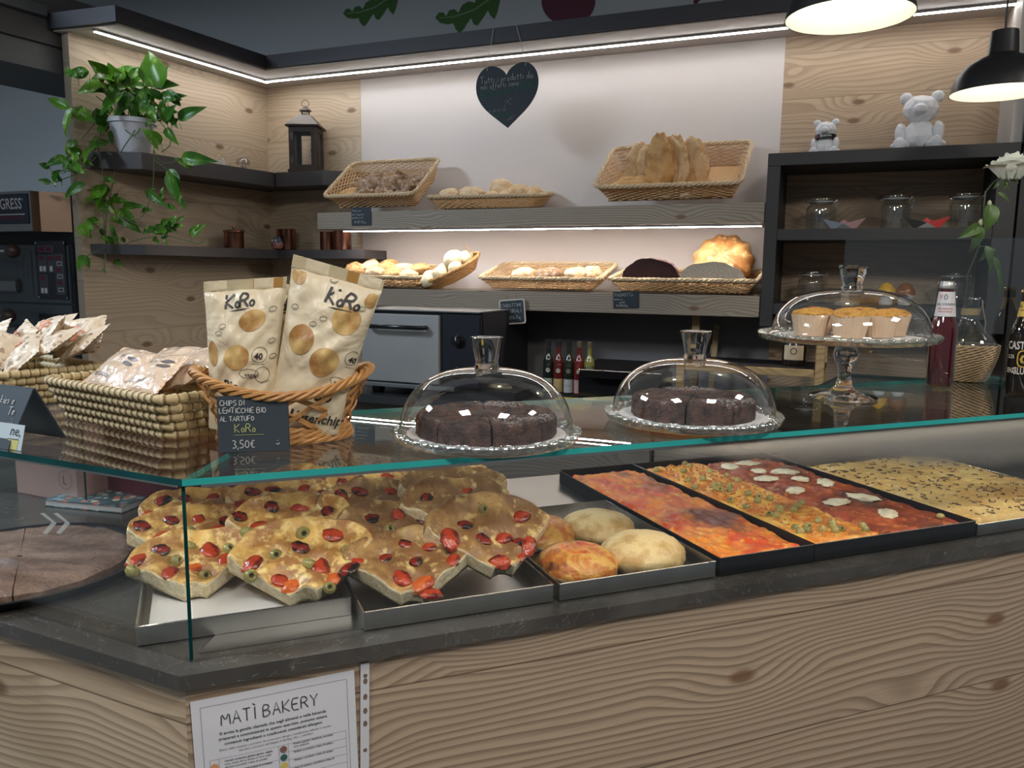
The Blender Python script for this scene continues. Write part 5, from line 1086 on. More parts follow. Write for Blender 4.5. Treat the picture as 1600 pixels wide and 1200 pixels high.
for i, (x, y) in enumerate([(-.083, -.012), (-.018, -.052), (.050, -.030), (.098, .018), (-.045, .052), (.022, .042), (.062, .082), (-.02, .112)][:7]):
    P = B0+rv*x+dv*y+Vector((0, 0, FT+.0128)); r = empty('muffin', ['muffin in pleated paper at the left under the high dome', 'front muffin in pleated paper, nearest under the high dome', 'muffin right of the front one under the high dome', 'muffin at the far right under the high dome', 'muffin at the back left under the high dome', 'muffin in the middle of the back row under the high dome', 'muffin at the back right under the high dome'][i], 'muffin', P, i*.7)
    MB().lathe([(0, 0), (.0285, 0), (.0375, .044), (.0372, .0445), (.036, .043), (.0, .040)], 112, wob=lambda a, z: 1+.022*math.sin(28*a)*(1 if z > .001 else .6)+.01*noise.noise(Vector((math.cos(a)*2+i, math.sin(a)*2, z*40)))).build('paper_case', CASEP, r, smooth=True, sharp=70)
    MB().ball((0, 0, .0445), (.036, .036, .0125), 32, 16, fn=lambda d: 1+.14*fbm(d*2.5+Vector((i*3, 0, 0)), 1, 4)).build('sponge_top', MUFT, r, smooth=True)
    if i in (1, 2, 4): MB().ball((.010, -.012, .0545), (.009, .007, .004), 12, 8, fn=lambda d: 1+.3*noise.noise(d*4)).build('berry', RASP, r, smooth=True)
# ------------------------------------------------------------------ crisp bags in the wicker basket
def rods(name): return rattan(name, (.60, .33, .12), (.38, .17, .05))
ROD = rods('polished_wicker')
bk = at(440, 655, ZT); KC = Vector(at(447, 684, ZT)); KC.z = 0
kl, kr = at(345, 703, ZT), at(547, 697, ZT)
fv = Vector((-KC.x, -KC.y, 0)).normalized(); xv = Vector((-fv.y, fv.x, 0)); KA = math.atan2(xv.y, xv.x)
r = empty('wicker_basket', 'honey coloured oval basket of open woven canes holding the crisp bags', 'basket', Vector((KC.x, KC.y, ZT+.0008)), KA)
a0_, b0_, a1_, b1_, hh = .092, .056, .129, .086, .076
def ov(t_, f, rt_=0): a = a0_+(a1_-a0_)*f**1.3; b = b0_+(b1_-b0_)*f**1.3; zz = .012+f*(hh+.030*abs(math.cos(t_))**2-.012); return Vector((a*math.cos(t_), b*math.sin(t_), zz))
mb = MB(); ns = 13
for s_ in (-1, 1):
    for i in range(ns):
        for k in (-1, 0, 1):
            t0 = 2*math.pi*i/ns+k*.035; pts = []
            for j in range(19):
                f = j/18; t_ = t0+s_*1.05*f; p = ov(t_, f); nn = Vector((math.cos(t_)/a1_, math.sin(t_)/b1_, 0)).normalized(); p += nn*(.0028*math.sin(f*math.pi*5+s_*1.57)); pts.append(p)
            mb.tube(pts, .0021, 5)
mb.build('woven_lattice', ROD, r, smooth=True)
rm = MB()
for ph in range(4): rm.tube([ov(2*math.pi*i/140, 1)+Vector((math.cos(i*.5+ph*1.57)*.0045*math.cos(2*math.pi*i/140), math.cos(i*.5+ph*1.57)*.0045*math.sin(2*math.pi*i/140), .005*math.sin(i*.5+ph*1.57))) for i in range(140)], .0033, 5, 0, closed=True)
rm.build('twisted_rim', ROD, r, smooth=True); rm = MB()
for lv_ in range(3):
    for ph in range(3): rm.tube([Vector(((a0_+.005-lv_*.002+.003*math.cos(i*.5+ph*2.1))*math.cos(2*math.pi*i/120), (b0_+.005-lv_*.002+.003*math.cos(i*.5+ph*2.1))*math.sin(2*math.pi*i/120), .005+lv_*.007+.003*math.sin(i*.5+ph*2.1))) for i in range(120)], .0032, 5, 0, closed=True)
rm.build('woven_base_ring', ROD, r, smooth=True)
MB().lathe([(0, .002), (1, .002), (1, .005), (0, .005)], 40).build('base', ROD, r).scale = (a0_, b0_, 1)
BAGM = NT('bag_film'); _o = BAGM.obj(); n1 = BAGM.noise(_o, 14., 3, .5, .8); BAGM = BAGM.pbr((.72, .62, .44), .38, 0, BAGM.bump(n1, .55, .02))
SEALM = NT('bag_seal'); _o = SEALM.obj(); w_ = SEALM.n('TexWave', {'Vector': _o, 'Scale': 160., 'Distortion': .5}, bands_direction='Z').outputs[1]; SEALM = SEALM.pbr((.58, .49, .30), .4, 0, SEALM.bump(w_, .5, .002))
SEALO = M('seal_ochre', (.42, .22, .06), .4); CHIP = NT('chip_print'); _o = CHIP.obj(); CHIP = CHIP.pbr(CHIP.mix(CHIP.ramp(CHIP.noise(_o, 22., 4), .38, .64), (.62, .42, .16), (.34, .15, .04)), .4)
BINK = M('bag_ink', (.025, .022, .022), .5)
def bag(label, corners, yb, bulge, prints, seed, rot=0.):
    "corners: photo pixels of the bag outline (TL, TR, BL, BR) taken on the vertical plane y=yb"
    TL, TR, BL, BR = [aty(px, py, yb) for px, py in corners]
    C0 = (BL+BR)/2; r = empty('crisp_bag', label, 'bag of crisps', C0, 0)
    TL, TR, BL, BR = [p-C0 for p in (TL, TR, BL, BR)]
    up = ((TL+TR)/2-(BL+BR)/2); H = up.length; nf = Vector((-C0.x*.5, -C0.y, 0)).normalized()
    def S_(u, v, side=1):       # u across 0..1, v up 0..1
        p = (BL*(1-u)+BR*u)*(1-v)+(TL*(1-u)+TR*u)*v
        vv = max(0, min(1, v/.93)); pin = math.sin(math.pi*min(1, max(0, u)))**.55*(max(0, math.sin(math.pi*min(1, .09+vv*.91)))**.5)*(1 if v < .93 else 0)
        p = p+(C0*0)
        edge = 1-.06*math.sin(math.pi*vv)*(1 if v < .93 else 0)
        mid = (BL+BR)/2*(1-v)+(TL+TR)/2*v; p = mid+(p-mid)*edge
        b = bulge*pin*(1+.20*fbm(Vector((u*2.6, v*4.2, seed+side*3)), 1, 3))
        b += .0075*noise.noise(Vector((u*3+v*2, v*9-u*5, seed)))*pin+.0035*abs(noise.noise(Vector((u*7+v*5, v*6-u*3, seed+9))))*(1-pin*.5)+(.0030*math.sin(u*17+seed+v*3)*math.exp(-((v-.90)/.09)**2))
        if v >= .93: b = .003*math.sin(u*11+seed)
        return p+nf*(b*side if side > 0 else -b*.8)
    mb = MB()
    mb.grid(44, 60, lambda u, v: S_(u, v, 1), 0, flip=False); mb.grid(44, 60, lambda u, v: S_(u, v, -1)-nf*.0004, 0, flip=True)
    o = mb.build('film', [BAGM], r, smooth=True, sharp=75)
    sl = MB(); sl.grid(40, 4, lambda u, v: S_(u, .932+v*.068, 1)+nf*.0006, 0); sl.build('top_seal', SEALM, r, smooth=True)
    sl = MB(); sl.grid(16, 4, lambda u, v: S_(.60+u*.36, .935+v*.062, 1)+nf*.0010, 0); sl.build('ochre_strip', SEALO, r, smooth=True)
    Wm = ((TR-TL).length+(BR-BL).length)/2
    def fn(x0, v0, rt=0., off=.0009):
        c, s = math.cos(rt), math.sin(rt)
        def g(a, b): X = a*c-b*s; Z = a*s+b*c; return S_(min(.985, max(.015, x0+X/Wm)), min(.925, v0+Z/H), 1)+nf*off
        return g
    def ringdisc(x0, v0, rx, rz, mb, rt=0, mi=0, n=5):
        g = fn(x0, v0, rt); V = [g(0, 0)]; F = []
        for k in range(1, n+1):
            for i in range(32):
                a = 2*math.pi*i/32; q = (1+.05*noise.noise(Vector((math.cos(a)*2, math.sin(a)*2, x0*9)))); V.append(g(rx*k/n*math.cos(a)*q, rz*k/n*math.sin(a)*q))
        F = [(0, 1+i, 1+(i+1) % 32) for i in range(32)]
        for k in range(n-1): F += [(1+k*32+i, 1+(k+1)*32+i, 1+(k+1)*32+(i+1) % 32, 1+k*32+(i+1) % 32) for i in range(32)]
        mb.add(V, F, mi)
    def ring(x0, v0, rx, rz, w, mb, rt=0, n=28, a0=0, a1=2*math.pi):
        g = fn(x0, v0, rt, .0014); V = []
        for i in range(n+1): a = a0+(a1-a0)*i/n; V += [g(rx*math.cos(a), rz*math.sin(a)), g((rx-w)*math.cos(a), (rz-w)*math.sin(a))]
        mb.add(V, [(2*i, 2*i+2, 2*i+3, 2*i+1) for i in range(n)])
    k = prints; mc = MB()
    for (x0, v0, rx, rz, rt) in k['chips']: ringdisc(x0, v0, rx, rz, mc, rt)
    mc.build('printed_chips', CHIP, r, smooth=True)
    for o_i in range(1):
        mt = MB(); L = k['logo']; sc = L[2]
        # brush lettering
        for (ch, dx, dz, h_, th_) in (('K', 0, 0, 1.0, .16), ('o', .62, 0, .95, .13), ('R', .98, 0, 1.0, .16), ('o', 1.58, .02, .9, .13)):
            V, F, _ = strokes(ch, sc*h_, sc*th_, .02, 3, slant=.12); V = [(a+dx*sc*1.05, b+dz*sc) for a, b in V]; mt.add([fn(L[0], L[1], L[3])(a, b)+nf*.0004 for a, b in V], F)
        g = fn(L[0], L[1], L[3], .0013); V = []
        for i in range(13): u = i/12; th = .07*sc*math.sin(math.pi*u)+.0002; V += [g(sc*(.25+1.5*u), sc*(-.22+.10*u)+th/2), g(sc*(.25+1.5*u), sc*(-.22+.10*u)-th/2)]
        mt.add(V, [(2*i, 2*i+1, 2*i+3, 2*i+2) for i in range(12)]); mt.build('logo', BINK, r, smooth=False)
        mt = MB()
        for (txt, x0, v0, size, rt, bold) in k['text']:
            V, F = font(txt, size, 'LEFT', bold); mt.add([fn(x0, v0, rt, .0013)(a, b) for a, b in V], F)
        mt.build('printed_text', BINK, r); mt = MB()
        for (x0, v0, rx, rz, rt) in k['rings']: ring(x0, v0, rx, rz, .0007, mt, rt)
        mt.build('printed_rings', BINK, r)
        mt = MB()
        for (x0, v0) in k['peas']: ring(x0, v0, .0055, .0042, .0006, mt, .3, 16); ring(x0, v0, .004, .0025, .0005, mt, .3, 8, 3.4, 5.6)
        mt.build('printed_lentils', BINK, r)
    return r
pr1 = dict(chips=[(.63, .735, .0195, .0155, .35), (.44, .50, .0205, .0185, .3), (.10, .52, .008, .019, .1)], logo=(.28, .815, .0205, R(4)),
    text=[('Bio', .25, .290, .0200, R(-3), .02), ('nsenchips', .10, .19, .0200, R(-4), .02), ('40', .685, .488, .0125, R(-4), .03), ('weniger Fett', .665, .452, .0036, R(-4), 0), ('vegan', .565, .378, .0090, R(-6), .01), ('glutenfrei', .79, .33, .0035, R(15), 0)],
    rings=[(.755, .513, .0115, .0115, 0), (.62, .395, .0155, .0072, -.12), (.80, .385, .0115, .0115, 0)], peas=[(.88, .80), (.24, .70), (.19, .655), (.9, .60), (.93, .5)])
pr2 = dict(chips=[(.26, .565, .0195, .0215, .2), (.73, .715, .0205, .022, .3), (.60, .46, .0225, .0225, .1), (.10, .90, .010, .013, 0), (.93, .86, .009, .012, 0)], logo=(.44, .795, .0240, R(-5)),
    text=[('Bio', .58, .235, .0215, R(-9), .02), ('Linsenchips', .30, .115, .0215, R(-9), .02), ('40', .885, .475, .0115, R(-12), .03), ('weniger Fett', .87, .44, .0034, R(-12), 0), ('vegan', .775, .34, .0085, R(-20), .01), ('glutenfrei', .92, .30, .0033, R(-10), 0)],
    rings=[(.925, .497, .0105, .0115, 0), (.84, .345, .0150, .0070, -.38), (.935, .32, .009, .0115, 0)], peas=[(.40, .945), (.48, .92), (.36, .66), (.47, .70), (.11, .73), (.86, .80), (.15, .19)])
bag('cream coloured bag of truffle lentil chips on the left of the cane basket', ((318, 440), (448, 432), (326, 668), (432, 674)), 1.192, .031, pr1, 3)
bag('taller cream coloured bag of truffle lentil chips leaning right in the cane basket', ((459, 397), (602, 438), (412, 678), (528, 678)), 1.185, .033, pr2, 8)
bag('cream coloured bag of lentil chips standing behind the two front bags', ((400, 438), (500, 450), (400, 660), (505, 670)), 1.235, .022, pr1, 12)
# chalk price stand in front of the cane basket
tl, tr, bl, br = at(343, 706, ZT), at(452, 703, ZT), 0, 0
y_ = 1.085; A_, B_ = aty(342, 706, y_), aty(453, 703, y_); Tq = aty(343, 626, y_)
A_ = at(341, 708, ZT); B_ = at(452, 704, ZT)
dirv = (B_-A_); wS = dirv.length; aS = math.atan2(dirv.y, dirv.x); hS = (aty(343, 625, A_.y).z-ZT)*1.04
r = empty('price_stand', 'folded black chalk sign for the lentil chips, in front of the cane basket', 'sign', Vector(((A_.x+B_.x)/2, (A_.y+B_.y)/2, ZT+.0006)), aS)
tl_ = R(-5)
q = MB().box((-wS/2, 0, 0), (wS/2, .0018, hS)).build('front_board', SLATE, r, (0, 0, 0), (tl_, 0, 0))
q2 = MB().box((-wS/2, 0, 0), (wS/2, .0018, hS)).build('rear_board', SLATE, r, (0, 2*hS*math.sin(-tl_)+.003, 0), (-tl_, 0, 0))
chalk(q, [('CHIPS DI', -.46*wS, hS*.84, hS*.095, .0012, 0), ('LENTICCHIE BIO', -.47*wS, hS*.70, hS*.095, .0012, 0), ('AL TARTUFO', -.46*wS, hS*.56, hS*.085, .0012, 0), ('KoRo', -.26*wS, hS*.36, hS*.15, .0013, 2), ('3,50€', -.30*wS, hS*.07, hS*.14, .0014, 0), ('☺', .32*wS, hS*.10, hS*.11, .0012, 0)])
MB().box((-.27*wS, -.0012, hS*.300), (.15*wS, -.0006, hS*.308)).build('chalk_line', CHALKY, q)
# ------------------------------------------------------------------ seagrass baskets with wrapped biscuits
SEA = rattan('seagrass', (.66, .53, .30), (.46, .35, .17)); SEAB = rattan('seagrass_band', (.74, .62, .38), (.58, .46, .24)); SEAD = M('seagrass_gap', (.26, .19, .10), .9)
def seagrass(label, P, rz, w, d, h, fl, rows=5):
    r = empty('seagrass_basket', label, 'basket', P, rz); rr = h/rows/2
    mb = MB()
    for k in range(rows):
        f = (k+.5)/rows; e = fl*f*2; W, D = w-2*fl+e, d-2*fl+e; N = int((W+D)*2/.0034); Pn = rrect(W, D, .022, N)
        pts = []; rs = []; bands = []
        for i, (x, y, nx, ny) in enumerate(Pn):
            ph = (i+(k % 2)*2) % 5; pts.append((x, y, rr+k*2*rr*.98)); rs.append(rr*(1.10 if ph in (0, 1) else (.84 if ph == 2 else .97))); bands.append(1 if ph == 0 else (2 if ph == 1 else 0))
        n0 = len(mb.f); mb.tube(pts, rs, 8, 0, closed=True)
        for i in range(len(pts)):
            for q in range(8): mb.m[n0+i*8+q] = 1 if bands[i] == 1 else (2 if bands[i] == 2 else 0)
    mb.build('coiled_wall', [SEA, SEAB, SEAD], r, smooth=True, sharp=60)
    MB().prism([(a, b) for a, b, _, _ in rrect(w-2*fl, d-2*fl, .02, 40)], .001, .006).build('base', SEA, r); return r
# front rim runs parallel to the left glass face
# measured from the rim: near corner and far left corner at rim height
Rn, Rl = at(266, 688, ZT), at(104, 652, ZT); bw = (Rn-Rl).length; ra = math.atan2((Rn-Rl).y, (Rn-Rl).x); fl_ = .026; rw = bw+2*fl_; dd = .165
ctr = (Rn+Rl)/2+Vector((-math.sin(ra), math.cos(ra), 0))*(dd/2-fl_)
SG1 = seagrass('coiled seagrass basket of wrapped cookies, left of the crisp bags', Vector((ctr.x, ctr.y, ZT+.0006)), ra, rw, dd, .074, fl_)
FILM = NT('cookie_film'); _o = FILM.obj(); n1 = FILM.noise(_o, 30., 4, .6, 1.); FILM = FILM.pbr(FILM.mix(FILM.ramp(FILM.noise(_o, 25., 3), .45, .6), (.80, .62, .47), (.72, .55, .42)), .22, 0, FILM.bump(n1, .6, .012), Coat_Weight=.6, Coat_Roughness=.08)
FILME = M('orange_seal', (.78, .40, .17), .35); CAPS = M('grey_print', (.13, .12, .12), .4); WRAP = NT('grissini_wrap'); _o = WRAP.obj(); WRAP = WRAP.pbr(WRAP.mix(WRAP.ramp(WRAP.noise(_o, 60., 3), .58, .62), (.66, .54, .40), (.34, .22, .14)), .5, 0, WRAP.bump(WRAP.noise(_o, 40., 3), .6, .006)); REDP = M('red_print', (.72, .22, .10), .5)
def cookie(label, P, rz, tx, ty, w=.105, d=.075, seed=0, pr=True, film=None, M0=None, group=None):
    r = empty('wrapped_cookie', label, 'cookie packet', group=group); film = film or FILM
    def f(u, v, s=1):
        x, y = (u-.5)*w, (v-.5)*d; p = (math.sin(math.pi*min(1, max(0, (u-.06)/.88)))**.5 if .06 < u < .94 else 0)*math.sin(math.pi*v)**.5
        return (x, y, s*.0125*p*(1+.25*fbm(Vector((u*4, v*4, seed)), 1, 3))+.003*noise.noise(Vector((u*6, v*6, seed+3))))
    mb = MB().grid(30, 22, lambda u, v: f(u, v, 1), 0); mb.grid(30, 22, lambda u, v: f(u, v, -.8), 0, flip=True)
    mb.build('wrapper', film, r, smooth=True, sharp=80)
    for s0_ in (0, .94):
        MB().grid(3, 20, lambda u, v: (lambda q: (q[0], q[1], q[2]+.001*(1 if int(v*20) % 2 else -1)))(f(s0_+u*.06, v)), 0).build('crimped_end', FILME if film is FILM else film, r, smooth=False)
    if pr:
        def g(a, b): u = a/w+.5; v = b/d+.5; q = f(min(.97, max(.03, u)), min(.97, max(.03, v))); return (q[0], q[1], q[2]+.0008)
        m2 = MB(); V, F = font('BIO COOKIE', .0095, 'LEFT', .01); put(m2, (V, F), lambda a, b: g(a-.038, b-.027)); V, F = font('KoRo', .008, 'LEFT', .0); put(m2, (V, F), lambda a, b: g(a-.012, b+.018)); m2.build('printed_text', CAPS, r)
        m2 = MB()
        for yy in (.020, .009):
            pts = [(.014+.028*i/8, yy) for i in range(9)]; m2.add([g(a, b-.004*math.sin(math.pi*(.12+.76*i/8))) for i, (a, b) in enumerate(pts)]+[g(a, b+.004*math.sin(math.pi*(.12+.76*i/8))) for i, (a, b) in enumerate(pts)], [(i, i+1, 10+i, 9+i) for i in range(8)])
        m2.build('printed_bar', CAPS, r)
    r.matrix_world = (M0 if M0 else Matrix.Identity(4)) @ Matrix.Translation(P) @ Matrix.Rotation(rz, 4, 'Z') @ Matrix.Rotation(ty, 4, 'Y') @ Matrix.Rotation(tx, 4, 'X'); return r
bpy.context.view_layer.update(); MS = SG1.matrix_world.copy()
L_ = ['packet of cookies facing front at the left of the seagrass basket', 'packet of cookies facing front at the right of the seagrass basket', 'packet of cookies at the right rear of the seagrass basket', 'long packet of cookies lying across the back of the seagrass basket', 'packet of cookies under the front ones, middle of the seagrass basket', 'yellowish packet at the left rear of the seagrass basket']
for i, (x, y, z, rz_, tx, ty, w_) in enumerate([(-.035, -.025, .090, R(-6), R(38), R(2), .125), (.060, -.025, .088, R(8), R(36), R(-6), .110), (.085, .03, .095, R(20), R(30), R(-18), .105), (.0, .05, .100, R(2), R(26), R(-4), .15), (.01, .0, .062, R(10), R(10), 0, .12), (-.085, .035, .088, R(30), R(24), R(10), .10)]):
    cookie(L_[i], (x, y, z), rz_, tx, ty, w_, .088, i+1, i in (0, 1), M0=MS)
# second seagrass basket behind, cut by the left edge of the photo
Q = at(45, 640, ZT); P2 = Vector((Q.x-.085, Q.y+.13, ZT+.0006))
SG2 = seagrass('coiled seagrass basket of wrapped breadsticks at the left edge', P2, ra, .27, .20, .072, .03, 5)
bpy.context.view_layer.update(); MS2 = SG2.matrix_world.copy(); rnd = random.Random(5)
for i in range(11):
    x = -.10+.24*((i*37) % 11)/10; y = -.07+.15*(i/10)
    q = cookie(['breadstick packet %s in the left edge basket' % s for s in ('with a red knot print, front centre,', 'second from the front, left side,', 'third from the front, right side,', 'leaning left in the front half', 'at the front right corner', 'in the very middle', 'on top, left of centre,', 'on top, right of centre,', 'half buried near the back', 'at the back left', 'standing highest at the back right')][i], (x, y, .085+.035*(y+.07)/.15+.012*(i % 2)), rnd.uniform(-.5, .5), R(rnd.uniform(30, 60)), R(rnd.uniform(-20, 20)), .10, .085, 30+i, False, WRAP, MS2, 'breadstick packets in the seagrass basket')
    m2 = MB()
    if i % 3 == 0 or i in (10, 4):
        for k in range(3): m2.lathe([(.006, .0), (.009, .0), (.009, .0006), (.006, .0006)], 16, c=(.009*math.cos(k*2.1), .009*math.sin(k*2.1), .0145), closed=True)
        m2.build('knot_print', REDP, q)
# ------------------------------------------------------------------ chalk tent sign and small card at the left edge
A_, B_ = at(-60, 668, ZT), at(10, 703, ZT)
P0 = at(13, 703, ZT); r = empty('price_stand', 'folded black chalk sign with slanting edges at the left edge', 'sign', Vector((P0.x-.065, P0.y+.035, ZT+.0006)), FL.a)
hS = .092; q = MB().box((-.09, 0, 0), (.075, .0018, hS)).build('front_board', SLATE, r, (0, -.006, 0), (R(-28), 0, 0)); MB().box((-.09, 0, 0), (.075, .0018, hS)).build('rear_board', SLATE, r, (0, 2*hS*math.sin(R(28))-.004, 0), (R(28), 0, 0))
chalk(q, [('Cookies e', -.004, .066, .012, .0013, 0), ('Te', .044, .050, .012, .0013, 0), ('☺', .056, .034, .014, .0014, 0), ('o', .046, .022, .010, .0012, 3), ('-', .046, .008, .010, .0012, 0)])
c0 = at(30, 702, ZT); r = empty('paper_card', 'small white card with yellow patch leaning under the left chalk sign', 'card', Vector((c0.x-.02, c0.y+.001, ZT+.0006)), FL.a, rot=(R(-14), 0, FL.a))
MB().box((-.05, 0, 0), (.033, .001, .036)).build('card', M('card_blue_white', (.48, .58, .62), .6), r)
mb = MB(); put(mb, font('ne,', .020, 'LEFT', 0, .2), flat(.004, .020, -.0006), 0); mb.add([(.002, -.0006, .014), (.026, -.0006, .0145), (.026, -.0006, .0155), (.002, -.0006, .015)], [(0, 1, 2, 3)], 0); mb.add([(.006, -.0004, .000), (.024, -.0004, .000), (.026, -.0004, .014), (.002, -.0004, .014)], [(0, 1, 2, 3)], 1)
mb.build('printing', [INK, M('card_yellow', (.55, .52, .20), .6)], r)
# ------------------------------------------------------------------ jars, bears and ornaments on the right
JG = sheet('jar_glass', (.90, .92, .92), 0, .09, 1.6)
def jar(label, P, rad, h):
    r = empty('preserving_jar', label, 'jar', P, FB.a)
    pr = [(rad*.90, .0), (rad, .006), (rad, h*.62), (rad*.97, h*.70), (rad*.78, h*.79), (rad*.74, h*.82), (rad*.76, h*.86)]
    MB().lathe(pr, 40, cap=False, wob=lambda a, z: 1+.03*math.cos(4*a)*(z < h*.7)).build('glass_body', JG, r, smooth=True); MB().lathe([(0, .001), (rad*.9, .001), (rad*.9, .007), (0, .006)], 32).build('glass_base', JG, r, smooth=True)
    MB().lathe([(0, h*.895), (rad*.82, h*.895), (rad*.84, h*.92), (rad*.80, h*.97), (rad*.5, h*.985), (0, h*.98)], 40).build('glass_lid', JG, r, smooth=True)
    MB().lathe([(rad*.77, h*.865), (rad*.84, h*.865), (rad*.84, h*.89), (rad*.77, h*.89)], 40, closed=True).build('rubber_seal', M('seal_grey', (.45, .45, .44), .6), r, smooth=True)
    w = MB(); w.tube([(rad*.86*math.cos(a*math.pi/20), rad*.86*math.sin(a*math.pi/20), h*.845) for a in range(40)], .0012, 6, closed=True)
    w.tube([(rad*.86, -.010, h*.845), (rad*1.02, -.010, h*.93), (rad*1.10, -.008, h*.84), (rad*1.02, -.008, h*.60), (rad*1.0, 0, h*.56), (rad*1.02, .008, h*.60), (rad*1.10, .008, h*.84), (rad*1.02, .010, h*.93), (rad*.86, .010, h*.845)], .0014, 6)
    w.tube([(-rad*.86, -.010, h*.845), (-rad*1.02, -.010, h*.86), (-rad*1.04, 0, h*.93), (-rad*1.02, .010, h*.86), (-rad*.86, .010, h*.845)], .0014, 6)
    w.build('wire_clasp', CHROME, r, smooth=True); return r
def fbx(px, py, d): return FB.plane(px, py, -d)
for i, (px, lb) in enumerate(((1283, 'preserving jar at the left on the upper board of the black cabinet'), (1399, 'preserving jar between the two paper boats in the black cabinet'), (1509, 'preserving jar at the right on the upper board of the black cabinet'))):
    x, _ = fbx(px, 330, .15); jar(lb, FB.p(x, -.15, 1.5925), .052, .128 if i else .122)
x, _ = fbx(1269, 440, .15); jar('preserving jar at the left on the bottom board of the black cabinet', FB.p(x, -.15, 1.3225), .05, .12)
x, _ = fbx(1490, 440, .15); jar('preserving jar at the right on the bottom board, behind the glass carafe', FB.p(x, -.15, 1.3225), .05, .12)
def boat(label, P, mats, rz):
    mb = MB(); L, Hh, W_ = .075, .042, .026
    A = [(-L, 0, Hh), (L, 0, Hh*1.05), (-L*.5, -W_*.25, 0), (L*.5, -W_*.25, 0), (-L*.5, W_*.25, 0), (L*.5, W_*.25, 0), (0, -W_, Hh*.52), (0, W_, Hh*.52), (0, 0, Hh*.95), (-L*.33, 0, Hh*.45), (L*.33, 0, Hh*.45)]
    F = [(0, 2, 6), (2, 3, 6), (3, 1, 6), (0, 7, 4), (4, 7, 5), (5, 7, 1), (2, 4, 5, 3), (0, 4, 2), (1, 3, 5), (9, 10, 8), (9, 6, 0), (9, 0, 7), (10, 1, 6), (10, 7, 1)]
    mi = [0, 1, 2, 0, 1, 2, 1, 0, 2, 3, 0, 0, 2, 2]
    mb.add(A, F, mi); o = mb.build('paper_boat', mats, None, P, rz); return tag(o, label, 'paper boat')
pm = lambda n, c: M(n, c, .7)
x, _ = fbx(1318, 355, .20); boat('folded paper boat in faded grey and pink, left one in the cabinet', FB.p(x, -.20, 1.5925), [pm('boat_grey', (.26, .30, .36)), pm('boat_pale', (.34, .36, .38)), pm('boat_rose', (.42, .25, .27)), pm('boat_rose_light', (.42, .22, .24))], FB.a)
x, _ = fbx(1448, 350, .21); boat('folded paper boat in black, white and red, right one in the cabinet', FB.p(x, -.21, 1.5925), [pm('boat_black', (.03, .03, .03)), pm('boat_white', (.6, .6, .6)), pm('boat_red', (.55, .05, .05)), pm('boat_red_light', (.60, .07, .07))], FB.a)
def bear(label, P, k, rz, collar=False):
    r = empty('bear_figurine', label, 'figurine', P, rz)
    def blob(c, rad, sub=2, sq=1.):
        b = bmesh.new(); bmesh.ops.create_icosphere(b, subdivisions=sub, radius=1)
        off = Vector((c[0]*31, c[1]*17, c[2]*13)); mb = MB()
        for v in b.verts: v.co = v.co*(1+.07*noise.noise(v.co*2+off)*1.5)
        mb.add([(c[0]*k+v.co.x*rad[0]*k, c[1]*k+v.co.y*rad[1]*k, c[2]*k+v.co.z*rad[2]*k) for v in b.verts], [tuple(v.index for v in f.verts) for f in b.faces]); b.free(); return mb
    body = MB()
    for c, rad, sub in [((0, 0, .32), (.36, .30, .38), 2), ((-.34, -.24, .12), (.20, .30, .13), 2), ((.34, -.24, .12), (.20, .30, .13), 2), ((-.36, -.10, .42), (.12, .16, .22), 2), ((.36, -.10, .42), (.12, .16, .22), 2)]:
        q = blob(c, rad, sub); body.add([(x, y, max(z, 0)) for x, y, z in q.v], q.f)
    body.build('body', WHITE, r); hd = blob((0, -.03, .90), (.36, .32, .30), 2); h_ = hd.build('head', WHITE, r)
    blob((0, -.32, .86), (.15, .16, .12), 2).build('muzzle', WHITE, h_)
    for sx_ in (-1, 1):
        blob((sx_*.30, 0, 1.15), (.13, .08, .13), 2).build('ear', WHITE, h_); blob((sx_*.34, -.50, .14), (.13, .07, .14), 2).build('foot', WHITE, r)
    if collar:
        MB().lathe([(.32*k, .60*k), (.36*k, .60*k), (.36*k, .73*k), (.32*k, .73*k)], 36, closed=True, c=(0, -.02*k, 0)).build('collar', BLACKG, r, smooth=True)
        V, F = font('♥ PALESTINE', .075*k*1.0, 'CENTER', .01) if False else font('PALESTINE', .085*k, 'CENTER', .01)
        mb = MB(); f = cyl(.363*k, .64*k); mb.add([(lambda q: (q[0], q[1]-.02*k, q[2]))(f(a+.04*k, b)) for a, b in V], F, 0); V, F, _ = strokes('♥', .07*k, .02*k); mb.add([(lambda q: (q[0], q[1]-.02*k, q[2]))(f(a-.30*k, b)) for a, b in V], F, 1)
        mb.build('collar_text', [WHITE, pm('heart_red', (.6, .02, .02))], r)
    return r
x, _ = fbx(1437, 200, .16); bear('large white faceted bear figurine on top of the black cabinet', FB.p(x, -.155, 1.8635), .166, FB.a+R(-6))
x, _ = fbx(1290, 215, .17); bear('small white faceted bear figurine wearing a black band round its neck', FB.p(x, -.17, 1.8635), .105, FB.a+R(-4), True)
def shroom(label, px, col, rr):
    x, _ = fbx(px, 465, .20); r = empty('mushroom_ornament', label, 'ornament', FB.p(x, -.20, 1.3225), 0)
    MB().lathe([(0, 0), (.022, 0), (.024, .012), (.017, .030), (.0145, .036), (0, .036)], 28).build('stem', WHITE, r, smooth=True)
    MB().lathe([(0, .0365), (rr*.96, .0365), (rr, .042), (rr*.86, .058), (rr*.52, .074), (rr*.15, .080), (0, .0805)], 32).build('cap', M('glaze_'+label[:6], col, .08), r, smooth=True)
shroom('yellow capped white ceramic mushroom on the bottom board', 1384, (.75, .42, .03), .033); shroom('brown capped white ceramic mushroom on the bottom board', 1414, (.26, .09, .02), .034)
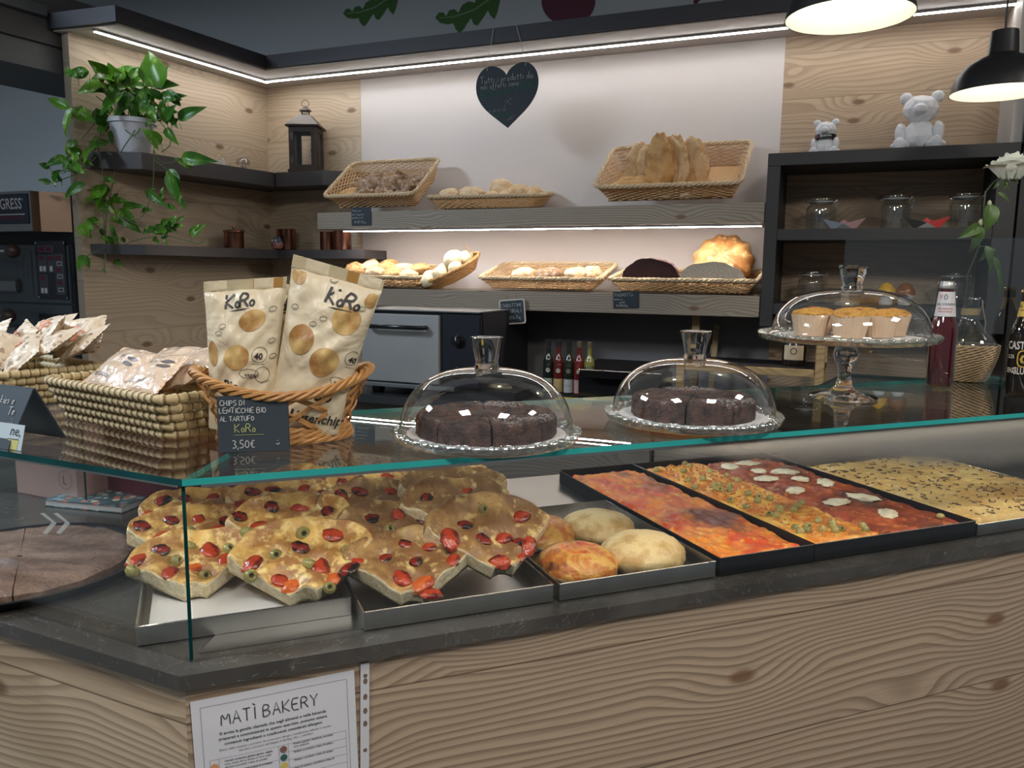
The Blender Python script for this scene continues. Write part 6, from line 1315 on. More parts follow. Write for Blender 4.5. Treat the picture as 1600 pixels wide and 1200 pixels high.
# ---- wooden rack, coffee jar and small things on the worktop at the right
RK = wood('rack_wood', (.50, .36, .18), (.30, .2, .09)); q0 = FB.plane(1166, 575, -.50); q1 = FB.plane(1273, 580, -.50)
r = empty('wooden_rack', 'pale wooden rack with a dark shelf on the worktop below the black cabinet', 'rack', FB.p(q0[0]-.25, -.50, .9205), FB.a)
wR = q1[0]-q0[0]+.25; zR = q0[1]-.9205
_, zt_ = FB.plane(1280, 548, -.5)
MB().box((wR, 0, 0), (wR+.03, .03, zt_-.9205+.06)).build('post', RK, r, bevel=.002); MB().box((0, 0, 0), (.03, .03, zR)).build('post', RK, r, bevel=.002)
MB().box((.031, .004, zR-.022), (wR-.001, .026, zR+.004)).build('front_rail', RK, r, bevel=.002); MB().box((.0, .031, zR-.006), (wR+.03, .28, zR+.006)).build('shelf_board', BLACK, r)
MB().box((wR, .281, 0), (wR+.03, .31, zR+.2)).build('post', RK, r); MB().box((0, .281, 0), (.03, .31, zR+.2)).build('post', RK, r)
xj, _ = FB.plane(1240, 560, -.40); r = empty('coffee_jar', 'dark jar with a cream round-logo label on the wooden rack shelf', 'jar', FB.p(xj, -.38, .9205+zR+.0065), FB.a)
MB().lathe([(0, 0), (.040, 0), (.042, .004), (.042, .068), (.036, .08), (.034, .095), (0, .095)], 36).build('body', M('dark_jar', (.02, .012, .01), .2), r, smooth=True)
f = cyl(.0426, .022); mb = MB(); mb.grid(14, 1, lambda u, v: f((u-.5)*.075, v*.052), 0); f2_ = cyl(.0431, .022)
for i in range(24): pass
V = []; 
for i in range(25): a = 2*math.pi*i/24; V += [f2_(.012*math.cos(a), .032+.012*math.sin(a)), f2_(.009*math.cos(a), .032+.009*math.sin(a))]
mb.add(V, [(2*i, 2*i+2, 2*i+3, 2*i+1) for i in range(24)], 1); put(mb, font('CAFFE', .008, 'CENTER', .01), cyl(.0431, .028), 1) if False else None
mb.build('label', [M('label_cream', (.62, .52, .36), .6), INK], r)
xe, _ = FB.plane(1112, 530, -.10); r = empty('easel_strut', 'pale wooden easel leg standing against the lower wall panel coloured as in shade', 'easel', FB.p(xe, -.09, .9205), FB.a, rot=(R(-6), R(2), FB.a))
MB().box((-.010, 0, 0), (.012, .010, .30)).build('leg', RK, r); MB().box((-.014, -.004, .18), (-.011, -.0, .215)).build('hinge', STEELB, r)
for i, (px, hh_) in enumerate(((1206, .055),)):
    x, _ = FB.plane(px, 600, -.42); r = empty('spice_jar', 'small dark glass jar with a grey lid behind the middle dome', 'jar', FB.p(x, -.42, .9205), 0)
    MB().lathe([(0, 0), (.032, 0), (.034, .004), (.034, .05), (.028, .058), (0, .058)], 30).build('body', JG, r, smooth=True); MB().lathe([(0, .0585), (.032, .0585), (.032, .072), (0, .073)], 30).build('lid', STEELB, r, smooth=True)
# ---- row of oil bottles on the worktop
cols = [(.012, .016, .012), (.10, .015, .012), (.018, .022, .014), (.13, .014, .012), (.20, .20, .05)]; lbc = [(.30, .36, .30), (.42, .30, .13), (.36, .38, .42), (.38, .24, .25), (.40, .45, .18)]
nm = ['dark green oil bottle, leftmost of the row of five', 'red brown oil bottle with an ochre label, second from left', 'dark oil bottle with a pale label, middle of the row of five', 'dark red oil bottle with a pink label, second from right', 'yellow green oil bottle with a green label, rightmost of the row of five']
for i in range(5):
    x, _ = FB.plane(857+i*16, 560, -.52); r = empty('oil_bottle', nm[i], 'bottle', FB.p(x, -.52, .9205+.04), FB.a+R(15))
    MB().lathe([(0, 0), (.018, 0), (.020, .003), (.020, .120), (.016, .138), (.0085, .150), (.008, .182), (0, .182)], 28).build('glass_body', M('oil_%d' % i, cols[i], .12), r, smooth=True)
    MB().lathe([(0, .1825), (.0098, .1825), (.0098, .205), (0, .206)], 20).build('cap', M('oil_cap', (.16, .14, .09) if i > 2 else (.03, .03, .03), .35, .5), r, smooth=True)
    f = cyl(.0204, .006); mb = MB().grid(10, 1, lambda u, v: f((u-.5)*.044, v*.052), 0); f = cyl(.0204, .078); V = [f(0, .012)]+[f(.009*math.cos(a*math.pi/10), .012+.009*math.sin(a*math.pi/10)) for a in range(20)]; mb.add(V, [(0, 1+k, 1+(k+1) % 20) for k in range(20)], 1)
    put(mb, font('OLIO', .009, 'CENTER', .01), cyl(.0207, .030), 1); mb.build('label', [M('oil_label_%d' % i, lbc[i], .6), M('oil_print', (.35, .33, .3), .6) if i != 2 else INKG], r)
o = fbox('bottle_riser', FB, (1.20, -.60, .9205), (1.66, -.42, .96), BLACK, bevel=.002); tag(o, 'low black riser on the worktop carrying the oil bottles', 'riser')
# ---- till printer, chrome bracket, yellow pack
xa, za = FB.plane(912, 567, -.55); xb_, _ = FB.plane(1015, 573, -.55)
r = empty('card_terminal', 'black machine with a silver edged flap behind the domes', 'machine', FB.p(xa, -.55, .9205), FB.a)
Hm = za-.9205; mb = MB().prism([(-.02, 0), (.30, 0), (.30, .2), (-.02, .2)], 0, Hm-.035).build('body', BLACKG, r, bevel=.004)
MB().add([(-.0, -.06, Hm-.02), (.31, -.06, Hm-.02), (.31, .18, Hm), (0, .18, Hm), (.02, -.05, Hm-.05), (.29, -.05, Hm-.05), (.29, .16, Hm-.036), (.02, .16, Hm-.036)], [(0, 1, 2, 3), (4, 7, 6, 5), (0, 4, 5, 1), (1, 5, 6, 2), (2, 6, 7, 3), (3, 7, 4, 0)]).build('flap', BLACKG, r, bevel=.003)
MB().tube([(0, -.061, Hm-.019), (.31, -.061, Hm-.019)], .0022, 6).build('silver_edge', CHROME, r)
P = at(945, 612, 1.10); r = empty('napkin_holder', 'chrome bracket beside the black machine', 'holder', FB.p(FB.inv(P)[0], -.66+.08, .9205), FB.a)
MB().prism([(-.04, 0), (.04, 0), (.04, .06), (-.04, .06)], 0, .004).build('base', CHROME, r); MB().box((-.04, .0, .0045), (-.032, .06, .085)).build('side', CHROME, r); MB().box((-.031, .0, .077), (.04, .06, .085)).build('top_plate', CHROME, r)
xy, _ = FB.plane(898, 618, -.60); o = MB().box((-.075, -.05, 0), (.06, .03, .035)).build('sponge_pack', M('yellow_plastic', (.60, .48, .03), .35), None, FB.p(xy, -.60, .9205), FB.a, bevel=.006); tag(o, 'flat yellow pack on the worktop below the oil bottles', 'pack')
# ------------------------------------------------------------------ red soda bottle, beer bottle, carafe with rose, on the right of the glass top
RED = NT('red_soda'); RED = RED.pbr((.085, .002, .007), .03, 0, None, Coat_Weight=.5, Coat_Roughness=.03, Specular_IOR_Level=.7)
P = at(1467, 606, ZT); P.z = ZT+.0008; r = empty('soda_bottle', 'glass bottle of red soda with a white neck label, beside the high dome', 'bottle', P, 0)
face = lambda P: math.atan2(-P.x, P.y)*1.0
r.rotation_euler = (0, 0, -math.atan2(P.x, P.y))
kk = .94
MB().lathe([(0, .004), (.024*kk, .004), (.0295*kk, .010), (.0295*kk, .020), (.0290*kk, .09), (.0295*kk, .112), (.0300*kk, .128), (.027*kk, .146), (.0205*kk, .163), (.0165*kk, .180), (.0142*kk, .205), (.0142*kk, .226), (0, .226)], 44).build('liquid', RED, r, smooth=True)
MB().lathe([(.020*kk, 0), (.030*kk, .004), (.0312*kk, .012), (.0310*kk, .09), (.0318*kk, .13), (.0288*kk, .147), (.0222*kk, .164), (.018*kk, .181), (.0155*kk, .205), (.0155*kk, .228)], 44, cap=False).build('glass_body', sheet('bottle_glass', (.95, .97, .96), 0, .06, 1.5), r, smooth=True)
MB().lathe([(.0, .2285), (.0155, .2285), (.0158, .231), (.0150, .240), (.0146, .2405), (.0146, .2445), (0, .2448)], 60, wob=lambda a, z: 1+(.02*abs(math.sin(20*a)) if .229 < z < .24 else 0)).build('cap', STEEL, r, smooth=True, sharp=50)
nr = lambda z: .0245 - (z-.160)*.135
mb = MB(); f = cyl(lambda z: max(.0158, .0225-(z-.165)*.105)*1.0, .165); mb.grid(30, 6, lambda u, v: f((u-.5)*.090*(1-.25*v), v*.056), 0)
g = cyl(lambda z: max(.0158, .0225-(z-.165)*.105)+.0003, .165); put(mb, font('GALVANINA', .0085, 'CENTER', .012), cyl(lambda z: max(.0158, .0225-(z-.165)*.105)+.0003, .190), 1)
for k, (tx, zz, sc) in enumerate((('MELAGRANA', .181, .0056), ('BIOLOGICA', .1745, .0056))): put(mb, font(tx, sc, 'CENTER', .01), cyl(lambda z: max(.0158, .0225-(z-.165)*.105)+.0003, zz), 2)
put(mb, strokes('O', .012, .0016, 0, center=True), cyl(lambda z: max(.0158, .0225-(z-.165)*.105)+.0003, .203, ), 1); put(mb, strokes('V', .010, .002, 0, center=True), cyl(lambda z: max(.0158, .0225-(z-.165)*.105)+.0003, .204, -.6), 2)
mb.build('neck_label', [M('soda_label', (.66, .66, .68), .5), M('soda_blue', (.08, .10, .16), .5), M('soda_red', (.5, .08, .08), .5)], r)
P = at(1593, 619, ZT); P.z = ZT+.0008; r = empty('beer_bottle', 'dark beer bottle with gold collar at the right edge', 'bottle', P, -math.atan2(P.x, P.y))
BBOT = NT('beer_glass').pbr((.010, .007, .006), .05, 0, None, Specular_IOR_Level=.7)
MB().lathe([(0, .002), (.022, .0), (.029, .004), (.0305, .012), (.0305, .125), (.029, .142), (.0235, .158), (.0175, .172), (.0145, .188), (.0135, .205), (.0135, .222), (0, .222)], 48).build('glass_body', BBOT, r, smooth=True)
MB().lathe([(0, .2225), (.0152, .2225), (.0158, .225), (.0138, .2300), (0, .2308)], 63, wob=lambda a, z: 1+(.05*abs(math.sin(10.5*a)) if z < .226 else 0)).build('crown_cap', M('gold_cap', (.75, .55, .22), .25, 1), r, smooth=True, sharp=50)
GOLDL = M('gold_label', (.62, .42, .07), .45)
nrf = lambda z: .0180-(z-.172)*.16 if z < .19 else .0150
mb = MB(); f = cyl(lambda z: max(.0145, .0195-(z-.170)*.17), .172); mb.grid(30, 6, lambda u, v: f((u-.5)*.088, v*.032), 0); mb.build('neck_label', [GOLDL], r)
mb = MB(); nl = lambda z: max(.0145, .0195-(z-.170)*.17)+.0004; put(mb, font('DEI GLUTINE', .0078, 'CENTER', .01), cyl(nl, .191), 0); put(mb, font('BIRRA BIONDA', .0045, 'CENTER', .01), cyl(nl, .184), 0); mb.build('neck_writing', [INK], r)
LW = M('label_white', (.70, .68, .64), .5); br = lambda z: .0309
def thin(txt, sz, nar): V, F = font(txt, sz, 'CENTER', .02); return [(a*nar, b) for a, b in V], F
mb = MB(); put(mb, thin('CASTELLO', .024, .62), cyl(br, .103), 0); put(mb, thin('SENZA', .015, .5), cyl(br, .052, -.72), 0); put(mb, thin('GLUTINE', .021, .58), cyl(br, .050, .18), 0)
V, F = font('5.2%', .011, 'CENTER', .02); mb.add([cyl(br, .083, -.82)(a*.75, b) for a, b in V], F, 0); V, F = font('C', .030, 'CENTER', .03); put(mb, (V, F), cyl(br, .072, .12), 1)
V = []; 
for i in range(33):
    a = 2*math.pi*i/32; q = lambda rx, rz: cyl(lambda z: .0311, .083, .12)(rx*math.copysign(abs(math.cos(a))**.6, math.cos(a)), rz*math.copysign(abs(math.sin(a))**.6, math.sin(a))); V += [q(.0155, .0185), q(.0130, .0160)]
mb.add(V, [(2*i, 2*i+2, 2*i+3, 2*i+1) for i in range(32)], 1); mb.build('printed_logo', [LW, GOLDL], r)
# carafe in woven straw
P = at(1507, 594, ZT); P.z = ZT+.0008; r = empty('straw_carafe', 'glass carafe with a woven straw base holding the white rose', 'carafe', P, -math.atan2(P.x, P.y))
gp = [(.042, .004), (.056, .03), (.063, .06), (.0655, .082), (.062, .096), (.050, .112), (.033, .130), (.022, .145), (.0185, .158), (.018, .195), (.0195, .204), (.021, .207)]
MB().lathe(gp, 48, cap=False).build('glass_body', sheet('carafe_glass', (.93, .94, .94), 0, .09, 1.6), r, smooth=True)
STRAW = rattan('straw', (.56, .42, .26), (.36, .25, .14)); mb = MB(); rows = 17
for k in range(rows):
    z = .004+k*.0052; f = z/.095; rr = .044+.0245*math.sin(min(1, f)*math.pi*.5)
    for ph in (0, 1): mb.tube([((rr+.002*math.cos(i*.42+ph*3.14+k*.9))*math.cos(2*math.pi*i/150), (rr+.002*math.cos(i*.42+ph*3.14+k*.9))*math.sin(2*math.pi*i/150), z+.0018*math.sin(i*.42+ph*3.14+k*.9)) for i in range(150)], .0021, 5, 0, closed=True)
mb.build('straw_base', STRAW, r, smooth=True)
MB().lathe([(.0195, .162), (.0205, .162), (.0205, .178), (.0195, .178)], 36, closed=True).build('paper_band', M('kraft_band', (.50, .36, .18), .7), r, smooth=True)
MB().tube([(.020, -.004, .170), (.026, -.006, .195), (.022, -.010, .200), (.028, -.014, .170), (.034, -.018, .145), (.033, -.022, .128), (.036, -.020, .118)], .0009, 5).build('string', M('string_pale', (.5, .45, .36), .8), r, smooth=True)
# rose
D0 = P.y
def rp(px, py, dy=0): return aty(px, py, D0+dy)
base = Vector((P.x, P.y, ZT+.09))
r = empty('white_rose', 'white rose with leafy dark stem standing in the carafe', 'rose', base, 0)
L0 = lambda p: p-base
MB().tube([L0(v) for v in (Vector((P.x-.006, P.y, ZT+.02)), rp(1512, 430), rp(1530, 385), rp(1536, 340), rp(1540, 300), rp(1553, 284), rp(1568, 276))], [.0022, .0022, .0022, .002, .002, .0018, .0022], 7).build('stem', M('rose_stem', (.03, .045, .02), .5), r, smooth=True)
PET = M('rose_petal', (.88, .90, .80), .6, Subsurface_Weight=.1); hc = rp(1581, 263); HC = L0(hc)
mb = MB(); rnd = random.Random(3)
for k in range(26):
    a = k*2.4; lay = k/26; rr = .009+.042*lay; hgt = .058-.012*lay
    ca, sa = math.cos(a), math.sin(a)
    def f(u, v, a=a, rr=rr, lay=lay, hgt=hgt):
        w_ = (u-.5)*1.5*(.5+v*.7); q = rr*(.45+.62*math.sin(min(1, v*1.1)*1.57))+.006*lay*max(0, v-.7)*4; ang2 = a+w_*(1.05-.3*lay)
        z = -.026+hgt*v*1.15-.03*lay*max(0, v-.55)**1.3*2-.006*abs(u-.5)*2*v
        return (HC.x+q*math.cos(ang2)*1.05, HC.y+q*math.sin(ang2), HC.z+z+.0015*math.sin(u*9+k))
    mb.grid(8, 7, f, 0)
mb.build('petals', PET, r, smooth=True)
RL = NT('rose_leaf'); _o = RL.obj(); RL = RL.pbr(RL.mix(RL.noise(_o, 60., 3), (.035, .085, .018), (.10, .18, .04)), .42)
def leafmesh(mb, A, B, wid, up=None, curl=.15, mi=0, nx=8, wave=0.):
    "leaf blade from base A to tip B"
    ax = B-A; L = ax.length; t_ = ax.normalized(); up = up or Vector((0, -1, .25)); sd = t_.cross(up).normalized(); nn = sd.cross(t_).normalized()
    def f(u, v):
        y = u; x = (v-.5)*2; w_ = wid*(math.sin(math.pi*y**.72)**.85)*(1-.35*y) if 0 < y < 1 else 0
        return A+t_*(L*y)+sd*(x*w_)+nn*(abs(x)*w_*.35-curl*L*math.sin(math.pi*y)*(-1)*.6-curl*L*y*y)+nn*(wave*math.sin(y*12)*abs(x))
    mb.grid(nx, 6, f, mi)
mb = MB()
for (a, b, w_) in [((1548, 300), (1545, 400-20), .0), ]: pass
for (ax_, ay_, bx_, by_, w_, dy) in [(1548, 318, 1541, 364, .022, -.01), (1534, 352, 1498, 372, .016, 0), (1532, 350, 1516, 398, .016, .01), (1540, 322, 1566, 350, .014, .01), (1560, 284, 1552, 296, .005, 0), (1566, 280, 1580, 298, .005, 0), (1572, 282, 1566, 300, .005, 0), (1578, 280, 1594, 286, .005, 0), (1558, 300, 1582, 318, .006, .0), (1540, 384, 1548, 416, .012, -.01), (1544, 388, 1530, 410, .008, 0), (1552, 400, 1562, 440, .010, 0), (1555, 412, 1566, 470, .006, 0), (1548, 404, 1545, 432, .006, 0), (1556, 392, 1542, 386, .005, 0)]:
    A, B = L0(rp(ax_, ay_)), L0(rp(bx_, by_, dy)); leafmesh(mb, A, B, w_)
mb.tube([L0(rp(1530, 385)), L0(rp(1545, 385)), L0(rp(1554, 400)), L0(rp(1560, 420))], .0011, 5)
mb.build('leaves', RL, r, smooth=True)
MB().ball(L0(rp(1533, 348)), (.006, .006, .009), 12, 8).ball(L0(rp(1546, 318)), (.005, .005, .008), 12, 8).build('buds', M('rose_bud', (.45, .48, .30), .6), r, smooth=True)
# glass screen standing on the rear of the case
p0, p1 = at(1276, 594, ZT), e2+ee*.35
g = aty(1288, 375, at(1331.6, 583.8, ZT).y+.02)
s0_ = e1+ee*(-.035); hS = g.z-ZT
r = empty('sneeze_screen', 'upright clear glass screen at the rear right of the display case', 'glass screen', Vector((s0_.x, s0_.y, ZT+.0008)), math.atan2(ee.y, ee.x))
MB().box((0, -.035, 0), (.62, -.029, hS), [1, 1, 0, 1, 0, 1]).build('pane', [sheet('screen_glass', (.93, .95, .95), 0, .07, 1.4), M('screen_edge', (.16, .22, .21), .2)], r)
MB().box((-.002, -.041, hS*.55), (.018, -.036, hS*.55+.03)).build('clip', CHROME, r)
# ------------------------------------------------------------------ trailing pothos
PX, PB = FW.plane(208, 225, .11)[0], .11
PP = FW.p(PX, PB, 1.8975); D1 = PP.y
r = empty('potted_pothos', 'trailing variegated pothos in a white pot on the upper side shelf', 'potted plant', PP, 0)
POTM = M('white_pot', (.62, .63, .68), .45)
MB().lathe([(0, 0), (.060, 0), (.062, .003), (.088, .118), (.096, .120), (.096, .138), (.090, .138), (.086, .12), (.0, .118)], 48).build('pot', POTM, r, smooth=True, sharp=50)
MB().lathe([(0, .0), (.075, .0), (.080, .010), (.076, .010), (.0, .002)], 40, c=(0, 0, 0)).build('saucer', BLACK, r, smooth=True) if False else None
MB().ball((0, 0, .121), (.083, .083, .012), 24, 10, fn=lambda d: 1+.3*noise.noise(d*5)).build('soil', M('soil', (.03, .02, .012), .95), r, smooth=True)
LP = NT('pothos_leaf'); _o = LP.obj(); n1 = LP.noise(LP.scale(_o, (30, 30, 14)), 1., 4, .65, 1.2); n2 = LP.noise(_o, 7., 2)
_c = LP.mix(LP.ramp(n2, .4, .62), (.035, .14, .012), (.095, .26, .015)); _c = LP.mix(LP.math('MULTIPLY', LP.ramp(n1, .56, .66), .7), _c, (.38, .52, .10)); LP = LP.pbr(_c, .33, 0, LP.bump(n1, .2, .003), Transmission_Weight=.0, Subsurface_Weight=.08)
LV = MB(); SV = MB(); rnd = random.Random(11)
def wp(px, py, dy):
    out = min(1, max(0, (172-px)/34)); return aty(px, py, min(D1+dy, D1+.02) if out == 0 else D1+min(dy, .02)-.17*out)-PP
# (base px, tip px, half width m, depth offset)
leaves = [(253,138,229,78,.062,-.03),(232,125,221,97,.030,.0),(255,137,262,100,.030,.01),(165,122,140,95,.035,-.02),(188,132,168,98,.04,.0),(212,130,165,104,.03,.01),(140,112,102,118,.024,-.03),(112,120,104,104,.018,-.05),(122,116,135,108,.018,-.04),(185,118,212,103,.022,.02),(202,128,235,106,.03,.03),
(168,142,124,140,.045,-.02),(178,128,146,118,.034,-.05),(190,145,155,178,.028,-.07),(200,150,182,188,.028,-.06),(110,170,72,152,.022,-.02),(113,168,100,216,.022,-.02),(115,172,150,190,.030,.0),(150,168,170,205,.034,.0),(210,150,182,165,.03,-.03),(235,148,205,172,.03,-.04),(240,132,278,132,.026,-.02),(250,152,288,150,.024,-.01),(262,155,292,148,.016,.0),
(278,186,320,166,.026,-.02),(252,168,262,195,.026,-.03),(262,172,276,200,.02,-.0),(268,196,281,184,.018,.0),(258,200,278,226,.020,.0),(252,225,222,200,.028,-.08),(238,205,246,236,.02,-.04),(270,150,282,166,.02,.02),(230,166,245,190,.022,-.06),
(283,246,338,252,.030,-.05),(264,264,282,300,.026,-.02),(262,268,290,330,.030,-.03),(300,262,270,246,.012,-.01),
(118,218,104,248,.025,.02),(104,246,70,258,.020,.0),(100,248,118,272,.018,.02),(78,262,60,255,.014,.0),(90,266,84,290,.016,.0),(128,240,100,232,.022,.02),(80,285,58,281,.0135,-.02),(96,284,90,270,.010,.0),(132,285,98,310,.020,-.02),(140,232,176,218,.026,-.03),(150,228,128,252,.024,-.02),
(162,288,150,322,.034,-.02),(158,290,172,305,.02,.0),(170,312,205,316,.018,-.02),(168,316,182,336,.016,.0),(186,326,218,364,.036,-.03),(192,322,226,322,.018,-.02),(160,330,146,328,.010,.0),
(232,300,264,326,.016,-.03),(228,304,240,294,.012,.0),(253,316,254,290,.012,.0),(262,320,276,328,.012,.0),(122,352,144,372,.022,-.02),(144,350,120,368,.024,-.02),(155,344,128,352,.020,.0),(168,368,178,384,.014,-.02),(176,366,186,386,.012,.0),(190,370,196,380,.010,.0),
(248,350,262,372,.016,-.02),(250,352,242,366,.012,-.01),(264,354,276,336,.018,-.02),(270,356,288,352,.014,.0),(276,348,288,336,.010,.0),(262,350,278,364,.014,.0),(300,372,322,348,.018,-.02),(296,366,312,350,.014,.0),(240,372,250,380,.012,.0),(132,398,122,424,.020,-.02),(134,400,140,420,.014,.0),(128,404,132,412,.012,.0),(178,408,192,416,.010,-.01),(186,405,184,412,.008,.0),(160,420,166,426,.006,.0),(236,312,232,298,.012,-.0),(222,330,240,328,.014,-.0)]
for k in range(46):      # denser crown round the pot rim
    cx_, cy_ = rnd.uniform(160, 258), rnd.uniform(122, 188); a = rnd.uniform(0, 6.28); L_ = rnd.uniform(20, 36)
    leaves.append((cx_, cy_, cx_+L_*math.cos(a), cy_+L_*math.sin(a)*.8-4, rnd.uniform(.018, .030), rnd.uniform(-.07, .03)))
for k in range(30):
    v = rnd.choice([(164, 250, 180), (170, 300, 90), (162, 360, 60), (118, 250, 40), (250, 352, 30)]); cx_, cy_ = v[0]+rnd.uniform(-14, 14), v[1]+rnd.uniform(-.4, .4)*v[2]; a = rnd.uniform(.3, 2.9); L_ = rnd.uniform(12, 26)
    leaves.append((cx_, cy_, cx_+L_*math.cos(a), cy_+L_*math.sin(a), rnd.uniform(.010, .020), rnd.uniform(-.05, -.01)))
for i, (bx, by, tx, ty, w_, dy) in enumerate(leaves):
    A = wp(bx, by, dy+rnd.uniform(-.01, .01)); B = wp(tx, ty, dy+rnd.uniform(-.05, .02)); leafmesh(LV, A, B, w_*1.08, Vector((rnd.uniform(-.4, .4), -1, rnd.uniform(-.1, .5))), rnd.uniform(.03, .14), 0, 9, .002)
    # short stalk back towards its vine
    C = A+Vector((rnd.uniform(-.015, .015), .01, -.015 if by > 225 else -.04)); SV.tube([A+(B-A)*.04, (A+C)/2+Vector((0, 0, .004)), C], .0011, 4)
vines = [[(208,190,-.02),(212,205,-.08),(198,222,-.10),(184,246,-.06),(176,285,-.04),(170,320,-.04),(164,350,-.04),(166,385,-.04),(163,424,-.04)],[(196,188,0),(160,196,-.02),(152,232,-.04),(160,262,-.05),(166,300,-.05),(160,345,-.05),(170,392,-.04)],
[(236,195,-.04),(240,230,-.10),(244,248,-.09),(262,258,-.08),(280,248,-.06)],[(240,235,-.10),(241,270,-.08),(238,300,-.06),(226,335,-.05),(214,345,-.05),(192,340,-.05)],[(240,250,-.09),(258,262,-.07),(266,272,-.05)],[(190,186,0),(148,178,0),(128,168,0),(113,168,-.02)],[(150,190,0),(130,215,0),(118,225,0),(104,250,0),(84,258,0),(66,260,0)],[(150,230,-.03),(135,262,-.02),(112,268,0),(90,266,0)],[(150,245,-.03),(128,268,-.02),(104,278,0),(84,286,0)],
[(192,340,-.05),(216,352,-.05),(240,364,-.05),(262,368,-.05),(290,376,-.04),(316,382,-.04),(322,372,-.04),(312,362,-.03)],[(190,384,-.05),(214,374,-.05),(240,370,-.05)],[(168,388,-.04),(150,392,-.03),(136,400,-.02)],[(165,366,-.04),(150,352,-.03),(140,344,-.02)],[(172,362,-.04),(182,378,-.03),(188,392,-.03)],[(222,188,-.03),(214,214,-.09),(200,208,-.09),(188,193,-.06)],[(250,190,-.02),(262,205,-.01),(270,225,.0),(252,238,-.02)],[(205,186,0),(198,150,-.01),(190,140,0)],[(215,186,0),(225,150,0),(240,135,-.01)],[(225,186,0),(250,165,0),(262,155,0)],[(196,186,0),(170,165,0),(150,150,0)],[(230,188,0),(262,182,-.01),(278,186,-.02)],[(200,186,0),(205,140,.02),(200,125,.02)]]
for v in vines:
    P_ = [wp(*q) for q in v]; Q = [P_[0]]
    for a, b in zip(P_[:-1], P_[1:]): Q += [a*.7+b*.3, a*.3+b*.7]
    SV.tube(Q+[P_[-1]], .0021, 6)
LV.build('foliage', LP, r, smooth=True); SV.build('stems', M('pothos_stem', (.10, .15, .045), .5), r, smooth=True)
# ------------------------------------------------------------------ notice and plastic strip on the counter front
yN = -.0245
q = [FF.plane(px, py, yN) for px, py in ((297, 1096), (553, 1046), (564, 1200), (302, 1240))]
x0, z0 = q[0]; x1, z1 = q[1]; wN = .21*((x1-x0)/.21); 
W_ = x1-x0; hN = W_*1.414; rotN = math.atan2(z1-z0, x1-x0)
r = empty('allergen_notice', 'white paper notice headed Matì Bakery taped to the counter front', 'notice', FF.p(x0, yN, z0), 0, rot=(0, -rotN, FF.a))
def nf_(a, b):       # slightly curled sheet
    return (a, -.0008-.0022*(1+math.sin(a*30+b*9))*.5*(1 if b < -.03 else .4), b)
mb = MB().grid(24, 24, lambda u, v: nf_(u*W_, -hN*v), 0, flip=True); mb.build('sheet', PAPER, r, smooth=True)
def nt(mb, VF, x, z, mi=0): mb.add([(lambda p: (p[0], p[1]-.0007, p[2]))(nf_(x+a, z+b)) for a, b in VF[0]], VF[1], mi)
k = W_/.21; mb = MB(); V, F, L_ = strokes('MATÌ BAKERY', .0165*k, .0014*k, 0., 1, .20); s_ = (.127*k)/L_
nt(mb, ([((a-L_/2)*s_*1.0, b) for a, b in V], F), W_*.47, -.040*k); mb.build('heading', INK, r)
mb = MB()
for i, tx in enumerate(('Si avvisa la gentile clientela che negli alimenti e nelle bevande', 'preparati e somministrati in questo esercizio, possono essere', 'contenuti ingredienti o coadiuvanti considerati allergeni.')): V, F = font(tx, .0056*k, 'CENTER', .012); nt(mb, (V, F), W_*.48, -(.0530+i*.0075)*k)
for i, tx in enumerate(('Elenco delle sostanze o prodotti che provocano allergie o intolleranze utilizzati in questo', 'esercizio e presenti nell’allegato II del Reg. UE n. 1169/2011')): V, F = font(tx, .0040*k, 'CENTER', 0); nt(mb, (V, F), W_*.49, -(.0755+i*.0052)*k, 1)
rows = [('Cereali contenenti glutine (grano, segale,', 'orzo, avena, farro, kamut o i loro ceppi', 'derivati e prodotti a base di cereali)'), ('Crostacei e prodotti a base di crostacei', '', ''), ('Uova e prodotti a base di uova', '', '')]
rows2 = [('Frutta a guscio: mandorle, nocciole,', 'noci, pistacchi', ''), ('Sedano e prodotti a base di sedano', '', ''), ('Senape e prodotti a base di senape', '', ''), ('Semi di sesamo e prodotti a base di', 'sesamo', '')]
zz = -.092
for i, rw in enumerate(rows):
    for j, tx in enumerate(rw):
        if tx: V, F = font(tx, .0037*k, 'LEFT', .004 if j else .014); nt(mb, (V, F), .036*k, (zz-i*.0165-j*.0046)*k, 0)
    V, F = font(str(i+1), .0034*k, 'LEFT', 0); nt(mb, (V, F), .031*k, (zz-i*.0165)*k, 1)
for i, rw in enumerate(rows2):
    for j, tx in enumerate(rw):
        if tx: V, F = font(tx, .0037*k, 'LEFT', .004 if j else .014); nt(mb, (V, F), .124*k, (zz+.003-i*.0118-j*.0044)*k, 0)
mb.build('small_print', [INK, INKG], r); mb = MB()
def ln(x0_, z0_, x1_, z1_, t_=.0004):
    n = 12
    if abs(x1_-x0_) > abs(z1_-z0_): mb.grid(n, 1, lambda u, v: (lambda p: (p[0], p[1]-.0006, p[2]))(nf_(x0_+(x1_-x0_)*u, z0_+(z1_-z0_)*u+v*t_*k)), 0)
    else: mb.grid(1, n, lambda u, v: (lambda p: (p[0], p[1]-.0006, p[2]))(nf_(x0_+u*t_*k, z0_+(z1_-z0_)*v)), 0, flip=True)
m_ = .011*k; ln(m_, -m_, W_-m_, -m_); ln(m_, -hN+m_, m_, -m_); ln(W_-m_, -hN+m_, W_-m_, -m_)
ln(.018*k, -.0865*k, .195*k, -.0865*k, .0003); ln(.018*k, -.2*k, .018*k, -.0865*k, .0003); ln(.195*k, -.2*k, .195*k, -.0865*k, .0003); ln(.1045*k, -.2*k, .1045*k, -.0865*k, .0003); ln(.117*k, -.2*k, .117*k, -.0865*k, .0003); ln(.029*k, -.2*k, .029*k, -.0865*k, .0003)
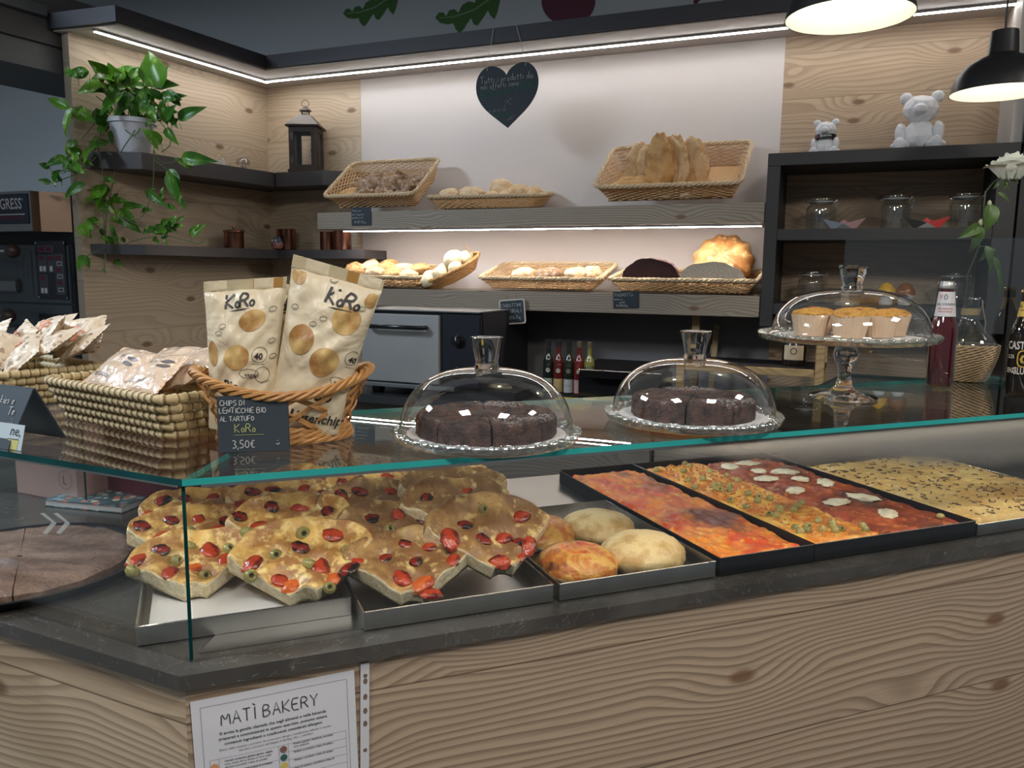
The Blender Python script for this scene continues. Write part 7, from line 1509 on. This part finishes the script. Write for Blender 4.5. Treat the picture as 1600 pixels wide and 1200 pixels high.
for i in range(5): ln(.104*k, (-.098-i*.0118)*k, .195*k, (-.098-i*.0118)*k, .0003)
for i in range(3): ln(.018*k, (-.1065-i*.0165)*k, .104*k, (-.1065-i*.0165)*k, .0003)
mb.build('ruled_lines', INKG, r); 
def icon(x, z, mt, n='allergen_icon'):
    m2 = MB(); V = [(0, 0)]+[(.0047*k*math.cos(a*math.pi/12), .0047*k*math.sin(a*math.pi/12)) for a in range(24)]; nt(m2, (V, [(0, 1+i, 1+(i+1) % 24) for i in range(24)]), x, z); m2.build(n, mt, r)
for i, c in enumerate(((.60, .28, .12), (.08, .14, .34), (.5, .4, .1))): icon(.0235*k, (-.0965-i*.0165)*k, M('icon_a%d' % i, c, .7))
for i, c in enumerate(((.20, .10, .08), (.03, .10, .09), (.58, .45, .10), (.45, .4, .3))): icon(.1108*k, (-.0925-i*.0118)*k, M('icon_b%d' % i, c, .7))
q = [FF.plane(px, py, yN) for px, py in ((563, 1037), (577, 1035), (580, 1200))]
x0, z0 = q[0]; w_ = q[1][0]-x0; hS = .155; mb = MB(); holes = [.115, .165, .31, .44, .56, .81]
r = empty('punched_strip', 'narrow white punched plastic strip right of the notice', 'strip', FF.p(x0, yN, z0), 0, rot=(0, R(1), FF.a))
MB().box((0, -.0008, -.24), (w_, 0, 0)).build('strip', M('strip_plastic', (.58, .58, .62), .4), r)
mb = MB()
for i, hz in enumerate(holes): mb.prism([(w_*.55+.0028*math.cos(a*math.pi/8), -hz*hS+(.0042 if i % 1 == 0 and i not in (0, 5) else .0028)*math.sin(a*math.pi/8)) for a in range(16)], .0008, .0012)
mb.v = [(x, -z, y) for x, y, z in mb.v]; mb.build('holes', M('strip_hole', (.16, .11, .08), .8), r)
# ------------------------------------------------------------------ floral booklet, pink boxes and a burgundy box for a sign's reflection, inside the case
t = NT('floral_print'); o_ = t.obj(); vo = t.n('TexVoronoi', {'Vector': o_, 'Scale': 62.}); h = t.n('SeparateColor', {0: vo.outputs['Color']}).outputs
c = t.mix(t.ramp(h[0], .42, .44), (.10, .17, .20), (.62, .20, .12)); c = t.mix(t.ramp(h[1], .66, .68), c, (.70, .68, .58)); c = t.mix(t.ramp(h[2], .70, .72), c, (.24, .36, .40)); c = t.mix(t.ramp(vo.outputs['Distance'], .42, .55), c, (.07, .12, .15))
FLOR = t.pbr(c, .45)
A, B, C_ = at(106, 770, ZS+.012), at(190, 794, ZS+.012), at(335, 737, ZS+.012)
ux = (C_-B); L1 = ux.length; ba = math.atan2(ux.y, ux.x); uy = (A-B); L2 = uy.dot(Vector((-math.sin(ba), math.cos(ba), 0)))
r = empty('booklet', 'floral patterned booklet lying at the left of the display case', 'booklet', Vector((B.x, B.y, ZS+.001)), ba)
MB().box((0, 0, .0125), (L1, L2, .014)).build('cover', FLOR, r); MB().box((.002, .002, .0015), (L1-.002, L2-.002, .0124)).build('pages', PAPER, r); MB().box((0, 0, 0), (L1, L2, .0014)).build('back_cover', FLOR, r)
PINK = M('pink_card', (.58, .36, .34), .55); LOGO = M('box_logo', (.10, .05, .05), .6)
bx = at(52, 808, ZS); bl_, bn_ = FL.inv(bx)
for i, (lb) in enumerate(('lower pink cardboard box with a round L logo at the left of the case', 'upper pink cardboard box with a round L logo at the left of the case')):
    r = empty('cake_box', lb, 'box', FL.p(bl_, .40, ZS+.001+i*.0925), FL.a); MB().box((-.20, 0, 0), (0, .16, .091)).build('carton', PINK, r, bevel=.001)
    mb = MB(); V = []
    for j in range(29): a = 2*math.pi*j/28; V += [(-.036+.021*math.cos(a), -.0006, .048+.021*math.sin(a)), (-.036+.0202*math.cos(a), -.0006, .048+.0202*math.sin(a))]
    mb.add(V, [(2*j, 2*j+2, 2*j+3, 2*j+1) for j in range(28)]); put(mb, strokes('L', .018, .0022, 0.), flat(-.042, .039, -.0006)); mb.build('logo', LOGO, r)
r = empty('reflected_sign_box', 'burgundy box with mirrored lettering, standing in for a reflected sign, at the back left of the case', 'box', FL.p(bl_+.004, .47, ZS+.001), FL.a)  # added box, draws the reflection of a lettered sign in the glass
MB().box((0, 0, 0), (.27, .10, .200)).build('carton', M('reflected_sign_red', (.10, .012, .030), .5), r, bevel=.001)
V, F = font('ANARIA', .042, 'CENTER', .01); mb = MB(); mb.add([(.12-a*.8, -.0006, .155+b) for a, b in V], [f[::-1] for f in F]); mb.build('lettering', M('reflected_sign_white', (.6, .58, .6), .6), r)
